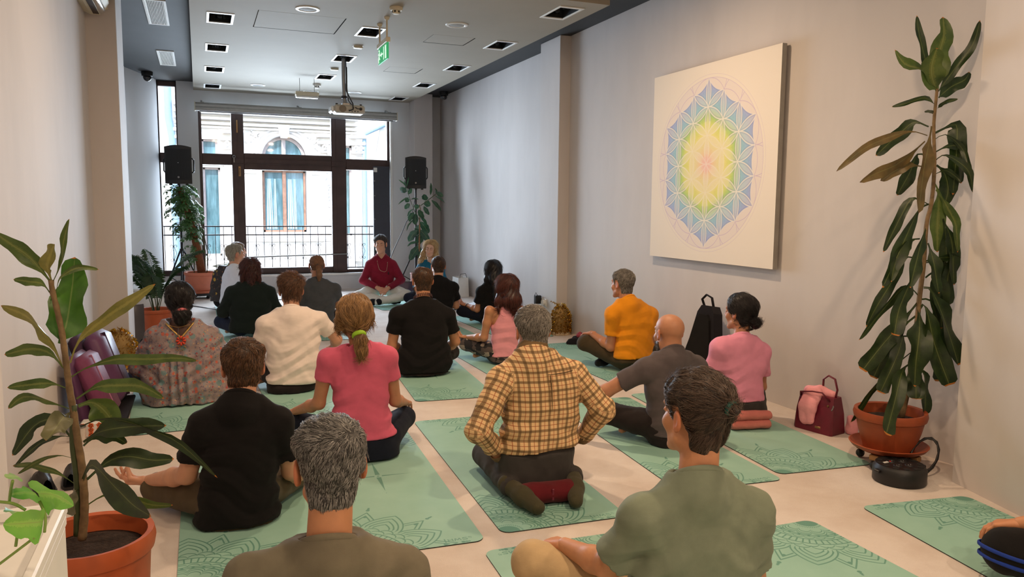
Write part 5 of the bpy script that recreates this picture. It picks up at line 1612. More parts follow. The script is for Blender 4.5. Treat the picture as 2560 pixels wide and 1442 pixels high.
look('grey_tee', label='man seen from behind at the bottom edge with grey hair and olive brown tee', skin='warm', res=0.8, shirt=dict(mat=M_OLIVETEE, hem=0.08, fold=0.0045, vs=0.0068), pants=dict(mat=M_GREYPANT),
     head=(0, 4, 0), ears=1.18, hair=dict(mat=H_SALT, top=0.024, sides=0.008, nape=-0.108, rough=0.0045, n=16000, length=0.026, lift=0.02, clump=0.55, jitter=0.22, seed=1, radius=0.0006, flow=flow_short((0.015, -0.06, 0.10), 0.9, 0.5, -0.4)))
look('sage_tee', label='man in sage green tee and beige trousers with dark hair tied by a teal band', skin='warm', res=0.8, shirt=dict(mat=M_SAGE, hem=0.06, fold=0.0055, cut=0.78, fit=1.10, vs=0.0068), pants=dict(mat=M_BEIGE, fat=1.08),
     head=(12, 2, 0), hair=[dict(mat=H_DKBROWN, top=0.022, sides=0.011, nape=-0.105, rough=0.004, n=15000, length=0.045, lift=0.01, clump=0.4, jitter=0.22, seed=2, radius=0.0006, flow=flow_to((0.0, -0.13, 0.055)), locks=[([(0.0, -0.105, 0.055), (0.0, -0.128, 0.048), (0.0, -0.140, 0.042)], [0.020, 0.014, 0.015], 0.01)])],
     extra=both(band('hair_tie', (0.0, -0.130, 0.047), (0, -1, -0.35), 0.019, 0.006, M_TEALBAND)))
look('black_tee', label='man in black tee and dark khaki trousers on the mat behind the dracaena', skin='light', res=0.85, shirt=dict(mat=M_BLACKTEE, hem=0.008, fit=1.1, cut=0.66, fold=0.005), pants=dict(mat=M_KHAKI, fold=0.005),
     head=(0, 6, 0), ears=1.05, handL=dict(pose='mudra', f=(-0.85, 0.5, 0.0), n=(0, 0, -1), s=(-0.4, -0.9, 0.1)), hair=dict(mat=H_BROWN, top=0.021, sides=0.010, nape=-0.092, n=9000, length=0.026, lift=0.10, seed=3, rough=0.0035, flow=flow_short((0.0, -0.06, 0.11), 0.8, 0.4, 0.5)))
look('pink_tee', label='woman in rose pink tee and navy leggings with blond ponytail and lime green band', fem=True, skin='tan', res=0.9, shirt=dict(mat=M_PINKTEE, hem=0.13, cut=0.50, fold=0.004), pants=dict(mat=M_NAVY, fat=0.92, ankle=0.042, fold=0.0015),
     head=(0, 3, 0), waist=0.24, hair=dict(mat=H_BLOND, top=0.022, sides=0.018, cover=True, nape=-0.09, n=12000, length=0.060, lift=0.02, seed=4, rough=0.002, clump=0.4, jitter=0.15, flow=flow_tail((0.0, -0.118, -0.075)), skip=((0.0, -0.125, -0.078), 0.072),
     locks=[([(0.0, -0.105, -0.072), (0.004, -0.128, -0.10), (0.006, -0.125, -0.15), (0.012, -0.11, -0.19)], [0.021, 0.034, 0.032, 0.012], 0.015), ([(-0.078, -0.01, 0.03), (-0.092, 0.0, -0.045), (-0.088, 0.01, -0.085)], [0.022, 0.014, 0.006], 0.02), ([(0.08, -0.01, 0.03), (0.093, 0.0, -0.04)], [0.02, 0.010], 0.02)]),
     extra=band('hair_band', (0.0, -0.119, -0.080), (0.05, -0.60, -0.80), 0.030, 0.0095, M_LIME))
look('plaid', label='man in brown plaid flannel shirt kneeling on a maroon bolster', pose='kneel', seat=0.02, skin='tan', res=0.85, waist=0.24, shirt=dict(mat=M_PLAID, sleeve='long', hem=0.195, plaid=True, fit=1.14, fold=0.0045, hemwave=0.012, crib=(0.006, 0.020), cup=0.012), pants=dict(mat=M_GREYPANT), socks=M_OLIVESOCK,
     head=(0, 5, 0), handL=dict(f=(0.75, 0.6, -0.1), n=(-0.5, -0.3, 0.8)), handR=dict(f=(-0.7, 0.7, -0.1), n=(0.5, -0.3, 0.8)),
     hair=dict(mat=H_GREY, top=0.014, sides=0.008, nape=-0.095, n=9000, length=0.022, lift=0.2, seed=5, rough=0.0025, flow=flow_short((0.0, -0.06, 0.11), 0.7, 0.5)), extra=plaid_extra)
look('bald', label='bald bearded man in charcoal tee leaning forward with hand on knee', skin='tan', res=0.9, shirt=dict(mat=M_GREYTEE, hem=0.07, cut=0.62, fit=1.05), pants=dict(mat=M_BLKPANT, fold=0.005),
     head=(4, 4, 0), neck=1.08, hair=[dict(name='beard', mat=H_STUB, style='beard', n=2500, length=0.012, lift=0.3, seed=31)], extra=back_logo)
look('pink_kneel',  label='woman in soft pink tee with low black bun sitting on a rolled pink blanket', fem=True, pose='kneel', seat=0.06, skin='tan', res=0.95, waist=0.16, shirt=dict(mat=M_SOFTPINK, hem=0.10, cut=0.66, fit=1.18, fold=0.004), pants=dict(mat=M_GREYPANT, fat=0.98), socks=M_GREYPANT,
     head=(20, 2, 0), hair=dict(mat=H_BLACK, top=0.020, sides=0.017, cover=True, sidecov=-0.02, nape=-0.085, n=7000, length=0.06, lift=0.03, seed=6, flow=flow_to((0.0, -0.12, -0.05)), clump=0.3, jitter=0.15, locks=[([(0.0, -0.095, -0.05), (0.0, -0.115, -0.068), (0.0, -0.11, -0.085)], [0.026, 0.030, 0.016], 0.012)]))
look('yellow', label='grey-haired man in mustard yellow tee and dark olive trousers by the right wall', skin='tan', res=1.0, shirt=dict(mat=M_MUSTARD, hem=0.12, cut=0.62, fit=1.08, fold=0.004), pants=dict(mat=M_DKOLIVE, fold=0.005), socks=M_BLACKSOCK,
     head=(22, 3, 0), hair=dict(mat=H_GREY, top=0.014, sides=0.009, nape=-0.095, n=5000, length=0.024, lift=0.15, seed=7))
look('camo', label='woman in dusty pink racerback tank and camouflage leggings with mahogany hair', fem=True, skin='warm', res=1.0, bare=True, shirt=dict(mat=M_TANK, sleeve='tank', hem=0.075, fold=0.003, collar=False, name='tank_top'), pants=dict(mat=M_CAMO, fat=0.95),
     head=(14, 2, 0), handL=dict(pose='mudra', f=(-0.5, 0.85, 0.0), n=(0.2, 0.1, -1), s=(-0.85, -0.4, 0.1)), hair=dict(mat=H_MAHOG, top=0.020, sides=0.018, cover=True, nape=-0.10, n=8000, length=0.10, lift=0.03, seed=8, flow=flow_down(0.10, -0.05), clump=0.3, jitter=0.15,
     locks=[([(0, -0.04, 0.02), (0.0, -0.085, -0.10), (0.01, -0.105, -0.19)], [0.080, 0.070, 0.026], 0.03, ((1, 0, 0), 1.15)), ([(-0.07, 0.0, 0.03), (-0.088, -0.01, -0.10), (-0.115, -0.03, -0.19)], [0.026, 0.030, 0.010], 0.03), ([(0.07, 0.0, 0.03), (0.088, -0.02, -0.10), (0.10, -0.05, -0.20)], [0.026, 0.030, 0.012], 0.03)]))
look('beads', label='bearded man in black tee with beads round his neck and thinning crown', skin='warm', res=1.0, shirt=dict(mat=M_BLACKTEE, hem=0.03, cut=0.60, fit=1.1), pants=dict(mat=M_BLKPANT, fat=0.9),
     head=(0, 4, 0), hair=[dict(mat=H_BROWN, top=0.009, sides=0.008, nape=-0.098, n=6000, length=0.018, lift=0.15, seed=9, crown_bald=(0.012, -0.02, 0.118, 0.035)), dict(name='beard', mat=H_DKBROWN, style='beard', n=2500, length=0.012, lift=0.3, seed=31)], extra=beads)
look('white_tee', label='man in white tee and dark trousers with wavy light brown hair', skin='light', res=1.0, shirt=dict(mat=M_WHITETEE, hem=0.065, cut=0.62, fit=1.06, fold=0.005), pants=dict(mat=M_BLKPANT),
     head=(0, 6, 0), ears=1.08, hair=dict(mat=H_AUBURN, top=0.026, sides=0.007, nape=-0.092, n=6000, length=0.036, lift=0.35, seed=10, rough=0.006, clump=0.9, flow=flow_short((0.03, -0.06, 0.11), 0.6, 0.9, -0.8)))
look('floral', corew=0.70, label='woman in floral print kaftan with gold neckline and low dark bun', fem=True, skin='dark', res=1.0, shirt=dict(mat=M_FLORAL, sleeve='wide', hem=0.004, fit=1.15, fold=0.006, drape=0.010, inset=0.045, collar=False, vback=(0.118, 0.80), name='kaftan'), pants=dict(mat=M_BLUEJEAN, fat=1.0),
     head=(0, 8, 0), neck=1.1, hair=dict(mat=H_BLACK, top=0.026, sides=0.024, cover=True, nape=-0.085, n=6000, length=0.05, lift=0.05, seed=11, flow=flow_to((0.012, -0.12, -0.07)), rough=0.004, locks=[([(0.012, -0.098, -0.070), (0.014, -0.120, -0.105), (0.005, -0.115, -0.15)], [0.022, 0.042, 0.030], 0.015, ((1, 0, 0), 1.4))]), extra=kaftan_trim)
look('green', label='person in dark green jumper and blue jeans with dark wavy bob', fem=True, skin='light', res=1.15, shirt=dict(mat=M_DKGREEN, sleeve='long', hem=0.045, fit=1.25), pants=dict(mat=M_BLUEJEAN),
     head=(0, 6, 0), hair=dict(mat=H_MAHOG, top=0.028, sides=0.026, cover=True, nape=-0.105, n=4500, length=0.05, lift=0.12, seed=12, rough=0.006, clump=0.9, flow=flow_down(0.25, -0.1), locks=[([(-0.06, -0.05, -0.02), (-0.075, -0.045, -0.10)], [0.05, 0.03], 0.03), ([(0.06, -0.05, -0.02), (0.078, -0.05, -0.10)], [0.05, 0.028], 0.03), ([(0, -0.07, -0.02), (0, -0.085, -0.105)], [0.06, 0.035], 0.03)]))
look('white_side', label='silver-haired person in white long-sleeved top looking towards the wall on the right', skin='light', res=1.2, shirt=dict(mat=M_WHITE2, sleeve='long', hem=0.05, fit=1.1), pants=dict(mat=M_BLUEJEAN), head=(-22, 0, 0),
     hair=dict(mat=H_SILVER, top=0.018, sides=0.012, nape=-0.09, n=3500, length=0.03, lift=0.15, seed=13))
look('patterned', label='person in black and yellow flowered garment half hidden behind the silver-haired person', fem=True, skin='light', res=1.3, shirt=dict(mat=M_YELLOWFLOWER, sleeve='long', hem=0.02, fit=1.2), pants=dict(mat=M_BLKPANT), head=(-22, 0, 0),
     hair=dict(mat=H_BLOND, top=0.02, sides=0.018, cover=True, nape=-0.1, n=2500, length=0.06, lift=0.05, seed=14, flow=flow_down(0.1, -0.1)))
look('ponytail', label='person in slate grey tee with thin sandy ponytail sitting before the window', skin='tan', res=1.15, shirt=dict(mat=M_SLATETEE, hem=0.03, cut=0.7, fit=1.15), pants=dict(mat=M_BLKPANT), ears=1.1,
     head=(0, 5, 0), hair=dict(mat=H_GINGER, top=0.005, sides=0.006, nape=-0.08, n=3500, length=0.05, lift=0.02, seed=15, rough=0.001, flow=flow_to((0.0, -0.12, 0.0)), clump=0.2, locks=[([(0.0, -0.105, 0.0), (0.004, -0.125, -0.04), (0.012, -0.120, -0.115), (0.008, -0.112, -0.165)], [0.012, 0.028, 0.034, 0.020], 0.012, ((0, 1, 0), 0.6))]),
     extra=band('hair_tie', (0.0, -0.112, 0.0), (0, -0.9, -0.4), 0.014, 0.005, M_SLATETEE))
look('black_back', label='man in black tee with short brown hair sitting in front of the blonde woman', skin='light', res=1.15, shirt=dict(mat=M_BLACKTEE, hem=0.04, cut=0.66, fit=1.1), pants=dict(mat=M_GREYPANT), head=(0, 3, 0),
     hair=dict(mat=H_BROWN, top=0.009, sides=0.007, nape=-0.09, n=3500, length=0.016, lift=0.15, seed=16))
look('long_hair', label='woman in black tee with long straight black hair beside the right wall', fem=True, skin='tan', res=1.1, shirt=dict(mat=M_BLACKTEE, hem=0.05, cut=0.62, fit=1.15), pants=dict(mat=M_NAVY), head=(10, 2, 0),
     handL=dict(pose='mudra', f=(-0.5, 0.85, 0.25), n=(0.3, 0.1, -1), s=(-0.8, -0.4, 0.3)), extra=wristband('L', M_BLACK),
     hair=dict(mat=H_BLACK, top=0.018, sides=0.016, cover=True, nape=-0.1, n=5000, length=0.12, lift=0.02, seed=17, flow=flow_down(0.05, -0.08), clump=0.2, jitter=0.1, locks=[([(0, -0.035, 0.02), (0.0, -0.085, -0.12), (0.0, -0.115, -0.36)], [0.09, 0.075, 0.05], 0.03, ((1, 0, 0), 1.15)), ([(-0.07, 0.0, 0.02), (-0.085, -0.005, -0.10), (-0.09, -0.01, -0.21)], [0.03, 0.03, 0.012], 0.03)]))
look('teacher', label='man in burgundy shirt facing the group with hands clasped over pale trousers', skin='light', res=1.0, seat=0.10, facing=True, waist=0.10, shirt=dict(mat=M_MAROON, sleeve='long', hem=0.05, fit=1.12, vs=0.0075, collar=False, vfront=(0.075, 0.75)), pants=dict(mat=M_OFFWHITE, fat=1.12, fold=0.005), socks=M_BLACKSOCK,
     head=(-10, 6, 0), handL=dict(f=(0.70, 0.55, -0.45), n=(-0.2, 0.6, 0.75), s=(0.3, -0.4, 0.85), curl=(0.5, 0.7, 0.4)), handR=dict(f=(-0.65, 0.60, -0.45), n=(0.2, 0.6, 0.75), s=(-0.3, -0.4, 0.85), curl=(0.4, 0.6, 0.4)),
     hair=dict(mat=H_DKBROWN, top=0.024, sides=0.012, nape=-0.085, front=0.070, side=-0.02, n=5000, length=0.024, lift=0.05, seed=18, rough=0.004), extra=glasses_on_chest)
look('blonde', label='woman in teal top with long wavy blonde hair and closed eyes', fem=True, skin='pale', res=1.0, facing=True, seat=0.06, shirt=dict(mat=M_TEAL, sleeve='long', hem=0.06, fit=1.15, scoop=-0.02, collar=False), pants=dict(mat=M_NAVY), head=(-14, 8, -6),
     hair=dict(mat=H_BLONDE, top=0.020, sides=0.016, cover=True, sidecov=0.02, front=0.072, nape=-0.1, n=6000, length=0.11, lift=0.05, seed=19, flow=flow_down(0.22, 0.05), clump=0.5, jitter=0.2,
     locks=[([(0, -0.05, 0.0), (0, -0.09, -0.12), (0, -0.09, -0.24)], [0.08, 0.07, 0.04], 0.03, ((1, 0, 0), 1.2)), ([(-0.072, 0.01, 0.04), (-0.096, 0.025, -0.06), (-0.105, 0.04, -0.16), (-0.085, 0.06, -0.235)], [0.026, 0.030, 0.034, 0.014], 0.025), ([(0.072, 0.01, 0.04), (0.096, 0.025, -0.06), (0.11, 0.03, -0.15), (0.10, 0.05, -0.23)], [0.026, 0.030, 0.034, 0.014], 0.025)]),
     extra=lambda r, J: eyebrows(r, J, H_BLOND))
look('edge', label='person mostly out of frame on the right with blue-striped black trousers and hand on knee', skin='warm', res=0.9, shirt=dict(mat=M_BLACKTEE, hem=0.06), pants=dict(mat=M_BLACKTEE, fat=1.25), extra=knee_stripes, head=(0, 0, 0), hair=dict(mat=H_DKBROWN, n=2000, seed=20))
MEASURED['edge'] = {'loc': [3.30, 1.50], 'yaw': 6, 'H': [0.0, 0.03, 0.76], 'hs': 1.0, 'tors': [[0.02, 0, 0, 0.18, 0.125], [0.10, 0, 0, 0.185, 0.125], [0.30, 0, 0, 0.165, 0.115], [0.45, 0, 0, 0.19, 0.115], [0.53, 0, 0, 0.185, 0.10], [0.58, 0, 0, 0.13, 0.08], [0.63, 0, 0, 0.07, 0.06]]}
MEASURED['teacher'].update(WL=[-0.075, 0.25, 0.235], WR=[0.080, 0.24, 0.245], EL=[-0.27, 0.05, 0.33], ER=[0.27, 0.05, 0.33], KL=[-0.34, 0.27, 0.13], KR=[0.34, 0.27, 0.13])
MEASURED['edge'].update(loc=[3.22, 1.62], KL=[-0.40, 0.30, 0.13], WL=[-0.31, 0.31, 0.215], EL=[-0.24, 0.06, 0.33])
MEASURED['plaid'].update(AL=[-0.17, -0.08, 0.06], TL=[-0.13, -0.32, 0.04], AR=[0.18, -0.07, 0.06], TR=[0.07, -0.31, 0.04])
MEASURED['patterned']['loc'] = [0.27, 10.95]
MEASURED['black_back'].update(KL=[-0.22, 0.32, 0.13], KR=[0.2, 0.32, 0.13])
MEASURED['long_hair'].update(KR=[0.25, 0.3, 0.13])
MEASURED['pink_kneel'].update(AL=[-0.12, 0.12, 0.06], TL=[-0.09, -0.03, 0.035], AR=[0.12, 0.12, 0.06], TR=[0.09, -0.03, 0.035])
MEASURED['teacher']['N'][2] += 0.045
MEASURED['blonde'].update(WL=[-0.2, 0.25, 0.22], WR=[0.2, 0.25, 0.22])
for key, L in LOOKS.items():
    if ONLY and key not in ONLY:
        continue
    make_person(MEASURED[key], L)
# ------------------------------------------------------------------ exercise mats with their flat print
def seg_d(X, Y, a, b):
    ax, ay = a; bx, by = b
    dx, dy = bx - ax, by - ay
    t = np.clip(((X - ax) * dx + (Y - ay) * dy) / (dx * dx + dy * dy + 1e-12), 0, 1)
    return np.hypot(X - ax - t * dx, Y - ay - t * dy)

def mat_print():
    W, L, nx, ny = 0.61, 1.83, 560, 1680
    X, Y = np.meshgrid((np.arange(nx) + 0.5) / nx * W, (np.arange(ny) + 0.5) / ny * L)
    ink = np.zeros_like(X)
    lw = 0.0034
    def line(d, w=lw):
        np.maximum(ink, np.clip((w - d) / 0.0012 + 0.5, 0, 1), out=ink)
    def curve(f, mask, w=lw):
        gy, gx = np.gradient(f, L / ny, W / nx)
        d = np.abs(f) / np.maximum(np.hypot(gx, gy), 0.8)
        line(np.where(mask, d, 1), w)
    def half(X, Y):
        x, y = X - 0.035, Y - 0.012
        r, th = np.hypot(x, y), np.arctan2(y, x)
        n = 24
        u = (th / (2 * np.pi) * n) % 1.0 - 0.5            # 24 sectors
        u2 = (th / (2 * np.pi) * n + 0.5) % 1.0 - 0.5
        n3 = 12
        v = (th / (2 * np.pi) * n3) % 1.0 - 0.5
        line(np.where(r < 0.052, 0, 1), 0.5)
        line(np.abs(r - (0.060 + 0.008 * np.abs(((th * 40 / 6.283) % 1) - 0.5) * 2)), 0.0025)
        p = np.abs(v) * 2
        for k in (0.0, 0.018, 0.032):                      # inner petals
            line(np.abs(r - (0.086 + k + 0.030 * np.sqrt(np.clip(1 - p * p, 0, 1)))))
        line(np.abs(r - 0.150)); line(np.abs(r - 0.163))
        line(np.hypot(r - 0.1565, u * 2 * np.pi / n * r) - 0.0025)
        line(np.abs(r - (0.168 + 0.016 * np.sqrt(np.clip(1 - 4 * u * u, 0, 1)))))
        line(np.abs(r - 0.196)); line(np.abs(r - 0.238))
        line(np.where((r > 0.196) & (r < 0.238), np.abs(((th / (2 * np.pi) * 52) % 1) - 0.5) * r * 2 * np.pi / 52, 1))
        line(np.abs(r - (0.242 + 0.026 * np.sqrt(np.clip(1 - 4 * u * u, 0, 1)))))
        line(np.abs(r - (0.258 + 0.030 * np.sqrt(np.clip(1 - 4 * u2 * u2, 0, 1)))))
        n4 = 10
        q = np.abs((th / (2 * np.pi) * n4) % 1.0 - 0.5) * 2   # 0 at petal axis, 1 between
        q2 = np.abs((th / (2 * np.pi) * n4 + 0.5) % 1.0 - 0.5) * 2
        for k in range(4):                                  # nested pointed petals
            top = 0.440 - 0.033 * k
            w_ = 1.0 - 0.19 * k
            edge = 0.292 + (top - 0.292) * np.clip(1 - (q / w_), 0, 1) ** 0.62
            m = q < w_
            curve(edge - r, m & (r > 0.290))
        pet = 0.292 + (0.440 - 0.292) * np.clip(1 - q, 0, 1) ** 0.62
        edge = 0.33 + 0.125 * np.clip(1 - q2 / 0.80, 0, 1) ** 1.5   # thorny stars between them
        curve(edge - r, (q2 < 0.80) & (r > pet))
        curve(edge - 0.035 - r, (q2 < 0.50) & (r > pet + 0.01))
        for rr, sz in ((0.405, 0.006), (0.482, 0.006), (0.497, 0.0035), (0.508, 0.0022)):
            line(np.hypot(r - rr, (((th / (2 * np.pi) * n4) % 1.0) - 0.0 - np.round((th / (2 * np.pi) * n4) % 1.0)) * 2 * np.pi / n4 * rr) - sz)
        # lettering at the other corner
        tx, ty, s = 0.445, 0.030, 0.026
        def stroke(pts, w=0.0022):
            for a, b in zip(pts[:-1], pts[1:]):
                line(seg_d(X, Y, (tx + a[0] * s, ty + a[1] * s), (tx + b[0] * s, ty + b[1] * s)), w)
        stroke([(0, -0.1), (0, 1.1)], 0.0028)
        stroke([(0.55, 0.1), (0.55, 0.9)]); stroke([(0.55, 0.55), (1.25, 0.55)]); stroke([(1.25, 0.1), (1.25, 0.9)])
        stroke([(1.6, 0.1), (1.75, 0.9), (2.1, 0.3), (2.45, 0.9), (2.6, 0.1)])
        stroke([(3.7, 0.9), (3.1, 0.9), (2.95, 0.72), (3.1, 0.55), (3.55, 0.5), (3.7, 0.3), (3.55, 0.12), (2.9, 0.1)])
        cir = [(4.15 + 0.2 * math.cos(a), 0.85 + 0.2 * math.sin(a)) for a in np.linspace(0, 6.283, 13)]
        stroke(cir, 0.0009); stroke([(4.1, 0.75), (4.1, 0.95), (4.18, 0.95), (4.2, 0.87), (4.1, 0.85), (4.2, 0.75)], 0.0007)
        sw = [(3.75 + 0.75 * math.cos(a), 0.75 + 0.5 * math.sin(a)) for a in np.linspace(-0.9, 0.6, 7)]
        stroke(sw, 0.0009)
    half(X, Y)
    half(W - X, L - Y)
    cx, cy = W / 2, L / 2
    for sx in (-1, 1):
        d = np.abs(Y - cy) - 0.0065 * np.clip(1 - (sx * (X - cx) - 0.02) / 0.15, 0, 1)
        line(np.where((sx * (X - cx) > 0.02) & (sx * (X - cx) < 0.17), d, 1), 0.0005)
        line(np.hypot(X - cx - sx * 0.20, Y - cy), 0.003)
        d = np.abs(X - cx) - 0.012 * np.clip(1 - (sx * (Y - cy) - 0.02) / 0.20, 0, 1)
        line(np.where((sx * (Y - cy) > 0.02) & (sx * (Y - cy) < 0.22), d, 1), 0.0005)
        line(np.hypot(Y - cy - sx * 0.25, X - cx), 0.003)
    line(np.maximum(np.abs(X - cx), np.abs(Y - cy)), 0.006)
    return ink

k = N('mat_print_surface')
im = image_from('mat_print', np.repeat(mat_print()[..., None], 3, 2))
im.colorspace_settings.name = 'Non-Color'
uv = k.n('ShaderNodeUVMap', uv_map='print')
tex = k.n('ShaderNodeTexImage', image=im)
k.l(uv.outputs[0], tex.inputs[0])
gr = k.ramp(k.noise(k.coord(), 5, 4), [(0.3, srgb(140, 184, 170)), (0.7, srgb(150, 192, 178))])
k.set(Base_Color=k.mix(k.math('MULTIPLY', tex.outputs[0], 0.85), gr, srgb(84, 138, 124)), Roughness=0.62)
k.bump(k.noise(k.coord(), 500, 2), 0.1, 0.002)
M_MATTOP = k.m
M_MATSIDE = plain('mat_rubber_underside', (44, 52, 48), 0.8)

def rounded(w, l, r, n=6):
    out = []
    for cx, cy, a0 in ((w - r, r, -90), (w - r, l - r, 0), (r, l - r, 90), (r, r, 180)):
        for i in range(n + 1):
            a = math.radians(a0 + 90 * i / n)
            out.append((cx + r * math.cos(a), cy + r * math.sin(a)))
    return out

def mat_mesh():
    W, L, h = 0.61, 1.83, 0.0048
    P = rounded(W, L, 0.045)
    n = len(P)
    vs = [(x, y, 0.0006) for x, y in P] + [(x, y, h) for x, y in P]
    fs = [tuple(range(n))[::-1], tuple(range(n, 2 * n))] + [(i, (i + 1) % n, n + (i + 1) % n, n + i) for i in range(n)]
    me = bpy.data.meshes.new('yoga_mat')
    me.from_pydata(vs, [], fs)
    me.materials.append(M_MATSIDE); me.materials.append(M_MATTOP)
    me.polygons[1].material_index = 1
    u = me.uv_layers.new(name='print')
    for p in me.polygons:
        for li in p.loop_indices:
            v = me.vertices[me.loops[li].vertex_index].co
            u.data[li].uv = (v.x / W, v.y / L)
    return me
ME_MAT = mat_mesh()
MATS = [((1.174, 2.984), -2.8, 'sage green printed mat under the man in the plaid shirt'),
        ((0.474, 2.975), -2.9, 'sage green printed mat under the woman in rose pink tee'),
        ((-0.12, 2.95), 0.0, 'sage green printed mat under the man in black tee behind the dracaena'),
        ((-0.445, 5.10), 2.5, 'sage green printed mat under the woman in floral kaftan'),
        ((0.41, 5.19), 1.4, 'sage green printed mat under the man in white tee'),
        ((1.412, 5.311), -4.8, 'sage green printed mat under the man with beads'),
        ((2.222, 5.35), 0.4, 'sage green printed mat under the woman in camouflage leggings'),
        ((3.05, 5.33), 0.0, 'sage green printed mat under the man in mustard yellow tee'),
        ((2.182, 3.13), -4.6, 'sage green printed mat under the bald man in charcoal tee'),
        ((2.832, 3.155), -5.0, 'sage green printed mat under the rolled pink blanket'),
        ((0.95, 1.02), -2.8, 'sage green printed mat under the man in sage green tee'),
        ((1.905, 0.80), -0.8, 'sage green printed mat with nobody on it at the bottom of the picture'),
        ((2.63, 0.85), -8.0, 'sage green printed mat beside the entrance wall with a striped knee on it'),
        ((2.27, 10.22), 7.0, 'sage green printed mat under the man in burgundy shirt'),
        ((2.97, 7.55), 1.5, 'sage green printed mat under the woman with long black hair'),
        ((2.19, 7.70), -0.5, 'sage green printed mat under the man in black tee before the blonde woman'),
        ((0.225, 7.66), 2.0, 'sage green printed mat under the person in dark green jumper'),
        ((0.165, 9.66), 0.0, 'sage green printed mat under the silver-haired person'),
        ((0.93, 8.10), 0.0, 'sage green printed mat under the person with sandy ponytail')]
for (x, y), a, lab in MATS:
    o = link('yoga_mat', ME_MAT)
    o.location = (x, y, 0.0)
    o.rotation_euler = (0, 0, math.radians(a))
    tag(o, lab, 'mat', 'printed mats laid out on the carpet')
o = link('yoga_mat', ME_MAT); o.location = (0.02, 1.0, 0); tag(o, 'sage green printed mat under the grey-haired man at the bottom edge', 'mat', 'printed mats laid out on the carpet')
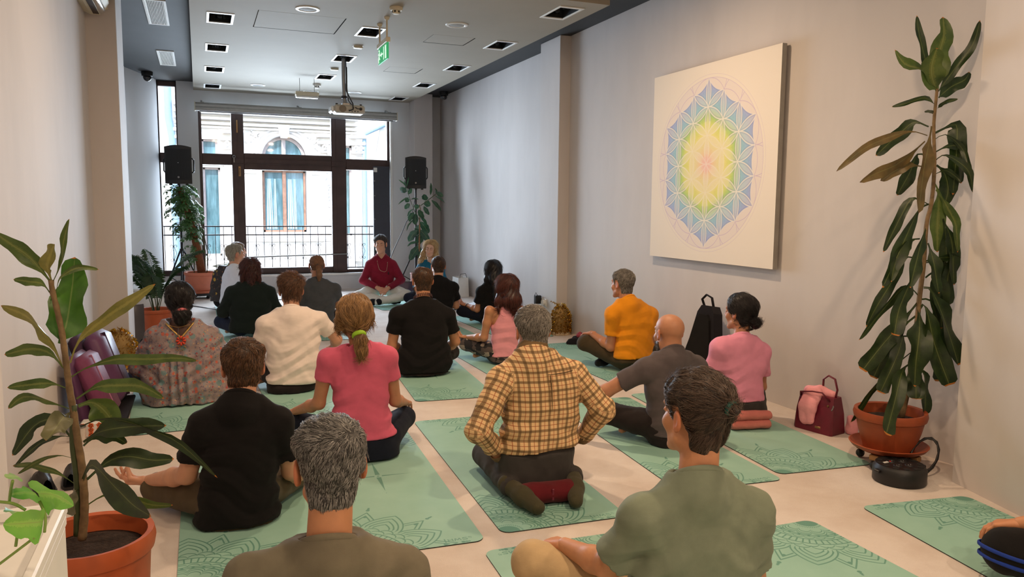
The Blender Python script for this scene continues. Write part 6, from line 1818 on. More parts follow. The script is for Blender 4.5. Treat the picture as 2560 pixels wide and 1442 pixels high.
DRACAENA_TALL = [([[0.138,-0.056,2.045],[0.036,-0.037,2.142],[-0.071,-0.017,2.173],[-0.141,-0.011,2.241]],0.055), ([[0.115,-0.046,2.072],[0.066,-0.023,2.21],[0.031,-0.005,2.338],[0.017,0.004,2.434]],0.035), ([[0.133,-0.054,2.054],[0.145,-0.037,2.214],[0.181,-0.03,2.338],[0.188,-0.011,2.439]],0.075), ([[0.129,-0.052,2.045],[0.062,-0.068,2.139],[0.046,-0.105,2.249]],0.085), ([[0.138,-0.056,2.04],[0.2,-0.092,2.154],[0.278,-0.135,2.281],[0.324,-0.165,2.398]],0.035), ([[0.14,-0.057,2.008],[0.205,-0.074,2.065],[0.298,-0.103,2.104],[0.373,-0.124,2.142]],0.05), ([[0.125,-0.051,1.971],[0.079,-0.021,2.007],[0.01,0.017,1.982],[-0.063,0.058,1.961]],0.022), ([[0.139,-0.057,1.953],[0.131,-0.109,1.978],[0.143,-0.171,1.987]],0.016), ([[0.123,-0.05,1.929],[0.051,-0.084,1.928],[-0.026,-0.116,1.919]],0.012), ([[0.101,-0.041,1.855],[0.052,0.008,1.882],[0.006,0.056,1.825],[-0.087,0.123,1.706]],0.055), ([[0.098,-0.04,1.809],[-0.002,-0.015,1.828],[-0.146,0.028,1.782],[-0.261,0.059,1.723],[-0.388,0.095,1.612]],0.032), ([[0.088,-0.036,1.779],[0.017,-0.024,1.72],[-0.077,-0.003,1.65],[-0.187,0.024,1.603],[-0.275,0.043,1.556]],0.05), ([[0.089,-0.036,1.707],[0.084,0.009,1.709],[0.09,0.049,1.618],[0.065,0.102,1.493]],0.055), ([[0.086,-0.035,1.645],[0.004,-0.004,1.652],[-0.067,0.022,1.613],[-0.127,0.044,1.567]],0.045), ([[0.115,-0.047,1.859],[0.059,-0.081,1.733],[0.0,-0.115,1.64],[-0.059,-0.149,1.396]],0.062), ([[0.135,-0.055,1.825],[0.201,-0.064,1.854],[0.265,-0.073,1.87],[0.328,-0.081,1.789],[0.374,-0.082,1.651],[0.407,-0.078,1.496]],0.068), ([[0.137,-0.056,1.791],[0.188,-0.078,1.815],[0.27,-0.112,1.746],[0.36,-0.15,1.663],[0.47,-0.197,1.503]],0.024), ([[0.142,-0.057,1.722],[0.208,-0.075,1.754],[0.28,-0.096,1.752],[0.343,-0.112,1.68],[0.391,-0.123,1.557]],0.04), ([[0.144,-0.059,1.677],[0.17,-0.092,1.706],[0.225,-0.137,1.668],[0.259,-0.173,1.614],[0.267,-0.199,1.515]],0.03), ([[0.152,-0.062,1.608],[0.211,-0.074,1.626],[0.303,-0.099,1.587],[0.387,-0.122,1.557]],0.022), ([[0.153,-0.062,1.654],[0.222,-0.058,1.61],[0.275,-0.048,1.526],[0.311,-0.031,1.44]],0.065), ([[0.158,-0.064,1.523],[0.198,-0.079,1.47],[0.264,-0.104,1.354],[0.299,-0.117,1.292],[0.336,-0.13,1.187]],0.04), ([[0.14,-0.057,1.569],[0.191,-0.057,1.493],[0.211,-0.044,1.337],[0.237,-0.034,1.183]],0.055), ([[0.134,-0.054,1.438],[0.054,-0.011,1.476],[0.011,0.018,1.383],[-0.019,0.041,1.288],[-0.052,0.066,1.181]],0.038), ([[0.126,-0.051,1.446],[0.055,-0.051,1.415],[-0.01,-0.052,1.299],[-0.088,-0.049,1.146],[-0.165,-0.046,1.0]],0.065), ([[0.126,-0.051,1.33],[0.068,-0.071,1.246],[0.012,-0.091,1.124],[-0.043,-0.112,1.003]],0.058), ([[0.204,-0.083,1.362],[0.243,-0.076,1.26],[0.279,-0.069,1.101],[0.312,-0.06,0.986]],0.05), ([[0.203,-0.082,1.369],[0.261,-0.098,1.245],[0.313,-0.111,1.104],[0.363,-0.123,1.009]],0.05), ([[0.136,-0.055,1.236],[0.152,-0.079,1.152],[0.158,-0.098,1.067],[0.165,-0.118,0.967]],0.055), ([[0.094,-0.038,1.259],[0.013,-0.046,1.245],[-0.078,-0.049,1.154],[-0.131,-0.068,1.033]],0.045), ([[0.111,-0.045,1.147],[0.045,0.005,1.154],[0.019,0.04,1.051],[-0.047,0.09,0.882],[-0.079,0.127,0.761]],0.045), ([[0.106,-0.043,0.947],[0.042,-0.019,1.001],[-0.039,0.011,0.919],[-0.189,0.07,0.701]],0.035), ([[0.082,-0.033,1.074],[0.018,-0.051,1.005],[-0.058,-0.063,0.874],[-0.105,-0.087,0.749]],0.065), ([[0.134,-0.054,1.048],[0.198,-0.061,1.074],[0.248,-0.063,0.935],[0.3,-0.065,0.761]],0.07), ([[0.129,-0.052,0.993],[0.157,-0.082,0.977],[0.22,-0.125,0.806],[0.32,-0.184,0.581]],0.08), ([[0.124,-0.05,0.929],[0.203,-0.049,0.907],[0.31,-0.06,0.718],[0.418,-0.071,0.466]],0.055), ([[0.111,-0.045,0.865],[0.12,-0.077,0.896],[0.16,-0.122,0.681],[0.221,-0.176,0.472]],0.075), ([[0.11,-0.044,0.892],[0.078,-0.086,0.762],[0.028,-0.119,0.616],[-0.015,-0.156,0.477]],0.1), ([[0.1,-0.041,0.91],[0.029,0.007,0.778],[-0.051,0.058,0.644],[-0.113,0.101,0.522]],0.068), ([[0.096,-0.039,0.837],[0.045,0.018,0.748],[0.011,0.068,0.619],[-0.014,0.115,0.469]],0.06), ([[0.079,-0.032,0.707],[0.036,-0.024,0.727],[0.002,-0.019,0.617],[-0.079,0.005,0.414]],0.055), ([[0.083,-0.034,0.633],[0.047,0.007,0.572],[-0.03,0.064,0.453],[-0.145,0.137,0.216]],0.038), ([[0.078,-0.032,0.568],[-0.027,-0.082,0.54],[-0.132,-0.134,0.378],[-0.233,-0.186,0.249]],0.06), ([[0.086,-0.035,0.568],[0.075,-0.084,0.477],[0.041,-0.124,0.397]],0.065), ([[0.097,-0.039,0.54],[0.153,-0.067,0.523],[0.166,-0.077,0.384],[0.164,-0.081,0.291]],0.05), ([[0.129,-0.052,1.129],[0.268,-0.071,1.146],[0.303,-0.048,1.08],[0.352,-0.03,0.946]],0.035), ([[0.128,-0.052,1.138],[0.305,-0.091,1.156],[0.365,-0.083,1.053],[0.429,-0.076,0.893]],0.055)]
DRACAENA_NEAR = [([[-0.074,0.03,1.163],[-0.094,0.012,1.201],[-0.126,-0.001,1.249],[-0.162,-0.012,1.281],[-0.204,-0.022,1.32]],0.05), ([[-0.072,0.029,1.167],[-0.076,-0.001,1.213],[-0.059,-0.039,1.258],[-0.042,-0.077,1.287]],0.045), ([[-0.068,0.028,1.167],[-0.038,-0.009,1.225],[-0.024,-0.039,1.293],[-0.001,-0.073,1.363]],0.025), ([[-0.061,0.025,1.131],[-0.05,0.061,1.176],[-0.002,0.081,1.204],[0.052,0.099,1.195]],0.02), ([[-0.058,0.023,0.97],[-0.042,0.053,1.026],[-0.027,0.083,1.124],[-0.017,0.115,1.236]],0.105), ([[-0.079,0.032,1.131],[-0.099,0.035,1.159],[-0.135,0.044,1.166],[-0.179,0.056,1.173]],0.028), ([[-0.054,0.022,0.897],[-0.092,0.048,0.984],[-0.158,0.086,1.055],[-0.231,0.127,1.085]],0.048), ([[-0.031,0.013,0.909],[0.0,-0.013,0.981],[0.079,-0.058,1.056],[0.148,-0.098,1.106],[0.23,-0.145,1.167]],0.04), ([[-0.052,0.021,0.893],[-0.086,0.035,0.937],[-0.137,0.057,0.953],[-0.222,0.092,0.933]],0.038), ([[-0.042,0.017,0.827],[-0.088,0.026,0.845],[-0.143,0.038,0.843],[-0.213,0.057,0.834]],0.032), ([[-0.029,0.012,0.864],[0.02,-0.034,0.899],[0.105,-0.094,0.931],[0.198,-0.158,0.938],[0.289,-0.221,0.947],[0.346,-0.27,0.944]],0.032), ([[-0.018,0.007,0.794],[0.045,-0.028,0.834],[0.128,-0.071,0.843],[0.184,-0.104,0.84],[0.242,-0.137,0.806]],0.045), ([[-0.041,0.017,0.761],[-0.12,0.056,0.79],[-0.178,0.087,0.794],[-0.225,0.113,0.754]],0.03), ([[-0.034,0.014,0.749],[-0.048,-0.034,0.75],[-0.071,-0.079,0.72],[-0.084,-0.128,0.704]],0.065), ([[-0.042,0.017,0.67],[-0.085,0.042,0.721],[-0.148,0.075,0.702],[-0.222,0.112,0.6]],0.048), ([[-0.038,0.015,0.67],[-0.081,0.068,0.661],[-0.151,0.131,0.623],[-0.236,0.201,0.537]],0.02), ([[-0.034,0.014,0.598],[-0.085,0.05,0.605],[-0.146,0.091,0.579],[-0.215,0.134,0.53]],0.016), ([[-0.034,0.014,0.514],[-0.099,0.077,0.543],[-0.183,0.148,0.552],[-0.242,0.209,0.537]],0.022), ([[-0.014,0.006,0.77],[0.025,0.008,0.778],[0.06,0.012,0.745],[0.087,0.019,0.69]],0.085), ([[-0.004,0.002,0.653],[0.051,-0.056,0.697],[0.136,-0.127,0.724],[0.248,-0.209,0.739]],0.058), ([[-0.005,0.002,0.641],[0.034,0.017,0.668],[0.077,0.03,0.657],[0.115,0.045,0.623]],0.05), ([[-0.01,0.004,0.703],[0.044,-0.05,0.735],[0.122,-0.114,0.741],[0.207,-0.181,0.72],[0.283,-0.244,0.69],[0.387,-0.319,0.594]],0.034), ([[0.001,-0.001,0.531],[0.065,0.005,0.581],[0.12,0.015,0.588],[0.195,0.016,0.566],[0.257,0.023,0.561]],0.062), ([[-0.014,0.006,0.522],[0.029,-0.093,0.604],[0.101,-0.203,0.563],[0.156,-0.306,0.538],[0.209,-0.408,0.535]],0.075), ([[-0.007,0.003,0.442],[0.041,0.01,0.466],[0.089,0.018,0.462],[0.183,0.007,0.418],[0.249,0.007,0.408]],0.035), ([[-0.023,0.009,0.497],[-0.036,-0.029,0.504],[-0.035,-0.072,0.478],[-0.018,-0.122,0.466]],0.055)]
RUBBER_LEAVES = [([[-0.138,0.056,1.7],[-0.171,0.091,1.758],[-0.245,0.144,1.82]],0.025), ([[-0.142,0.058,1.709],[-0.171,0.026,1.765],[-0.191,-0.01,1.817]],0.02), ([[-0.138,0.056,1.705],[-0.111,0.092,1.784],[-0.088,0.129,1.868]],0.025), ([[-0.134,0.054,1.635],[-0.175,0.131,1.66],[-0.214,0.207,1.685]],0.095), ([[-0.123,0.05,1.594],[-0.075,0.083,1.644],[-0.041,0.121,1.687]],0.065), ([[-0.101,0.041,1.479],[-0.129,0.061,1.503],[-0.158,0.082,1.536]],0.08), ([[-0.093,0.038,1.446],[-0.125,0.078,1.409],[-0.153,0.117,1.363]],0.075), ([[-0.1,0.041,1.545],[-0.186,0.038,1.511],[-0.279,0.038,1.433]],0.025), ([[-0.047,0.019,1.364],[-0.091,0.08,1.314],[-0.109,0.13,1.243]],0.025), ([[-0.032,0.013,1.315],[-0.076,0.04,1.248],[-0.098,0.059,1.165]],0.085), ([[-0.009,0.004,1.298],[-0.019,-0.02,1.2],[-0.028,-0.044,1.117]],0.11), ([[-0.04,0.016,1.199],[-0.123,-0.007,1.117],[-0.169,-0.045,1.019]],0.025), ([[0.044,-0.018,1.117],[0.029,0.034,1.032],[0.012,0.087,0.947]],0.1), ([[0.021,-0.008,1.034],[-0.042,0.08,0.948],[-0.086,0.162,0.847]],0.115), ([[0.138,-0.056,1.498],[0.114,-0.099,1.546],[0.085,-0.141,1.595]],0.1), ([[0.122,-0.05,1.481],[0.173,-0.031,1.449],[0.227,-0.014,1.424]],0.105), ([[0.037,-0.015,1.381],[0.007,-0.014,1.401],[-0.033,-0.01,1.422]],0.085), ([[0.107,-0.043,1.407],[0.133,-0.099,1.345],[0.165,-0.157,1.276]],0.07), ([[0.037,-0.015,1.357],[0.061,-0.052,1.283],[0.097,-0.093,1.218]],0.085), ([[0.06,-0.024,1.266],[0.122,-0.015,1.191],[0.174,-0.001,1.125]],0.05), ([[0.06,-0.024,1.167],[0.141,-0.009,1.075],[0.207,0.013,0.982]],0.125), ([[0.059,-0.024,1.034],[0.121,-0.108,0.946],[0.16,-0.183,0.857]],0.13), ([[0.067,-0.027,0.984],[0.047,-0.004,0.875],[0.024,0.02,0.786]],0.12), ([[0.051,-0.021,0.851],[-0.086,-0.024,0.832],[-0.159,-0.053,0.78]],0.04), ([[0.043,-0.017,0.784],[-0.02,0.036,0.682],[-0.092,0.094,0.549]],0.14), ([[0.059,-0.024,0.768],[0.037,-0.037,0.627],[0.021,-0.052,0.587]],0.075), ([[0.207,-0.084,1.581],[0.23,-0.044,1.68],[0.24,0.001,1.78]],0.04), ([[0.284,-0.115,1.598],[0.312,-0.064,1.648],[0.309,-0.001,1.694]],0.03), ([[0.291,-0.118,1.623],[0.345,-0.139,1.598],[0.394,-0.159,1.563]],0.08), ([[0.276,-0.112,1.573],[0.362,-0.082,1.533],[0.454,-0.055,1.468]],0.025), ([[0.222,-0.09,1.507],[0.292,-0.143,1.433],[0.347,-0.19,1.34]],0.055), ([[-0.077,0.031,1.512],[-0.037,-0.04,1.529],[0.011,-0.114,1.516]],0.025)]
POTHOS_LEAVES = [([[0.127,-0.051,1.044],[0.109,-0.028,1.039],[0.089,-0.004,1.03]],0.024), ([[0.13,-0.053,1.044],[0.15,-0.061,1.042],[0.171,-0.069,1.028]],0.05), ([[0.134,-0.054,1.007],[0.116,-0.058,1.009],[0.092,-0.059,1.011]],0.044), ([[0.108,-0.044,1.066],[0.09,0.007,1.052],[0.072,0.057,1.036]],0.014), ([[0.113,-0.046,1.02],[0.093,-0.005,1.008],[0.075,0.034,1.001]],0.026)]
POTHOS_STEMS = [[[0.079,-0.032,1.033],[0.1,-0.04,1.03],[0.114,-0.046,1.022]],[[0.101,-0.041,1.06],[0.094,-0.022,1.04],[0.088,-0.003,1.02]],[[0.131,-0.053,1.034],[0.137,-0.056,1.015],[0.135,-0.055,0.993]],[[0.103,-0.042,0.991],[0.1,-0.041,0.974]],[[0.077,-0.031,0.948],[0.099,-0.04,0.966],[0.123,-0.05,0.986]]]
TALL_STEM = [[0.059,-0.024,0.272],[0.086,-0.035,0.465],[0.104,-0.042,0.708],[0.111,-0.045,0.938],[0.121,-0.049,1.12],[0.122,-0.05,1.338],[0.14,-0.057,1.454],[0.143,-0.058,1.646],[0.127,-0.051,1.851],[0.128,-0.052,1.962],[0.131,-0.053,2.054]]
NEAR_STEM = [[-0.023,0.009,0.33],[-0.011,0.004,0.437],[-0.012,0.005,0.565],[-0.02,0.008,0.649],[-0.027,0.011,0.732],[-0.036,0.015,0.815],[-0.04,0.016,0.868],[-0.049,0.02,0.99],[-0.06,0.024,1.071],[-0.072,0.029,1.139],[-0.074,0.03,1.171]]
NEAR_STEM_B = [[-0.038,0.015,0.343],[-0.029,0.012,0.522],[-0.035,0.014,0.649],[-0.027,0.011,0.774]]
RUBBER_STEMS = [[[0.042,-0.017,0.383],[0.051,-0.021,0.768],[0.044,-0.018,1.1],[0.06,-0.024,1.332],[0.045,-0.018,1.431]],[[0.044,-0.018,1.2],[-0.024,0.01,1.331],[-0.1,0.041,1.545],[-0.138,0.056,1.7]],[[0.061,-0.025,1.415],[0.145,-0.059,1.481],[0.284,-0.115,1.598]]]
# ------------------------------------------------------------------ painting on the right wall
def painting_image(n=760):
    U, V = np.meshgrid((np.arange(n) + 0.5) / n * 1.63, (np.arange(n) + 0.5) / n * 1.58)
    x, y = U - 0.80, V - 0.785
    s = 0.226
    col = np.ones((n, n, 3)) * np.array([0.905, 0.870, 0.825])
    pts = [(i, j) for i in range(-5, 6) for j in range(-5, 6) if abs(i + j) <= 5]
    pos = {(i, j): ((i + j) * s * 0.8660 * 1.0 - 0.0 if False else (i - j) * s * 0.8660 * 1.0, (i + j) * s * 0.5) for i, j in pts}
    # triangular lattice, rows pointing up: a=(sqrt3/2,1/2), b=(-sqrt3/2,1/2)
    def ring_no(i, j):
        return max(abs(i), abs(j), abs(i + j)) if i * j >= 0 else max(abs(i), abs(j))
    def rn(i, j):
        return max(abs(i), abs(j), abs(i + j)) if (i >= 0) == (j >= 0) else max(abs(i), abs(j))
    lat = {}
    for i in range(-5, 6):
        for j in range(-5, 6):
            X, Y = (i - j) * s * 0.8660, (i + j) * s * 0.5
            h = max(abs(X) / (s * 0.8660), abs(X) / (2 * s * 0.8660) + abs(Y) / s)
            lat[(i, j)] = (X, Y, h)
    hexd = np.maximum(np.abs(x) / (s * 0.8660), np.abs(x) / (2 * s * 0.8660) + np.abs(y) / s)
    cnt = np.zeros((n, n), int)
    lines = np.full((n, n), 9.0)
    outside = np.zeros((n, n), bool)
    faint = np.full((n, n), 9.0)
    for X, Y, h in lat.values():
        d = np.hypot(x - X, y - Y)
        if h < 4.6:
            cnt += d < s
            lines = np.minimum(lines, np.abs(d - s))
        if 3.4 < h < 4.6:
            outside |= d < s
        if h < 3.4:
            faint = np.minimum(faint, np.abs(d - s))
    core = (hexd < 3.0) & ~outside
    r = np.hypot(x, y) / (3 * s)
    stops = [0, .07, .13, .22, .36, .48, .58, .68, .80, .92, 1.05]
    cols = np.array([(.90, .50, .48), (.90, .55, .50), (.90, .74, .54), (.88, .82, .56), (.88, .85, .42), (.80, .84, .32), (.58, .78, .36), (.50, .75, .80), (.52, .69, .84), (.55, .61, .85), (.64, .57, .84)])
    rr = np.clip(hexd / 3.0 * 0.55 + r * 0.45, 0, 1.05)
    pig = np.stack([np.interp(rr, stops, cols[:, c]) for c in range(3)], -1)
    grain = RNG.normal(0, 0.018, (n, n, 1))
    lens = (cnt >= 4)
    paper = np.array([0.92, 0.90, 0.86])
    strength = np.where(lens, 0.46, 0.80) * np.interp(r, [0, 0.5, 0.62, 1.0], [0.92, 0.95, 1.0, 0.95])
    strength = strength * (0.80 + 0.20 * np.clip(lines / 0.03, 0, 1))
    a = (core * strength)[..., None]
    col = col * (1 - a) + (pig + grain) * a
    w = np.clip((0.0042 - lines) / 0.002 + 0.5, 0, 1) * core * np.interp(r, [0, .3, .45, 1], [0.55, 0.3, 0.8, 0.95])
    col = col * (1 - w[..., None]) + paper * w[..., None]
    edge = np.clip((0.007 - np.abs(lines - 0.009)) / 0.004, 0, 1) * core * 0.16 * (r > 0.5)
    col = col * (1 - edge[..., None]) + np.array([.30, .36, .62]) * edge[..., None]
    big = np.hypot(x, y)
    vio = np.array([0.66, 0.56, 0.78])
    f = np.clip((0.0022 - faint) / 0.0015 + 0.5, 0, 1) * (~core) * (big < 3 * s * 1.0) * 0.50
    f = np.maximum(f, np.clip((0.0018 - np.abs(big - 3 * s)) / 0.0015 + 0.5, 0, 1) * 0.42)
    f = np.maximum(f, np.clip((0.0018 - np.abs(big - 3.12 * s)) / 0.0015 + 0.5, 0, 1) * 0.20)
    f = np.maximum(f, ((~core) & (big < 3 * s)) * 0.07)
    col = col * (1 - f[..., None]) + vio * f[..., None]
    return np.clip(col, 0, 1)
pt = thing('canvas_painting', 'large white canvas with circular petal pattern in yellow, green, blue and pink on right wall', 'painting', (3.86, 5.215, 1.772))
k = N('painted_canvas')
uv = k.n('ShaderNodeUVMap', uv_map='print')
tex = k.n('ShaderNodeTexImage', image=image_from('petal_painting', painting_image()))
k.l(uv.outputs[0], tex.inputs[0])
k.set(Base_Color=tex.outputs[0], Roughness=0.85)
k.bump(k.noise(k.coord(), 420, 2), 0.12, 0.002)
M_CANV = plain('canvas_edge', (150, 146, 140), 0.85)
me = bpy.data.meshes.new('canvas')
hy, hz, x0, x1 = 0.815, 0.79, -0.062, -0.022
me.from_pydata([(x0, hy, -hz), (x0, -hy, -hz), (x0, -hy, hz), (x0, hy, hz), (x1, hy, -hz), (x1, -hy, -hz), (x1, -hy, hz), (x1, hy, hz)], [], [(0, 1, 2, 3), (4, 7, 6, 5), (0, 4, 5, 1), (3, 2, 6, 7), (1, 5, 6, 2), (0, 3, 7, 4)])
me.materials.append(k.m); me.materials.append(M_CANV)
for i in range(1, 6):
    me.polygons[i].material_index = 1
u = me.uv_layers.new(name='print')
for li, c in zip(me.polygons[0].loop_indices, ((0, 0), (1, 0), (1, 1), (0, 1))):
    u.data[li].uv = c
link('canvas', me, pt)
m = MB()
for a, b in (((-hy + .05, -hz + .05), (hy - .05, -hz + .09)), ((-hy + .05, hz - .09), (hy - .05, hz - .05)), ((-hy + .05, -hz + .09), (-hy + .09, hz - .09)), ((hy - .09, -hz + .09), (hy - .05, hz - .09))):
    m.box((-0.022, a[0], a[1]), (-0.001, b[0], b[1]))
m.build('stretcher_bar', plain('pale_pine', (190, 160, 120), 0.7), pt)

# ------------------------------------------------------------------ ceiling equipment
def vent(loc, lab):
    t = thing('air_vent', lab, 'air vent', loc, 0, 'air vents in the dark ceiling strip')
    m = MB()
    for a, b in (((-0.10, -0.535), (0.10, -0.505)), ((-0.10, 0.505), (0.10, 0.535)), ((-0.10, -0.505), (-0.075, 0.505)), ((0.075, -0.505), (0.10, 0.505))):
        m.box((a[0], a[1], -0.012), (b[0], b[1], 0), bevel=0.002)
    m.build('frame', M_WHITE, t)
    MB().box((-0.075, -0.505, -0.004), (0.075, 0.505, -0.001)).build('backing', M_HOLE, t)
    for i in range(11):
        x = -0.068 + i * 0.0136
        MB().box((x - 0.0035, -0.505, -0.011), (x + 0.0035, 0.505, -0.004)).build('slat', M_WHITE, t)
    return t
vent((-0.328, 8.60, CZ), 'white slatted air vent near the top edge in the dark ceiling strip')
vent((-0.328, 11.18, CZ), 'white slatted air vent beside the dome camera in the dark ceiling strip')
def dome(loc, lab):
    t = thing('dome_camera', lab, 'camera', loc)
    MB().lathe([(0.0, 0.0), (0.075, 0.0), (0.078, -0.012), (0.074, -0.06), (0.06, -0.065), (0.0, -0.065)], (0, 0, 0), 24).build('housing', M_BLACK, t, smooth=50)
    MB().lathe([(0.056, -0.06), (0.056, -0.085), (0.045, -0.115), (0.025, -0.132), (0.0, -0.138)], (0, 0, 0), 20).build('dome', plain('smoked_dome', (26, 26, 30), 0.08, coat=0.5), t, smooth=180)
    MB().tube([(-0.052, -0.028, -0.085), (-0.035, -0.035, -0.122), (0, -0.03, -0.137), (0.035, -0.035, -0.122), (0.052, -0.028, -0.085)], 0.004, 6).build('ring_trim', M_STEEL, t)
dome((-0.63, 12.45, CZ), 'black dome camera hanging at the far left of the dark ceiling')
dome((3.80, 12.45, CZ), 'black dome camera above the far end of the right wall')
def speaker_grille(loc, lab):
    t = thing('ceiling_speaker', lab, 'speaker', loc, 0, 'round speakers in the dropped ceiling')
    MB().lathe([(0.0, -0.003), (0.075, -0.003), (0.082, -0.010), (0.105, -0.008), (0.11, 0.0), (0.0, 0.0)], (0, 0, 0), 28).build('rim', M_WHITE, t, smooth=40)
    MB().lathe([(0.0, -0.012), (0.05, -0.010), (0.076, -0.004), (0.0, -0.002)], (0, 0, 0), 24).build('grille', plain('grey_grille', (150, 148, 144), 0.7, bump=0.6, bscale=300), t, smooth=60)
for (x, y), l in zip(((0.963, 7.335), (2.381, 7.365), (0.864, 12.18), (2.315, 12.32)), ('round white ceiling speaker beside the large access hatch', 'round white ceiling speaker right of the exit sign', 'round white ceiling speaker near the window on the left', 'round white ceiling speaker near the window beside the projector pole')):
    speaker_grille((x, y, SZ), l)
def smoke(loc, lab, warm=False):
    mt = M_CREAM if warm else M_WHITE
    t = thing('smoke_detector', lab, 'smoke detector', loc, 0, 'smoke detectors on the dropped ceiling')
    MB().lathe([(0, 0), (0.058, 0), (0.06, -0.012), (0.052, -0.03), (0.0, -0.03)], (0, 0, 0), 24).build('base', mt, t, smooth=40)
    MB().lathe([(0.036, -0.03), (0.034, -0.052), (0.026, -0.06), (0.0, -0.062)], (0, 0, 0), 18).build('sensor_head', mt, t, smooth=40)
    for i in range(6):
        a = i * math.pi / 3
        MB().box((0.030, -0.006, -0.05), (0.037, 0.006, -0.034), Matrix.Rotation(a, 4, 'Z')).build('slot', M_HOLE, t)
smoke((1.681, 6.95, SZ), 'cream smoke detector in front of the exit sign', True)
smoke((1.65, 11.72, SZ), 'pale smoke detector near the window end of the dropped ceiling')
for (x, y), l in zip(((1.689, 8.77), (1.673, 10.28)), ('small white box sensor between exit sign and projector pole', 'small white box sensor behind the projector pole')):
    t = thing('motion_sensor', l, 'sensor', (x, y, SZ), 0, 'box sensors on the dropped ceiling')
    MB().box((-0.05, -0.035, -0.028), (0.05, 0.035, -0.002), bevel=0.008).build('casing', M_CREAM, t)
    MB().box((-0.052, -0.037, -0.004), (0.052, 0.037, 0)).build('base_plate', M_WHITE, t)

# exit sign on two rods
t = thing('exit_sign', 'green exit sign hanging on two rods from the dropped ceiling', 'sign', (1.685, 7.49, SZ))
for y in (0.155, -0.155):
    MB().tube([(0, y, 0), (0, y, -0.12), (0, y, -0.2)], 0.009, 8).build('rod', M_CREAM, t, smooth=60)
    MB().lathe([(0, 0), (0.028, 0), (0.022, -0.022), (0.01, -0.03), (0, -0.03)], (0, y, 0), 14).build('ceiling_cup', M_CREAM, t, smooth=60)
MB().box((-0.02, -0.21, -0.235), (0.02, 0.21, -0.19), bevel=0.004).build('lamp_holder', M_CREAM, t)
k = N('green_exit_glow')
k.set(Base_Color=srgb(10, 150, 84))
k.b.inputs['Emission Color'].default_value = srgb(20, 190, 110)
k.b.inputs['Emission Strength'].default_value = 0.45
MB().box((-0.006, -0.20, -0.385), (0.006, 0.20, -0.235), bevel=0.002).build('sign_panel', k.m, t)
k = N('white_exit_glow')
k.set(Base_Color=(0.8, 0.95, 0.85, 1))
k.b.inputs['Emission Color'].default_value = (0.75, 1.0, 0.85, 1)
k.b.inputs['Emission Strength'].default_value = 0.7
m = MB()
for xx in (-0.0085, 0.0085):
    w_ = (xx - 0.0015, xx + 0.0015)
    for y0, y1, z0, z1 in ((-0.15, -0.10, -0.37, -0.25), (-0.05, -0.035, -0.37, -0.25)):      # door
        m.box((w_[0], y0, z0), (w_[1], y1, z1))
    m.box((w_[0], -0.01, -0.315), (w_[1], 0.075, -0.303))
    m.prism([(0.05, -0.285), (0.05, -0.333), (0.095, -0.309)], 0, *w_)
    for a, b in (((0.135, -0.275), (0.15, -0.315)), ((0.15, -0.315), (0.12, -0.345)), ((0.15, -0.315), (0.175, -0.345)), ((0.175, -0.345), (0.165, -0.372)), ((0.135, -0.285), (0.115, -0.31)), ((0.137, -0.285), (0.17, -0.295))):
        m.tube([(xx, a[0], a[1]), (xx, b[0], b[1])], 0.006, 5)
    m.lathe([(0, -0.012), (0.011, 0), (0, 0.012)], (xx, 0.138, -0.262), 8)
m.build('pictogram', k.m, t)

# projector
t = thing('projector', 'beige projector on a grey pole with dangling black cables', 'projector', (1.70, 9.573, 2.565))
M_PROJ = plain('beige_projector_plastic', (186, 180, 166), 0.5, var=0.03)
m = MB().box((-0.165, -0.12, -0.055), (0.20, 0.12, 0.045), bevel=0.022)
m.build('body', M_PROJ, t)
MB().lathe([(0.0, 0.0), (0.042, 0.0), (0.042, 0.004), (0, 0.004)], (0, 0, 0), 24, Matrix.Translation((-0.07, -0.12, -0.005)) @ Matrix.Rotation(math.radians(90), 4, 'X')).build('fan_grille', plain('brown_grille', (140, 128, 112), 0.7, bump=0.8, bscale=400), t)
for x, z, r in ((0.145, 0.0, 0.018), (0.005, -0.02, 0.006), (0.06, 0.01, 0.006), (0.09, 0.012, 0.006), (0.04, -0.035, 0.006), (0.075, -0.03, 0.008), (0.11, -0.032, 0.007)):
    MB().lathe([(0, 0), (r, 0), (r, 0.004), (0, 0.004)], (0, 0, 0), 12, Matrix.Translation((x, -0.12, z)) @ Matrix.Rotation(math.radians(90), 4, 'X')).build('socket', M_BLACK, t)
MB().box((-0.205, -0.11, -0.05), (-0.165, 0.11, 0.03), bevel=0.018).build('side_cover', plain('glossy_white_plastic', (225, 225, 222), 0.15), t)
for x in (-0.13, 0.16):
    MB().lathe([(0, 0), (0.014, 0), (0.014, 0.018), (0, 0.018)], (x, -0.05, 0.045), 10).build('foot', M_BLACK, t)
MB().box((-0.06, -0.05, 0.045), (0.04, 0.05, 0.075), bevel=0.005).build('mount_plate', M_STEEL, t)
MB().tube([(-0.025, 0, 0.07), (-0.03, 0, 0.16), (-0.035, 0, 0.35), (-0.036, 0, 0.6)], [0.032, 0.022, 0.022, 0.022], 12).build('pole', M_STEEL, t, smooth=60)
MB().lathe([(0, 0.13), (0.034, 0.13), (0.034, 0.16), (0, 0.16)], (-0.03, 0, 0), 12).build('pole_clamp', M_DARKGREY, t)
MB().tube([(-0.012, -0.025, 0.595), (-0.008, -0.027, 0.4), (-0.01, -0.03, 0.22), (0.03, -0.05, 0.13), (0.055, -0.10, 0.06), (0.05, -0.14, -0.01), (0.0, -0.135, -0.03)], 0.007, 8).build('cable', M_BLACK, t, smooth=180)
MB().tube([(-0.0, -0.025, 0.5), (0.0, -0.027, 0.25), (0.01, -0.05, 0.10), (0.06, -0.10, 0.03), (0.10, -0.14, 0.0), (0.145, -0.13, 0.0)], 0.005, 8).build('cable', M_BLACK, t, smooth=180)

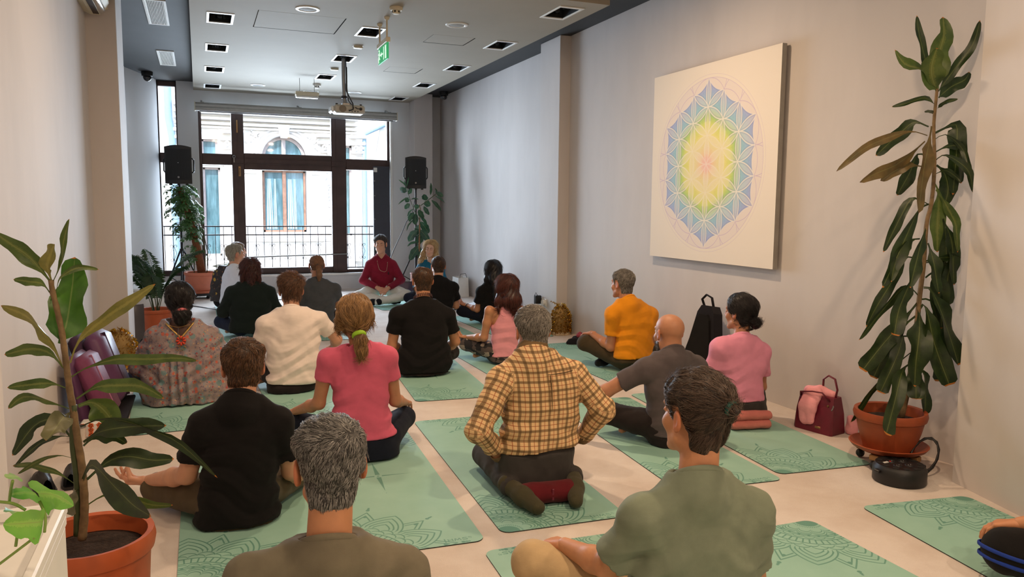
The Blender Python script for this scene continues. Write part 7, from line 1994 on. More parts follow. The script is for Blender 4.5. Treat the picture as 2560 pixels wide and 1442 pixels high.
# rolled projection screen in front of the window head
t = thing('projection_screen', 'long grey rolled projection screen case above the window', 'screen', (1.555, 12.92, 2.895))
prof = [(-0.055, -0.065), (0.04, -0.065), (0.055, -0.03), (0.055, 0.04), (0.03, 0.06), (-0.03, 0.06), (-0.055, 0.03), (-0.045, 0.0), (-0.055, -0.02)]
MB().prism(prof, 0, -1.56, 1.56).build('case', plain('grey_aluminium', (165, 166, 164), 0.45, 0.3), t)
for x in (-1.57, 1.56):
    MB().box((x, -0.06, -0.07), (x + 0.012, 0.06, 0.065), bevel=0.003).build('end_cap', M_CREAM, t)
MB().tube([(-1.5, -0.01, -0.073), (1.5, -0.01, -0.073)], 0.011, 8).build('bottom_bar', M_STEEL, t)
for x in (-1.47, -0.02, 1.43):
    m = MB()
    m.prism([(0.228, 0.12), (0.228, 0.06), (0.0, 0.04), (-0.02, 0.045), (-0.02, 0.06)], 0, x - 0.012, x + 0.012)
    m.build('bracket', M_STEEL, t)
    MB().tube([(x - 0.03, -0.02, 0.055), (x + 0.035, -0.025, 0.065)], 0.006, 6).build('wing_screw', M_STEEL, t)

t = thing('emergency_light', 'grey and white emergency light hanging under the ceiling near the window', 'lamp', (1.455, 11.3, 2.93))
MB().box((-0.16, -0.05, 0.0), (0.16, 0.05, 0.055), bevel=0.008).build('body', M_CREAM, t)
MB().box((-0.155, -0.046, -0.03), (0.155, 0.046, 0.0), bevel=0.012).build('diffuser', M_WHITE, t)
for x in (-0.1, 0.1):
    MB().tube([(x, 0, 0.055), (x, 0, SZ - 2.93)], 0.004, 6).build('rod', M_STEEL, t)

# wall-mounted air conditioner
t = thing('air_conditioner', 'cream wall air conditioner at the top left corner', 'air conditioner', (-0.83, 6.92, 2.96))
m = MB()
m.prism([(0.0, 0.02), (0.0, 0.29), (0.13, 0.29), (0.185, 0.24), (0.19, 0.10), (0.165, 0.045), (0.13, 0.03), (0.12, 0.0), (0.05, 0.0)], 1, -0.47, 0.47)
for i, v in enumerate(m.v):
    m.v[i] = (v[0], v[1], v[2])
m.build('casing', M_CREAM, t)
MB().box((0.075, -0.42, -0.004), (0.118, 0.42, 0.003)).build('outlet_slot', plain('brown_slot_inside', (60, 44, 34), 0.8), t)  # even brown for the inside of the outlet
MB().sheet([[(0.12 + 0.045 * math.sin(a), y, 0.012 - 0.03 * math.cos(a) + 0.02) for y in (-0.43, 0.43)] for a in np.linspace(0.1, 1.9, 8)]).build('louvre', plain('chrome_louvre', (220, 220, 215), 0.12, 0.9), t, smooth=180)
for i in range(7):
    MB().box((0.17 - 0.012 * i * 0.5, 0.462, 0.05 + i * 0.03), (0.18, 0.474, 0.06 + i * 0.03)).build('side_rib', M_CREAM, t)

# ------------------------------------------------------------------ loudspeakers on stands
def loudspeaker(loc, rz, lab, k=1.0):
    t = thing('loudspeaker', lab, 'loudspeaker', loc, rz)
    t.scale = (k, k, k)
    P = []
    for a in np.linspace(-1, 1, 9):
        P.append((a * 0.165, -0.15 - 0.022 * (1 - a * a)))
    P += [(0.15, 0.02), (0.10, 0.13), (-0.10, 0.13), (-0.15, 0.02)]
    m = MB().prism(P, 2, 0.0, 0.48)
    top = len(P)
    m.v = [(x, y, z + (0.025 * (1 - (x / 0.165) ** 2) if z > 0.4 else 0)) for x, y, z in m.v]
    m.build('cabinet', M_BLACK, t)
    g = MB()
    g.sheet([[(a * 0.148, -0.154 - 0.023 * (1 - (a * 0.9) ** 2), z) for a in np.linspace(-1, 1, 9)] for z in (0.05, 0.455)])
    g.build('grille', plain('black_mesh', (16, 16, 17), 0.6, bump=0.7, bscale=500), t)
    MB().lathe([(0, 0), (0.012, 0), (0.012, 0.003), (0, 0.003)], (0, 0, 0), 16, Matrix.Translation((0.0, -0.178, 0.085)) @ Matrix.Rotation(math.radians(90), 4, 'X')).build('badge', M_STEEL, t)
    m = MB()
    m.tube([(0.0 + 0.006 * math.cos(a), -0.1825, 0.085 + 0.006 * math.sin(a)) for a in np.linspace(0, 6.28, 9)], 0.0012, 4)
    m.build('badge_emblem', M_BLACK, t)
    MB().box((-0.004, -0.179, 0.27), (0.004, -0.175, 0.278)).build('power_light', M_WHITE, t)
    for x in (-0.1, 0.0, 0.1):
        MB().box((x - 0.02, -0.14, -0.02), (x + 0.02, -0.10, 0.0), bevel=0.004).build('foot', M_BLACK, t)
    for s in (-1, 1):
        MB().tube([(s * 0.165, -0.05, 0.15), (s * 0.185, -0.02, 0.17), (s * 0.185, -0.02, 0.32), (s * 0.165, -0.05, 0.34)], 0.010, 6).build('handle', M_BLACK, t, smooth=180)
def stand(loc, h, lab, rz=0.0):
    t = thing('speaker_stand', lab, 'speaker stand', loc, rz)
    MB().tube([(0, 0, 0.12), (0, 0, 0.9)], 0.019, 12).build('pole', M_BLACK, t, smooth=60)
    MB().tube([(0, 0, 0.85), (0, 0, h)], 0.015, 12).build('inner_pole', M_BLACK, t, smooth=60)
    MB().lathe([(0, 0.66), (0.032, 0.66), (0.032, 0.73), (0, 0.73)], (0, 0, 0), 14).build('collar', M_BLACK, t)
    MB().lathe([(0, 0.16), (0.03, 0.16), (0.03, 0.21), (0, 0.21)], (0, 0, 0), 14).build('hub', M_BLACK, t)
    for i in range(3):
        a = i * 2 * math.pi / 3 + 0.45
        c, s = math.cos(a), math.sin(a)
        l = MB().tube([(0.03 * c, 0.03 * s, 0.70), (0.34 * c, 0.34 * s, 0.02)], 0.0125, 8).build('leg', M_BLACK, t, smooth=60)
        MB().tube([(0.03 * c, 0.03 * s, 0.185), (0.21 * c, 0.21 * s, 0.29)], 0.008, 6).build('brace', M_BLACK, t)
        MB().lathe([(0, 0), (0.02, 0), (0.018, 0.03), (0, 0.03)], (0.34 * c, 0.34 * s, 0), 10).build('rubber_foot', M_BLACK, l)
loudspeaker((-0.26, 12.80, 1.71), math.radians(-2), 'black loudspeaker high on a pole in front of the narrow left window', 1.13)
stand((-0.26, 12.80, 0), 1.705, 'black tripod stand holding the left loudspeaker behind the leafy plant')
loudspeaker((3.24, 12.15, 1.69), math.radians(-14), 'black loudspeaker high on a pole in the far right corner')
stand((3.24, 12.15, 0), 1.685, 'black tripod stand holding the right loudspeaker behind the rubber plant', 2.6)
tag(MB().tube([(3.24, 12.12, 1.62), (3.20, 12.22, 1.3), (3.12, 12.3, 1.15), (3.06, 12.4, 0.95), (2.95, 12.45, 0.70), (2.84, 12.4, 0.45), (2.78, 12.4, 0.2), (2.70, 12.45, 0.006)], 0.006, 6).build('speaker_cable', M_BLACK, smooth=180), 'thin black cable hanging from the right loudspeaker to the floor', 'cable')
tag(MB().tube([(-0.2, 11.6, 0.006), (0.05, 11.2, 0.006), (0.2, 10.9, 0.007), (0.35, 11.6, 0.006), (1.2, 11.9, 0.006), (1.9, 11.75, 0.006), (2.6, 11.8, 0.006)], 0.006, 6).build('floor_cable', M_BLACK, smooth=180), 'thin black cable lying on the carpet below the window', 'cable')

# low white ledge box by the left window
t = thing('window_bench', 'low white ledge box in the corner below the narrow left window', 'bench', (-0.62, 11.9, 0))
MB().box((-0.27, -0.50, 0.0), (0.26, 0.50, 0.24), bevel=0.006).build('body', M_WHITE, t)
MB().box((-0.275, -0.51, 0.24), (0.27, 0.51, 0.268), bevel=0.006).build('top', M_WHITE, t)

# ------------------------------------------------------------------ floor objects
def slab(name, lab, cat, size, loc, rot, mat, group=None, seam=None, parts=()):
    t = thing(name, lab, cat, loc, 0, group)
    t.rotation_euler = rot
    sx, sy, sz = size
    b = MB().box((-sx / 2, -sy / 2, 0), (sx / 2, sy / 2, sz), bevel=min(sx, sy, sz) * 0.42).build('cushion', mat, t, smooth=60)
    if seam:
        z0 = 0.02
        MB().box((-sx / 2 - 0.004, -0.004, z0), (sx / 2 + 0.004, 0.004, sz - 0.02), bevel=0.002).build('seam_piping', seam, t)
    return t
M_PURPLE = cloth_mat('plum_vinyl', (92, 56, 90), rough=0.42, weave=200, fold=0.12)
M_MAGENTA = cloth_mat('magenta_plum_fabric', (110, 52, 84), rough=0.6, weave=300, fold=0.12)
M_DKPLUM = cloth_mat('dark_plum_fabric', (58, 36, 60), rough=0.7)
slab('bolster', 'largest plum meditation cushion, front of the row leaning on the left wall', 'cushion', (0.115, 0.40, 0.50), (-0.535, 5.86, 0.06), (0, math.radians(-18), math.radians(-7)), M_PURPLE, 'plum meditation cushions leaning on the left wall', M_DKPLUM)
slab('bolster', 'dark-edged plum meditation cushion directly behind the largest one', 'cushion', (0.065, 0.40, 0.49), (-0.645, 5.84, 0.06), (0, math.radians(-16), math.radians(-7)), M_DKPLUM, 'plum meditation cushions leaning on the left wall', M_PURPLE)
slab('bolster', 'magenta plum cushion with light stripe nearest to the dracaena pot', 'cushion', (0.085, 0.36, 0.43), (-0.56, 5.42, 0.06), (0, math.radians(-20), math.radians(-7)), M_MAGENTA, 'plum meditation cushions leaning on the left wall', plain('pale_mauve_piping', (176, 116, 146), 0.6))
slab('bolster', 'small plum cushion wedged against the left wall behind the dracaena stem', 'cushion', (0.06, 0.34, 0.42), (-0.675, 5.42, 0.06), (0, math.radians(-10), math.radians(-7)), M_PURPLE, 'plum meditation cushions leaning on the left wall', M_DKPLUM)
t = thing('cushion_rack', 'low black folding frame under the plum cushions', 'rack', (-0.62, 5.60, 0))
MB().box((-0.10, -0.30, 0.035), (0.16, 0.40, 0.055), bevel=0.006).build('shelf', M_BLACK, t)
for x in (-0.08, 0.12):
    for y in (-0.28, 0.36):
        MB().tube([(x, y, 0), (x, y, 0.05)], 0.013, 8).build('leg', M_BLACK, t)
t = thing('flowered_box', 'small white box with orange flower print behind the dracaena', 'box', (-0.645, 5.20, 0))
MB().box((-0.06, -0.05, 0.0), (0.06, 0.05, 0.095), bevel=0.012).build('box', M_WHITE, t)
M_ORNG = plain('orange_flower_print', (222, 108, 60), 0.7)
for q in range(9):
    x, z = (-0.045 + 0.045 * (q % 3)), 0.02 + 0.028 * (q // 3)
    m = MB()
    for a in range(5):
        g = a * 1.2566 + q
        m.lathe([(0, 0), (0.008, 0.0), (0.008, 0.0012), (0, 0.0012)], (0, 0, 0), 7, Matrix.Translation((x + 0.009 * math.cos(g), -0.0505, z + 0.009 * math.sin(g))) @ Matrix.Rotation(math.radians(90), 4, 'X'))
    m.build('printed_flower', M_ORNG, t)
t = thing('drinking_glass', 'small clear metal-rimmed glass standing before the magenta cushion', 'glass', (-0.64, 5.33, 0.30))
t.location = (-0.70, 5.10, 0.0)
MB().lathe([(0.026, 0.0), (0.03, 0.002), (0.034, 0.09), (0.031, 0.09), (0.027, 0.006), (0.0, 0.006)], (0, 0, 0), 16).build('tumbler', plain('frosted_tumbler', (200, 190, 180), 0.2), t, smooth=60)
MB().lathe([(0.035, 0.082), (0.036, 0.09), (0.033, 0.092)], (0, 0, 0), 16).build('rim', M_STEEL, t)
for i, (x, y, a) in enumerate(((-0.76, 4.30, 0.3), (-0.64, 4.36, 0.1))):
    t = thing('shoe', ('black shoe against the left wall behind the pothos', 'black shoe on the carpet behind the near dracaena stem')[i], 'shoe', (x, y, 0), a, 'pair of black shoes by the left wall')
    m = MB()
    m.sheet([[(0.045 * w * math.cos(g), 0.14 - 0.28 * tt, 0.012 + hh * max(0, math.sin(g))) for g in np.linspace(0, math.pi, 9)] for tt, w, hh in ((0, 0.3, 0.02), (0.08, 0.8, 0.045), (0.3, 1.0, 0.06), (0.5, 0.95, 0.085), (0.62, 0.9, 0.07), (0.9, 0.85, 0.075), (1.0, 0.5, 0.07))])
    m.build('upper', M_BLACK, t, smooth=180)
    MB().prism([(0.046, 0.1), (0.046, -0.1), (0.03, -0.14), (-0.03, -0.14), (-0.046, -0.1), (-0.046, 0.1), (-0.02, 0.142), (0.02, 0.142)], 2, 0.0, 0.016).build('sole', M_DARKGREY, t)

# dark grey curved seat back behind the kaftan woman
t = thing('backrest_chair', 'dark grey curved floor seat back behind the woman in kaftan', 'chair', (-0.66, 8.45, 0), math.radians(-8))
k_ = []
MB().sheet([[(0.115 * math.sin(a), 0.165 - 0.165 * math.cos(a) + off, z) for a in np.linspace(-1.0, 1.0, 11)] for off, z in ((0, 0.0), (0.0, 0.30), (0.01, 0.38), (0.03, 0.405), (0.05, 0.38), (0.05, 0.0))]).build('back', plain('grey_plastic_seat', (74, 68, 68), 0.4), t, smooth=60)
MB().box((-0.10, 0.03, 0.0), (0.10, 0.28, 0.06), bevel=0.02).build('seat', M_DARKGREY, t)

# gold tinsel decorations
M_GOLD = plain('gold_tinsel', (206, 162, 60), 0.22, 1.0, var=0.3, scale=60)
M_WICK = plain('cream_mesh_base', (206, 186, 150), 0.7)
def tinsel(loc, lab, w, h, n, seed, curl=False):
    rg = random.Random(seed)
    t = thing('tinsel_basket', lab, 'decoration', loc, 0)
    MB().lathe([(0, 0), (w * 0.86, 0), (w * 0.92, 0.02), (w * 0.90, h * 0.55), (w * 0.72, h * 0.85), (w * 0.3, h * 0.97), (0, h)], (0, 0, 0), 20, None, 0.8).build('basket', plain('gold_mesh_basket', (150, 120, 66), 0.5, 0.3, bump=0.8, bscale=120), t, smooth=60)
    MB().lathe([(w * 0.93, 0.0), (w * 1.0, 0.004), (w * 0.98, 0.03), (w * 0.92, 0.035)], (0, 0, 0), 24, None, 0.8).build('base_hoop', M_WICK, t, smooth=60)
    m = MB()
    for i in range(n):
        a = rg.uniform(0, 2 * math.pi)
        zz = rg.random()
        r = w * (0.95 if zz < 0.55 else 0.95 - 0.75 * ((zz - 0.55) / 0.45) ** 1.6)
        p = Vector((r * math.cos(a), r * 0.8 * math.sin(a), zz * h + 0.012))
        d = Vector((math.cos(a) + rg.uniform(-.7, .7), math.sin(a) + rg.uniform(-.7, .7), rg.uniform(-.6, .8))).normalized() * rg.uniform(0.012, 0.03)
        s = d.orthogonal().normalized() * 0.0035
        m.add([p - s, p + s, p + d + s * 0.6, p + d - s * 0.6], [(0, 1, 2, 3)])
    o = m.build('tinsel', M_GOLD, t, fix=False)
    o['kind'] = 'stuff'
    if curl:
        m = MB()
        for i in range(40):
            q = i / 40
            p = Vector((-w * 0.3 - 0.09 * q, 0, h + 0.05 * q))
            d = Vector((rg.uniform(-1, 1), rg.uniform(-1, 1), rg.uniform(-1, 1))).normalized() * 0.018
            s = d.orthogonal().normalized() * 0.003
            m.add([p - s, p + s, p + d + s, p + d - s], [(0, 1, 2, 3)])
        o = m.build('loose_tinsel', M_GOLD, t, fix=False); o['kind'] = 'stuff'
tinsel((-0.665, 7.20, 0), 'gold tinsel basket standing against the left pillar', 0.145, 0.345, 1500, 3)
tinsel((3.70, 7.67, 0), 'gold tinsel basket standing in the corner of the right pillar', 0.115, 0.33, 1700, 4, True)

# right wall side: slippers, socket, bags
M_DARKSOCK = cloth_mat('black_knit', (26, 24, 30))
M_REDBOW = floral('red_flower_knit', (srgb(120, 36, 52), srgb(170, 70, 84), srgb(60, 30, 40)), [(srgb(220, 150, 160), 0.3, 60)])
for i, (x, y, a) in enumerate(((3.60, 7.05, 1.35), (3.71, 7.16, 1.0))):
    t = thing('slipper', ('black slipper lying in front of the right-hand tinsel basket, nearer one', 'black slipper with red flowered bow touching the right wall')[i], 'slipper', (x, y, 0), a, 'pair of slippers by the right wall')
    m = MB()
    m.sheet([[(0.045 * w * math.cos(g), 0.12 - 0.24 * tt, 0.008 + hh * max(0, math.sin(g))) for g in np.linspace(0, math.pi, 9)] for tt, w, hh in ((0, 0.3, 0.02), (0.1, 0.85, 0.05), (0.35, 1.0, 0.065), (0.55, 0.95, 0.06), (0.75, 0.9, 0.04), (0.95, 0.8, 0.04), (1.0, 0.4, 0.03))])
    m.build('upper', M_DARKSOCK, t, smooth=180)
    MB().prism([(0.045, 0.08), (0.045, -0.09), (0.02, -0.12), (-0.02, -0.12), (-0.045, -0.09), (-0.045, 0.08), (-0.02, 0.12), (0.02, 0.12)], 2, 0.0, 0.01).build('sole', M_BLACK, t)
    if i:
        for s in (-1, 1):
            MB().lathe([(0, -0.03), (0.03, -0.015), (0.034, 0.01), (0.0, 0.03)], (s * 0.035, 0.03, 0.075), 10).build('bow', M_REDBOW, t, smooth=180)
t = thing('wall_socket', 'white wall socket on the right pillar with black plug adaptor', 'socket', (3.73, 8.20, 0.30))
MB().box((-0.012, -0.09, -0.045), (0.0, 0.09, 0.045), bevel=0.005).build('plate', M_WHITE, t)
MB().lathe([(0, 0), (0.032, 0), (0.036, 0.03), (0, 0.03)], (0, 0, 0), 18, Matrix.Translation((-0.012, -0.045, 0)) @ Matrix.Rotation(math.radians(-90), 4, 'Y')).build('socket_cover', M_WHITE, t, smooth=60)
MB().box((-0.09, 0.03, -0.025), (-0.012, 0.075, 0.075), bevel=0.008).build('plug_adaptor', M_BLACK, t)
MB().tube([(-0.06, 0.05, 0.07), (-0.075, 0.06, 0.11), (-0.09, 0.07, 0.07), (-0.085, 0.08, -0.1), (-0.07, 0.09, -0.29)], 0.0045, 6).build('adaptor_cable', M_BLACK, t, smooth=180)

M_BURG = plain('burgundy_leather', (104, 22, 44), 0.42, var=0.08, bump=0.15, bscale=260)
M_PINKSCARF = cloth_mat('pale_pink_fleece', (236, 162, 170), weave=260, fold=0.35)
t = thing('handbag', 'burgundy leather handbag with pale pink scarf over its front', 'bag', (3.66, 3.74, 0), math.radians(-78))
sx, sy, h = 0.135, 0.075, 0.235
vs = []
for z, kx, ky in ((0.0, 1.0, 1.0), (0.01, 1.03, 1.04), (0.13, 0.98, 0.9), (h, 0.88, 0.62)):
    vs.append([(a * sx * kx, b * sy * ky, z) for a, b in ((-1, -0.85), (-0.9, -1), (0.9, -1), (1, -0.85), (1, 0.85), (0.9, 1), (-0.9, 1), (-1, 0.85))])
m = MB()
n8 = 8
m.add([p for r in vs for p in r], [tuple(range(8))[::-1], tuple(range(24, 32))] + [(i * 8 + j, i * 8 + (j + 1) % 8, (i + 1) * 8 + (j + 1) % 8, (i + 1) * 8 + j) for i in range(3) for j in range(8)])
m.build('body', M_BURG, t, smooth=35)
MB().tube([(0.10, 0.0, h - 0.03), (0.115, 0.0, h + 0.05), (0.095, 0.0, h + 0.115), (0.05, 0.0, h + 0.13), (0.015, 0.0, h + 0.10), (0.0, 0.02, h)], 0.009, 8, flat=0.6).build('handle', M_BURG, t, smooth=180)
MB().tube([(-0.11, -0.05, h - 0.02), (-0.09, -0.08, h + 0.01), (0.0, -0.09, h + 0.03), (0.06, -0.075, h + 0.03), (0.10, -0.05, h - 0.02)], 0.008, 8, flat=0.6).build('handle', M_BURG, t, smooth=180)
MB().box((0.02, -0.0785, 0.03), (0.06, -0.074, 0.045), bevel=0.002).build('name_plate', M_BRASS, t)
for x in (0.095, -0.1):
    MB().lathe([(0, 0), (0.008, 0), (0.006, 0.005), (0, 0.005)], (0, 0, 0), 10, Matrix.Translation((x, -0.06, h - 0.05)) @ Matrix.Rotation(math.radians(90), 4, 'X')).build('rivet', M_BRASS, t)
MB().tube([(0.105, -0.03, h - 0.03), (0.125, -0.05, h - 0.05), (0.12, -0.06, h - 0.075)], 0.005, 6).build('strap_clip', M_STEEL, t)
s = thing('scarf', 'pale pink fleece scarf stuffed into the burgundy handbag', 'scarf', (3.66, 3.74, 0), math.radians(-78))
F = Field((-0.16, -0.13, 0.02), (0.15, 0.10, 0.32), 0.006)
F.chain([(-0.06, -0.075, 0.075), (-0.055, -0.085, 0.16), (-0.045, -0.05, 0.24)], [0.038, 0.042, 0.04], 0.02, flat=((0, 1, 0), 0.5))
F.chain([(-0.015, -0.082, 0.08), (-0.010, -0.09, 0.16), (0.0, -0.04, 0.245)], [0.034, 0.04, 0.038], 0.02, flat=((0, 1, 0), 0.5))
F.chain([(-0.09, 0.0, 0.245), (0.0, 0.0, 0.255), (0.08, 0.01, 0.245)], [0.03, 0.034, 0.026], 0.02)
X, Y, Z = F.xyz()
F.d += 0.003 * wob(X, Y, Z, 50, 2.0)
mesh_obj('scarf_folds', [F.mesh()], M_PINKSCARF, s)
t = thing('pink_cloth', 'small crumpled pink cloth half hidden behind the burgundy handbag', 'cloth', (3.79, 3.60, 0))
F = Field((-0.08, -0.08, 0), (0.08, 0.08, 0.15), 0.006)
F.chain([(0, 0, 0.025), (0.01, 0.0, 0.06), (-0.005, 0.01, 0.10)], [0.04, 0.034, 0.02], 0.02)
X, Y, Z = F.xyz(); F.d += 0.005 * wob(X, Y, Z, 70, 3.0); F.d = np.maximum(F.d, 0.002 - Z + 0 * X)
mesh_obj('cloth', [F.mesh()], M_PINKSCARF, t)

t = thing('guitar_case', 'black soft guitar case leaning on the right wall behind the woman in soft pink', 'case', (3.62, 4.98, 0), math.radians(-72))
t.rotation_euler = (math.radians(-9), 0, math.radians(-80))
P = [(-0.17, 0.0), (-0.19, 0.10), (-0.165, 0.26), (-0.13, 0.38), (-0.105, 0.50), (-0.085, 0.60), (-0.05, 0.655), (0.05, 0.655), (0.085, 0.60), (0.105, 0.50), (0.13, 0.38), (0.165, 0.26), (0.19, 0.10), (0.17, 0.0)]
MB().prism(P, 1, -0.05, 0.05).build('case_body', M_DARKSOCK, t)
MB().prism([(x * 0.8, z * 0.8 + 0.06) for x, z in P], 1, -0.075, -0.05).build('front_pocket', M_BLACKTEE, t)
MB().tube([(-0.06, 0, 0.64), (-0.10, 0, 0.70), (-0.06, 0, 0.74), (0.0, 0, 0.72), (0.03, 0, 0.65)], 0.014, 8, flat=0.5).build('carry_handle', M_DARKSOCK, t, smooth=180)

# cable reel with its loop
t = thing('cable_reel', 'black round cable reel with sockets in front of the tall dracaena pot', 'cable reel', (3.36, 2.86, 0))
MB().lathe([(0, 0), (0.125, 0), (0.13, 0.006), (0.13, 0.075), (0.122, 0.085), (0.118, 0.095), (0, 0.095)], (0, 0, 0), 36).build('drum', M_BLACK, t, smooth=40)
for i in range(12):
    a = i * math.pi / 6
    MB().box((0.085, -0.014, 0.094), (0.112, 0.014, 0.0965), Matrix.Rotation(a, 4, 'Z')).build('vent_slot', M_HOLE, t)
for i in range(4):
    a = i * math.pi / 2 + 0.5
    c = Vector((0.045 * math.cos(a), 0.045 * math.sin(a), 0.095))
    sck = MB().lathe([(0, 0.002), (0.018, 0.002), (0.021, 0.004), (0.023, 0.0)], tuple(c), 16).build('socket', M_DARKGREY, t, smooth=60)
    for s in (-1, 1):
        MB().lathe([(0, 0.0), (0.003, 0.0), (0.002, 0.003), (0, 0.003)], (c.x + s * 0.008, c.y, c.z + 0.002), 8).build('contact', M_STEEL, sck)
MB().box((-0.075, 0.03, 0.094), (-0.045, 0.042, 0.098)).build('rating_label', M_WHITE, t)
MB().lathe([(0, 0), (0.005, 0), (0.004, 0.005), (0, 0.005)], (-0.03, 0.036, 0.095), 10).build('red_button', plain('red_button_plastic', (200, 40, 30), 0.4), t)
MB().box((0.12, -0.03, 0.02), (0.16, 0.0, 0.075), bevel=0.005).build('plug_dock', M_BLACK, t)
MB().box((-0.15, 0.0, 0.06), (-0.125, 0.03, 0.075), bevel=0.004).build('crank_knob', M_BLACK, t)
pts = [(3.49, 2.84, 0.05)]
for i in range(26):
    a = 2.6 + i * 0.5
    pts.append((3.58 + 0.085 * math.cos(a) * (1 + 0.02 * i / 5), 2.90 + 0.05 * math.sin(a), 0.10 + 0.075 * math.sin(a + 0.9) * (1 + 0.01 * i) - 0.002 * i * 0.2))
pts = [(x, y, max(0.006, z)) for x, y, z in pts]
tag(MB().tube(pts, 0.0055, 6).build('power_cable', M_BLACK, smooth=180), 'black power cable coiled between cable reel and right wall', 'cable')

# things near the front of the class
M_SCREEN = plain('dark_violet_screen', (56, 40, 66), 0.25)
t = thing('laptop', 'open laptop with dark violet screen beside the man in burgundy', 'laptop', (2.98, 11.55, 0), math.radians(-8))
MB().box((-0.17, -0.12, 0.0), (0.17, 0.12, 0.018), bevel=0.005).build('base', M_DARKGREY, t)
sc = MB().box((-0.17, -0.006, 0.0), (0.17, 0.006, 0.23), Matrix.Translation((0, 0.125, 0.016)) @ Matrix.Rotation(math.radians(-18), 4, 'X'), bevel=0.004).build('lid', M_DARKGREY, t)
MB().box((-0.155, -0.0085, 0.015), (0.155, -0.0055, 0.215), Matrix.Translation((0, 0.125, 0.016)) @ Matrix.Rotation(math.radians(-18), 4, 'X')).build('screen', M_SCREEN, sc)
t = thing('paper_bag', 'white paper bag standing against the far right wall', 'bag', (3.80, 11.55, 0))
m = MB()
m.add([(-.09, -.16, 0), (.09, -.16, 0), (.09, .16, 0), (-.09, .16, 0), (-.08, -.155, .30), (.08, -.15, .31), (.08, .15, .31), (-.08, .155, .30)], [(0, 3, 2, 1), (0, 1, 5, 4), (1, 2, 6, 5), (2, 3, 7, 6), (3, 0, 4, 7)])
m.build('bag', M_WHITE, t, fix=False)
MB().tube([(-.06, -.15, .29), (-.05, -.16, .36), (.03, -.16, .37), (.06, -.15, .3)], 0.004, 6).build('handle', M_BLACK, t)
t = thing('folded_blanket', 'white folded blanket with dark lining on the floor beside far right wall', 'blanket', (3.42, 10.25, 0), math.radians(-6))
MB().sheet([[(x, y, 0.012 + (0.07 * max(0, (x - 0.12) / 0.18) ** 2)) for y in (-0.3, 0.3)] for x in np.linspace(-0.35, 0.30, 12)]).build('upper_layer', M_WHITE2, t, smooth=180)
MB().sheet([[(x, y, 0.004 + (0.068 * max(0, (x - 0.12) / 0.18) ** 2)) for y in (-0.3, 0.3)] for x in np.linspace(-0.35, 0.305, 12)]).build('dark_lining', cloth_mat('dark_maroon_lining', (60, 28, 34)), t, smooth=180)

# bolster and blankets people sit on
def roll(name, lab, cat, loc, rz, length, rads, mat, seed, vs=0.006, flatten=0.8):
    t = thing(name, lab, cat, loc, rz)
    L2 = length / 2
    F = Field((-L2 - 0.09, -0.13, -0.01), (L2 + 0.09, 0.13, 0.2), vs)
    F.cone((-L2 + rads * .5, 0, rads * flatten), (L2 - rads * .5, 0, rads * flatten), rads, rads, 0.01, flat=((0, 0, 1), flatten))
    X, Y, Z = F.xyz()
    F.d = np.maximum(F.d, np.abs(X) - L2 + 0 * Y + 0 * Z)
    F.d += 0.0035 * wob(X, Y, Z, 38, seed)
    F.d = np.maximum(F.d, 0.003 - Z + 0 * X)
    mesh_obj('roll', [F.mesh()], mat, t)
    return t
M_MAROONC = cloth_mat('maroon_cotton_cover', (92, 22, 30), weave=400)
t = roll('bolster', 'maroon cylindrical bolster under the man in the plaid shirt', 'cushion', (1.505, 3.235, 0.006), math.radians(-5), 0.27, 0.062, M_MAROONC, 1.0)
MB().box((0.0, -0.064, 0.03), (0.012, -0.055, 0.085), bevel=0.002).build('seam_tape', M_BURG, t)
M_PINKBL = cloth_mat('pink_fleece_blanket', (196, 116, 108), weave=240, fold=0.45)
t = roll('rolled_blanket', 'rolled pink fleece blanket under the woman in soft pink tee', 'blanket', (3.24, 3.905, 0.006), math.radians(-12), 0.27, 0.052, M_PINKBL, 2.0, flatten=0.62)
F = Field((-0.2, -0.13, 0.03), (0.2, 0.13, 0.16), 0.006)
F.cone((-0.115, 0.005, 0.088), (0.115, 0.005, 0.084), 0.05, 0.046, 0.01, flat=((0, 0, 1), 0.62))
X, Y, Z = F.xyz(); F.d = np.maximum(F.d, np.abs(X) - 0.142 + 0 * Y + 0 * Z); F.d += 0.003 * wob(X, Y, Z, 40, 5.0)
mesh_obj('upper_fold', [F.mesh()], M_PINKBL, t)

# white counter with the pothos
t = thing('white_counter', 'white counter corner at the bottom left holding the pothos', 'counter', (-0.525, 0.95, 0))
MB().box((-0.30, -0.45, 0.0), (0.298, 0.50, 0.865), bevel=0.003).build('body', M_WHITE, t)
MB().box((-0.30, -0.45, 0.865), (0.30, 0.502, 0.885), bevel=0.003).build('top', M_WHITE, t)
for a, b in (((0.285, -0.45), (0.302, 0.505)), ((-0.30, 0.49), (0.285, 0.505))):
    MB().box((a[0], a[1], 0.885), (b[0], b[1], 0.905), bevel=0.003).build('rim_strip', M_WHITE, t)
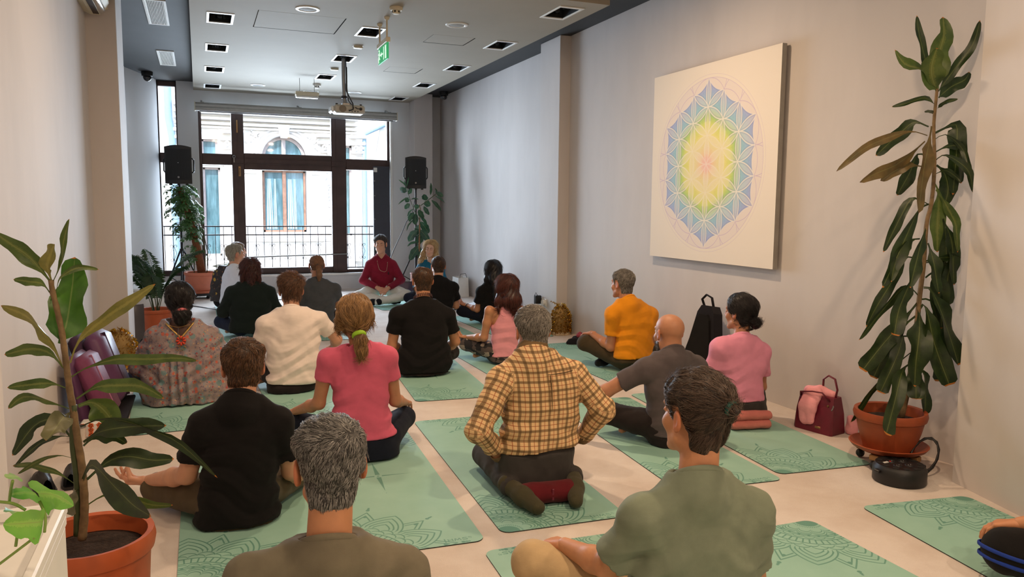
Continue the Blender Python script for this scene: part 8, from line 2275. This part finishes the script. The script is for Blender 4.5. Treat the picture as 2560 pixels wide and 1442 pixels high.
# ------------------------------------------------------------------ plants
def leaf_mat(name, dark, mid, stripe=None, tip=None, rough=0.35, brown=0.0):
    k = N(name)
    uv = k.n('ShaderNodeUVMap', uv_map='leaf')
    sp = k.n('ShaderNodeSeparateXYZ')
    k.l(uv.outputs[0], sp.inputs[0])
    lat = k.math('ABSOLUTE', k.math('SUBTRACT', sp.outputs[0], 0.5))
    base = k.ramp(k.noise(k.coord(), 16, 3), [(0.3, srgb(*dark)), (0.7, srgb(*mid))])
    if stripe:
        f = k.math('MULTIPLY', k.math('LESS_THAN', k.math('ADD', lat, k.math('MULTIPLY', k.noise(k.coord('UV', (3, 14, 1)), 3.0), 0.30)), 0.26), 0.32)
        base = k.mix(f, base, srgb(*stripe))
    vein = k.math('LESS_THAN', lat, 0.022)
    base = k.mix(k.math('MULTIPLY', vein, 0.35), base, srgb(150, 160, 96))
    if tip:
        base = k.mix(k.math('GREATER_THAN', sp.outputs[1], 0.972), base, srgb(*tip))
    k.set(Base_Color=base, Roughness=rough)
    k.b.inputs['Transmission Weight'].default_value = 0.0
    tl = k.n('ShaderNodeBsdfTranslucent')
    k.l(base, tl.inputs[0])
    mx = k.n('ShaderNodeMixShader')
    mx.inputs[0].default_value = 0.18
    k.l(k.b.outputs[0], mx.inputs[1]); k.l(tl.outputs[0], mx.inputs[2])
    k.l(mx.outputs[0], k.out.inputs[0])
    k.bump(k.noise(k.coord('UV', (40, 2, 1)), 6, 2), 0.15, 0.003)
    return k.m

def spline(pts, n):
    P = np.array(pts, float)
    d = np.r_[0, np.cumsum(np.linalg.norm(np.diff(P, axis=0), axis=1))]
    t = np.linspace(0, d[-1], n)
    # Catmull-Rom through the points
    out = []
    for q in t:
        i = min(len(P) - 2, max(0, int(np.searchsorted(d, q) - 1)))
        u = (q - d[i]) / max(1e-9, d[i + 1] - d[i])
        p0, p1, p2, p3 = P[max(i - 1, 0)], P[i], P[i + 1], P[min(i + 2, len(P) - 1)]
        out.append(0.5 * ((2 * p1) + (-p0 + p2) * u + (2 * p0 - 5 * p1 + 4 * p2 - p3) * u * u + (-p0 + 3 * p1 - 3 * p2 + p3) * u ** 3))
    return np.array(out)

def leaf_obj(name, pts, width, mat, parent, petiole=0.22, wavy=0.12, fold=0.25, view=(0.37, 0.93, 0.0), roll=0.0, n=16, shape='strap', seed=0, blunt=False):
    rg = np.random.default_rng(seed)
    C_ = spline(pts, n)
    me = bpy.data.meshes.new(name)
    cols = 5
    vs, uvs = [], []
    T = np.gradient(C_, axis=0)
    T /= np.maximum(np.linalg.norm(T, axis=1), 1e-9)[:, None]
    vw = np.array(view)
    ph = rg.uniform(0, 6.28)
    for i in range(n):
        t = i / (n - 1)
        if shape == 'strap':
            b = np.clip((t - petiole * 0.55) / (petiole * 0.9 + 0.05), 0, 1)
            w = 0.13 + 0.87 * (b * b * (3 - 2 * b))
            e = np.clip((1 - t) / (0.10 if blunt else 0.34), 0, 1)
            w *= (e ** 0.55) if not blunt else (0.45 + 0.55 * e ** 0.5)
        elif shape == 'oval':
            w = max(0.03, math.sin(math.pi * min(1, max(0, (t - 0.06) / 0.94)) ** 0.85)) ** 0.75 if t > 0.06 else 0.05
        else:      # heart
            w = max(0.03, (1 - t) ** 0.7 * min(1, 0.55 + t * 6))
        s = np.cross(T[i], vw)
        if np.linalg.norm(s) < 0.15:
            s = np.cross(T[i], (0, 0, 1.0)) + 0.3 * s
        s = s / np.linalg.norm(s)
        nrm = np.cross(s, T[i])
        r = roll + 0.35 * math.sin(2.2 * t + ph)
        s2 = s * math.cos(r) + nrm * math.sin(r)
        n2 = np.cross(s2, T[i])
        for j in range(cols):
            u = j / (cols - 1) * 2 - 1
            wv = wavy * width * math.sin(11 * t + ph + (1.3 if u > 0 else 0)) * abs(u) ** 2 * min(1, w)
            wd = w * width * (0.5 + 0.05 * math.sin(17 * t + ph * 2 + u))
            p = C_[i] + s2 * (u * wd) - n2 * (fold * abs(u) * w * width * 0.5) + n2 * wv
            vs.append(tuple(p)); uvs.append((j / (cols - 1), t))
    fs = [(i * cols + j, i * cols + j + 1, (i + 1) * cols + j + 1, (i + 1) * cols + j) for i in range(n - 1) for j in range(cols - 1)]
    me.from_pydata(vs, [], fs)
    u = me.uv_layers.new(name='leaf')
    u.data.foreach_set('uv', np.array([uvs[l.vertex_index] for l in me.loops], np.float32).ravel())
    me.polygons.foreach_set('use_smooth', [True] * len(fs))
    me.materials.append(mat)
    return link(name, me, parent)

M_TERRA = plain('terracotta_plastic', (182, 88, 46), 0.45, var=0.06)
M_TERRA2 = plain('pale_terracotta_plastic', (196, 112, 84), 0.5, var=0.05)
M_SOIL = plain('dark_potting_soil', (46, 32, 26), 0.95, var=0.4, scale=60, bump=0.8, bscale=90, bdist=0.02)
M_TRUNK = plain('brown_cane', (118, 96, 66), 0.8, var=0.3, scale=30, bump=0.5, bscale=70)
M_GREENSTEM = plain('green_stem', (62, 74, 40), 0.6, var=0.2)
M_MOSS = plain('coir_moss_pole', (122, 72, 42), 0.95, var=0.3, scale=60, bump=0.9, bscale=140, bdist=0.01)
L_DRAC = leaf_mat('dracaena_leaf', (30, 46, 22), (50, 68, 32), (72, 84, 38), (190, 120, 50))
L_DRACN = leaf_mat('bright_dracaena_leaf', (62, 84, 34), (92, 110, 50), (138, 138, 66), (190, 110, 50))
L_YEL = leaf_mat('fading_leaf', (110, 112, 52), (146, 136, 70), (184, 168, 88), (170, 110, 50))
L_BROWN = leaf_mat('warm_lit_leaf', (84, 74, 42), (116, 96, 56), None, (90, 60, 36))  # green-brown leaf with the warm light on it mixed into the colour
L_BACK = leaf_mat('pale_leaf_back', (92, 94, 66), (122, 118, 84), None, (170, 100, 50))
L_BIG = leaf_mat('backlit_green_leaf', (52, 92, 24), (70, 116, 32), None, (190, 110, 50))  # brighter green stands for light shining through this leaf from behind
L_RUB = leaf_mat('rubber_plant_leaf', (30, 58, 40), (50, 84, 56), None, None, 0.25)
L_SCH = leaf_mat('umbrella_plant_leaf', (42, 74, 40), (78, 114, 58), None, None, 0.35)
L_PALM = leaf_mat('palm_leaflet', (34, 56, 34), (58, 88, 46), None, None, 0.4)
L_POTH = leaf_mat('pothos_leaf', (96, 170, 60), (140, 202, 86), (190, 224, 120), None, 0.3)

def pot(t, r, h, mat, z0=0.0, rim=0.03, taper=0.70, ribs=False):
    m = MB()
    m.lathe([(r * taper, z0), (r * (taper + 0.16), z0 + h * 0.45), (r * 0.94, z0 + h - rim * 1.5), (r, z0 + h - rim * 1.3), (r * 1.03, z0 + h - rim * 0.6), (r * 1.0, z0 + h), (r * 0.90, z0 + h - 0.004), (r * 0.86, z0 + h - 0.06), (0, z0 + h - 0.06)], (0, 0, 0), 40)
    m.build('pot', mat, t, smooth=40)
    MB().lathe([(r * 0.872, z0 + h - 0.058), (r * 0.6, z0 + h - 0.045), (r * 0.25, z0 + h - 0.05), (0, z0 + h - 0.04)], (0, 0, 0), 28).build('soil', M_SOIL, t, smooth=180)

t = thing('dracaena_plant', 'tall dracaena with long drooping leaves in a terracotta pot at the right wall', 'plant', (3.52, 3.08, 0))
M_TERRA3 = plain('dark_terracotta_plastic', (150, 70, 36), 0.5, var=0.08)
pot(t, 0.185, 0.215, M_TERRA3, 0.098, 0.035)
MB().lathe([(0, 0.085), (0.15, 0.085), (0.19, 0.105), (0.205, 0.125), (0.198, 0.128), (0.18, 0.112), (0.14, 0.097), (0, 0.097)], (0, 0, 0), 40).build('saucer', M_TERRA3, t, smooth=50)
st = MB()
for a in (0.3, 1.87):
    st.box((-0.17, -0.025, 0.055), (0.17, 0.025, 0.085), Matrix.Rotation(a, 4, 'Z'), bevel=0.004)
st.build('trolley', plain('plywood_trolley', (150, 112, 70), 0.7), t)
for i in range(4):
    a = 0.3 + i * 1.5708
    MB().lathe([(0, -0.018), (0.020, -0.014), (0.026, 0), (0.020, 0.014), (0, 0.018)], (0, 0, 0), 12, Matrix.Translation((0.155 * math.cos(a), 0.155 * math.sin(a), 0.0275)) @ Matrix.Rotation(1.57, 4, 'X')).build('caster', M_BLACK, t, smooth=180)
S_ = spline(TALL_STEM, 40)
MB().tube([tuple(p) for p in S_], [0.017 - 0.009 * i / 39 for i in range(40)], 9).build('stem', M_TRUNK, t, smooth=180)
for i, (pts, w_) in enumerate(DRACAENA_TALL):
    pts = [(min(p[0], 0.27), p[1], p[2]) for p in pts]
    tall = i < 9
    mt = L_BROWN if i in (10, 11, 13, 14) else (L_DRACN if i in (0, 2, 3, 21, 22) else L_DRAC)
    leaf_obj('leaf', pts, w_ * 1.35, mt, t, petiole=0.12 if tall else 0.24, wavy=0.16, seed=i, blunt=(i > 30 and i not in (30, 31, 41) and i % 4 != 1), roll=(i * 1.7 % 1.0 - 0.5) * 0.7)

t = thing('dracaena_plant', 'near dracaena with pale-striped arching leaves in a terracotta pot at bottom left', 'plant', (-0.36, 2.72, 0))
pot(t, 0.19, 0.35, M_TERRA, 0.0, 0.045, 0.74)
S_ = spline(NEAR_STEM, 40)
m = MB()
m.tube([tuple(p) for p in S_], [0.0130 - 0.0055 * i / 39 + (0.0012 if i % 2 else 0) for i in range(40)], 9)
m.build('stem', M_TRUNK, t, smooth=180)
MB().tube([tuple(p) for p in spline(NEAR_STEM_B, 16)], 0.010, 8).build('stem', M_GREENSTEM, t, smooth=180)
for i, (pts, w_) in enumerate(DRACAENA_NEAR):
    mt = L_YEL if i in (1, 6, 7) else (L_BACK if i in (13, 25) else (L_BIG if i == 4 else L_DRAC if i in (19, 23, 22, 20, 21, 14, 15) else L_DRACN))
    leaf_obj('leaf', pts, w_ * 1.0, mt, t, petiole=0.10 if i == 4 else 0.27, wavy=0.2, seed=100 + i, roll=(i * 2.3 % 1.0 - 0.5) * 0.6)

t = thing('rubber_plant', 'rubber plant with dark oval leaves below the right loudspeaker', 'plant', (3.17, 11.86, 0))
M_PINKPOT = plain('dusty_pink_pot', (196, 140, 128), 0.5)
pot(t, 0.10, 0.36, M_PINKPOT, 0.0, 0.02, 0.8)
for i, P in enumerate(RUBBER_STEMS):
    P = [tuple(p) for p in spline(P, 14)]
    if i == 0:
        P = [(0.02, -0.01, 0.30)] + P
    MB().tube(P, 0.009 if i == 0 else 0.006, 8).build('stem', M_TRUNK if i == 0 else M_GREENSTEM, t, smooth=180)
MB().tube([(0.03, -0.01, 0.3), (0.05, -0.02, 1.12)], 0.008, 8).build('support_cane', plain('orange_cane', (176, 96, 52), 0.7), t)
for i, (pts, w_) in enumerate(RUBBER_LEAVES):
    leaf_obj('leaf', pts, w_, L_RUB, t, shape='oval', wavy=0.02, fold=0.12, seed=200 + i, n=10, roll=(i * 1.3 % 1.0 - 0.5) * 0.5)

# umbrella plant climbing a moss pole, standing on a wheeled saucer
t = thing('umbrella_plant', 'bushy umbrella plant on a moss pole in a pale terracotta pot by the window', 'plant', (0.0, 12.45, 0))
pot(t, 0.235, 0.30, M_TERRA2, 0.10, 0.035, 0.82)
MB().lathe([(0, 0.085), (0.19, 0.085), (0.225, 0.10), (0.235, 0.125), (0.215, 0.122), (0, 0.10)], (0, 0, 0), 36).build('saucer', M_TERRA2, t, smooth=50)
MB().lathe([(0, 0.05), (0.18, 0.05), (0.18, 0.085), (0, 0.085)], (0, 0, 0), 24).build('trolley', M_DARKGREY, t)
for i in range(4):
    a = 0.6 + i * 1.5708
    MB().lathe([(0, -0.015), (0.020, -0.012), (0.025, 0), (0.020, 0.012), (0, 0.015)], (0, 0, 0), 12, Matrix.Translation((0.15 * math.cos(a), 0.15 * math.sin(a), 0.026)) @ Matrix.Rotation(1.57, 4, 'X')).build('caster', M_BLACK, t, smooth=180)
MB().tube([(0.02, 0, 0.3), (-0.03, 0, 0.7), (-0.12, 0.0, 1.15), (-0.25, 0, 1.64)], [0.062, 0.056, 0.05, 0.04], 14).build('moss_pole', M_MOSS, t, smooth=180)
rg = random.Random(11)
def umbrella_leaf(c, dirv, size, k0):
    n = rg.choice((6, 7, 8))
    d = Vector(dirv).normalized()
    a = d.orthogonal().normalized(); b = d.cross(a)
    m = MB()
    for q in range(n):
        g = 2 * math.pi * q / n + k0
        o = (a * math.cos(g) + b * math.sin(g))
        ln = size * rg.uniform(0.75, 1.1)
        s = o.cross(d).normalized() * ln * 0.21
        p0 = Vector(c)
        drop = d * -0.3
        pts = [p0 + o * (ln * 0.08), p0 + (o + drop * 0.2) * (ln * 0.45) + s, p0 + (o + drop * 0.2) * (ln * 0.45) + d * ln * 0.04, p0 + (o + drop * 0.2) * (ln * 0.45) - s, p0 + (o + drop * 0.6) * (ln * 0.82) + s * 0.75, p0 + (o + drop * 0.6) * (ln * 0.82) - s * 0.75, p0 + (o + drop) * ln]
        m.add(pts, [(0, 1, 2), (0, 2, 3), (1, 4, 2), (2, 4, 5), (2, 5, 3), (4, 6, 5)])
    return m.build('leaf', L_SCH, t, fix=False)
for i in range(150):
    z = rg.uniform(0.45, 1.66) if i > 95 else rg.uniform(1.0, 1.62)
    pole = Vector((0.02 - 0.27 * max(0, (z - 0.3)) / 1.34, 0, z))
    a = rg.uniform(0, 2 * math.pi)
    wmax = 0.25 if z > 1.0 else 0.20
    if z < 0.95 and math.cos(a) > 0.2 and rg.random() < 0.75:
        a = math.pi + rg.uniform(-0.9, 0.9)
    r = rg.uniform(0.08, wmax) * (1.25 if math.cos(a) < -0.5 and z < 1.45 else 1)
    c = pole + Vector((r * math.cos(a), r * 0.9 * math.sin(a), rg.uniform(-0.03, 0.05)))
    MB().tube([tuple(pole), tuple((pole + c) / 2 + Vector((0, 0, 0.02))), tuple(c)], 0.0022, 4, cap=False).build('petiole', M_GREENSTEM, t)
    umbrella_leaf(c, (math.cos(a) * 0.7, math.sin(a) * 0.7, 0.75), rg.uniform(0.06, 0.10), rg.uniform(0, 6))
for i in range(14):
    a = rg.uniform(-0.5, 0.6)
    c = Vector((0.25 + rg.uniform(0, 0.22), rg.uniform(-0.1, 0.1), 0.40 + rg.uniform(0, 0.16)))
    MB().tube([(0.05, 0, 0.36), (0.16, 0, 0.48), tuple(c)], 0.0022, 4, cap=False).build('petiole', M_GREENSTEM, t)
    umbrella_leaf(c, (0.3, -0.3, 0.8), rg.uniform(0.04, 0.07), rg.uniform(0, 6))
for x, y in ((0.05, 0.02), (0.08, -0.03), (-0.1, 0.05)):
    MB().tube([(x, y, 0.34), (x + 0.02, y, 0.7), (x - 0.06, y, 1.15)], 0.007, 6).build('stem', M_GREENSTEM, t, smooth=180)

# palm in a pot beside the left pillar
t = thing('parlour_palm', 'feathery palm in a terracotta pot beyond the left pillar', 'plant', (-0.47, 9.20, 0))
pot(t, 0.185, 0.27, M_TERRA, 0.0, 0.03, 0.74)
rg = random.Random(5)
for i in range(13):
    a = rg.uniform(0, 2 * math.pi)
    if i < 5:
        a = math.pi * (0.65 + 0.14 * i)
    el = rg.uniform(0.9, 1.35)
    ln = rg.uniform(0.6, 1.0)
    reach = min(ln * math.cos(el) * 0.9 + 0.06, 0.30 if math.cos(a) < 0 else 0.6)
    p0 = Vector((rg.uniform(-.03, .03), rg.uniform(-.03, .03), 0.22))
    pts = []
    for q in np.linspace(0, 1, 12):
        pts.append((p0.x + math.cos(a) * reach * (0.35 * q + 0.65 * q * q), p0.y + math.sin(a) * reach * (0.35 * q + 0.65 * q * q), p0.z + ln * math.sin(el) * (1.15 * q - 0.35 * q ** 3)))
    pts = [(min(x, 0.5) if True else x, y, z) for x, y, z in pts]
    fr = MB().tube(pts, [0.005 - 0.0003 * q for q in range(12)], 5).build('frond', M_GREENSTEM, t, smooth=180)
    m = MB()
    P = spline(pts, 40)
    for q in range(12, 39):
        tq = (q - 12) / 27
        T = Vector(P[min(39, q + 1)] - P[q - 1]).normalized()
        sd = T.cross(Vector((0, 0, 1))).normalized()
        L_ = (0.14 if math.cos(a) < 0 else 0.19) * math.sin(math.pi * (0.18 + 0.75 * tq)) * rg.uniform(0.85, 1.1)
        for s in (-1, 1):
            d = (sd * s + T * 0.75).normalized()
            c = Vector(P[q])
            wv = T * 0.005
            e1 = c + d * L_ * 0.5 + Vector((0, 0, -0.01))
            e2 = c + d * L_ + Vector((0, 0, -0.055))
            m.add([c, e1 + wv, e2, e1 - wv], [(0, 1, 2), (0, 2, 3)])
    o = m.build('leaflets', L_PALM, fr, fix=False)
    o['kind'] = 'stuff'

# pothos trailing over the white counter
t = thing('pothos_vine', 'pothos cutting with bright heart-shaped leaves trailing over the white counter', 'plant', (-0.33, 1.05, 0.885))
MB().lathe([(0, 0), (0.045, 0), (0.06, 0.04), (0.06, 0.09), (0.045, 0.11), (0.041, 0.11), (0.054, 0.085), (0.054, 0.04), (0.04, 0.008), (0, 0.008)], (-0.12, -0.05, 0.001), 24).build('jar', plain('pale_glass_jar', (200, 210, 205), 0.1), t, smooth=60)
for i, (pts, w_) in enumerate(POTHOS_LEAVES):
    pts = [(p[0], p[1] + 0.10, p[2] - 0.885) for p in pts]
    leaf_obj('leaf', pts, w_ * 1.55, L_POTH, t, shape='heart', wavy=0.05, fold=0.18, seed=400 + i, n=12, roll=(0.2, -0.3, 0.1, 0.2, 0.6)[i])
for P in POTHOS_STEMS:
    MB().tube([(p[0], p[1] + 0.10, p[2] - 0.885) for p in map(tuple, spline(P, 10))], 0.0019, 6).build('stem', plain('pothos_stem', (120, 150, 70), 0.5), t, smooth=180)
MB().tube([(-0.13, -0.05, 0.10), (-0.15, 0.0, 0.12), tuple(np.array(POTHOS_STEMS[0][0]) + (0, 0.10, -0.885))], 0.0028, 6).build('stem', M_GREENSTEM, t, smooth=180)
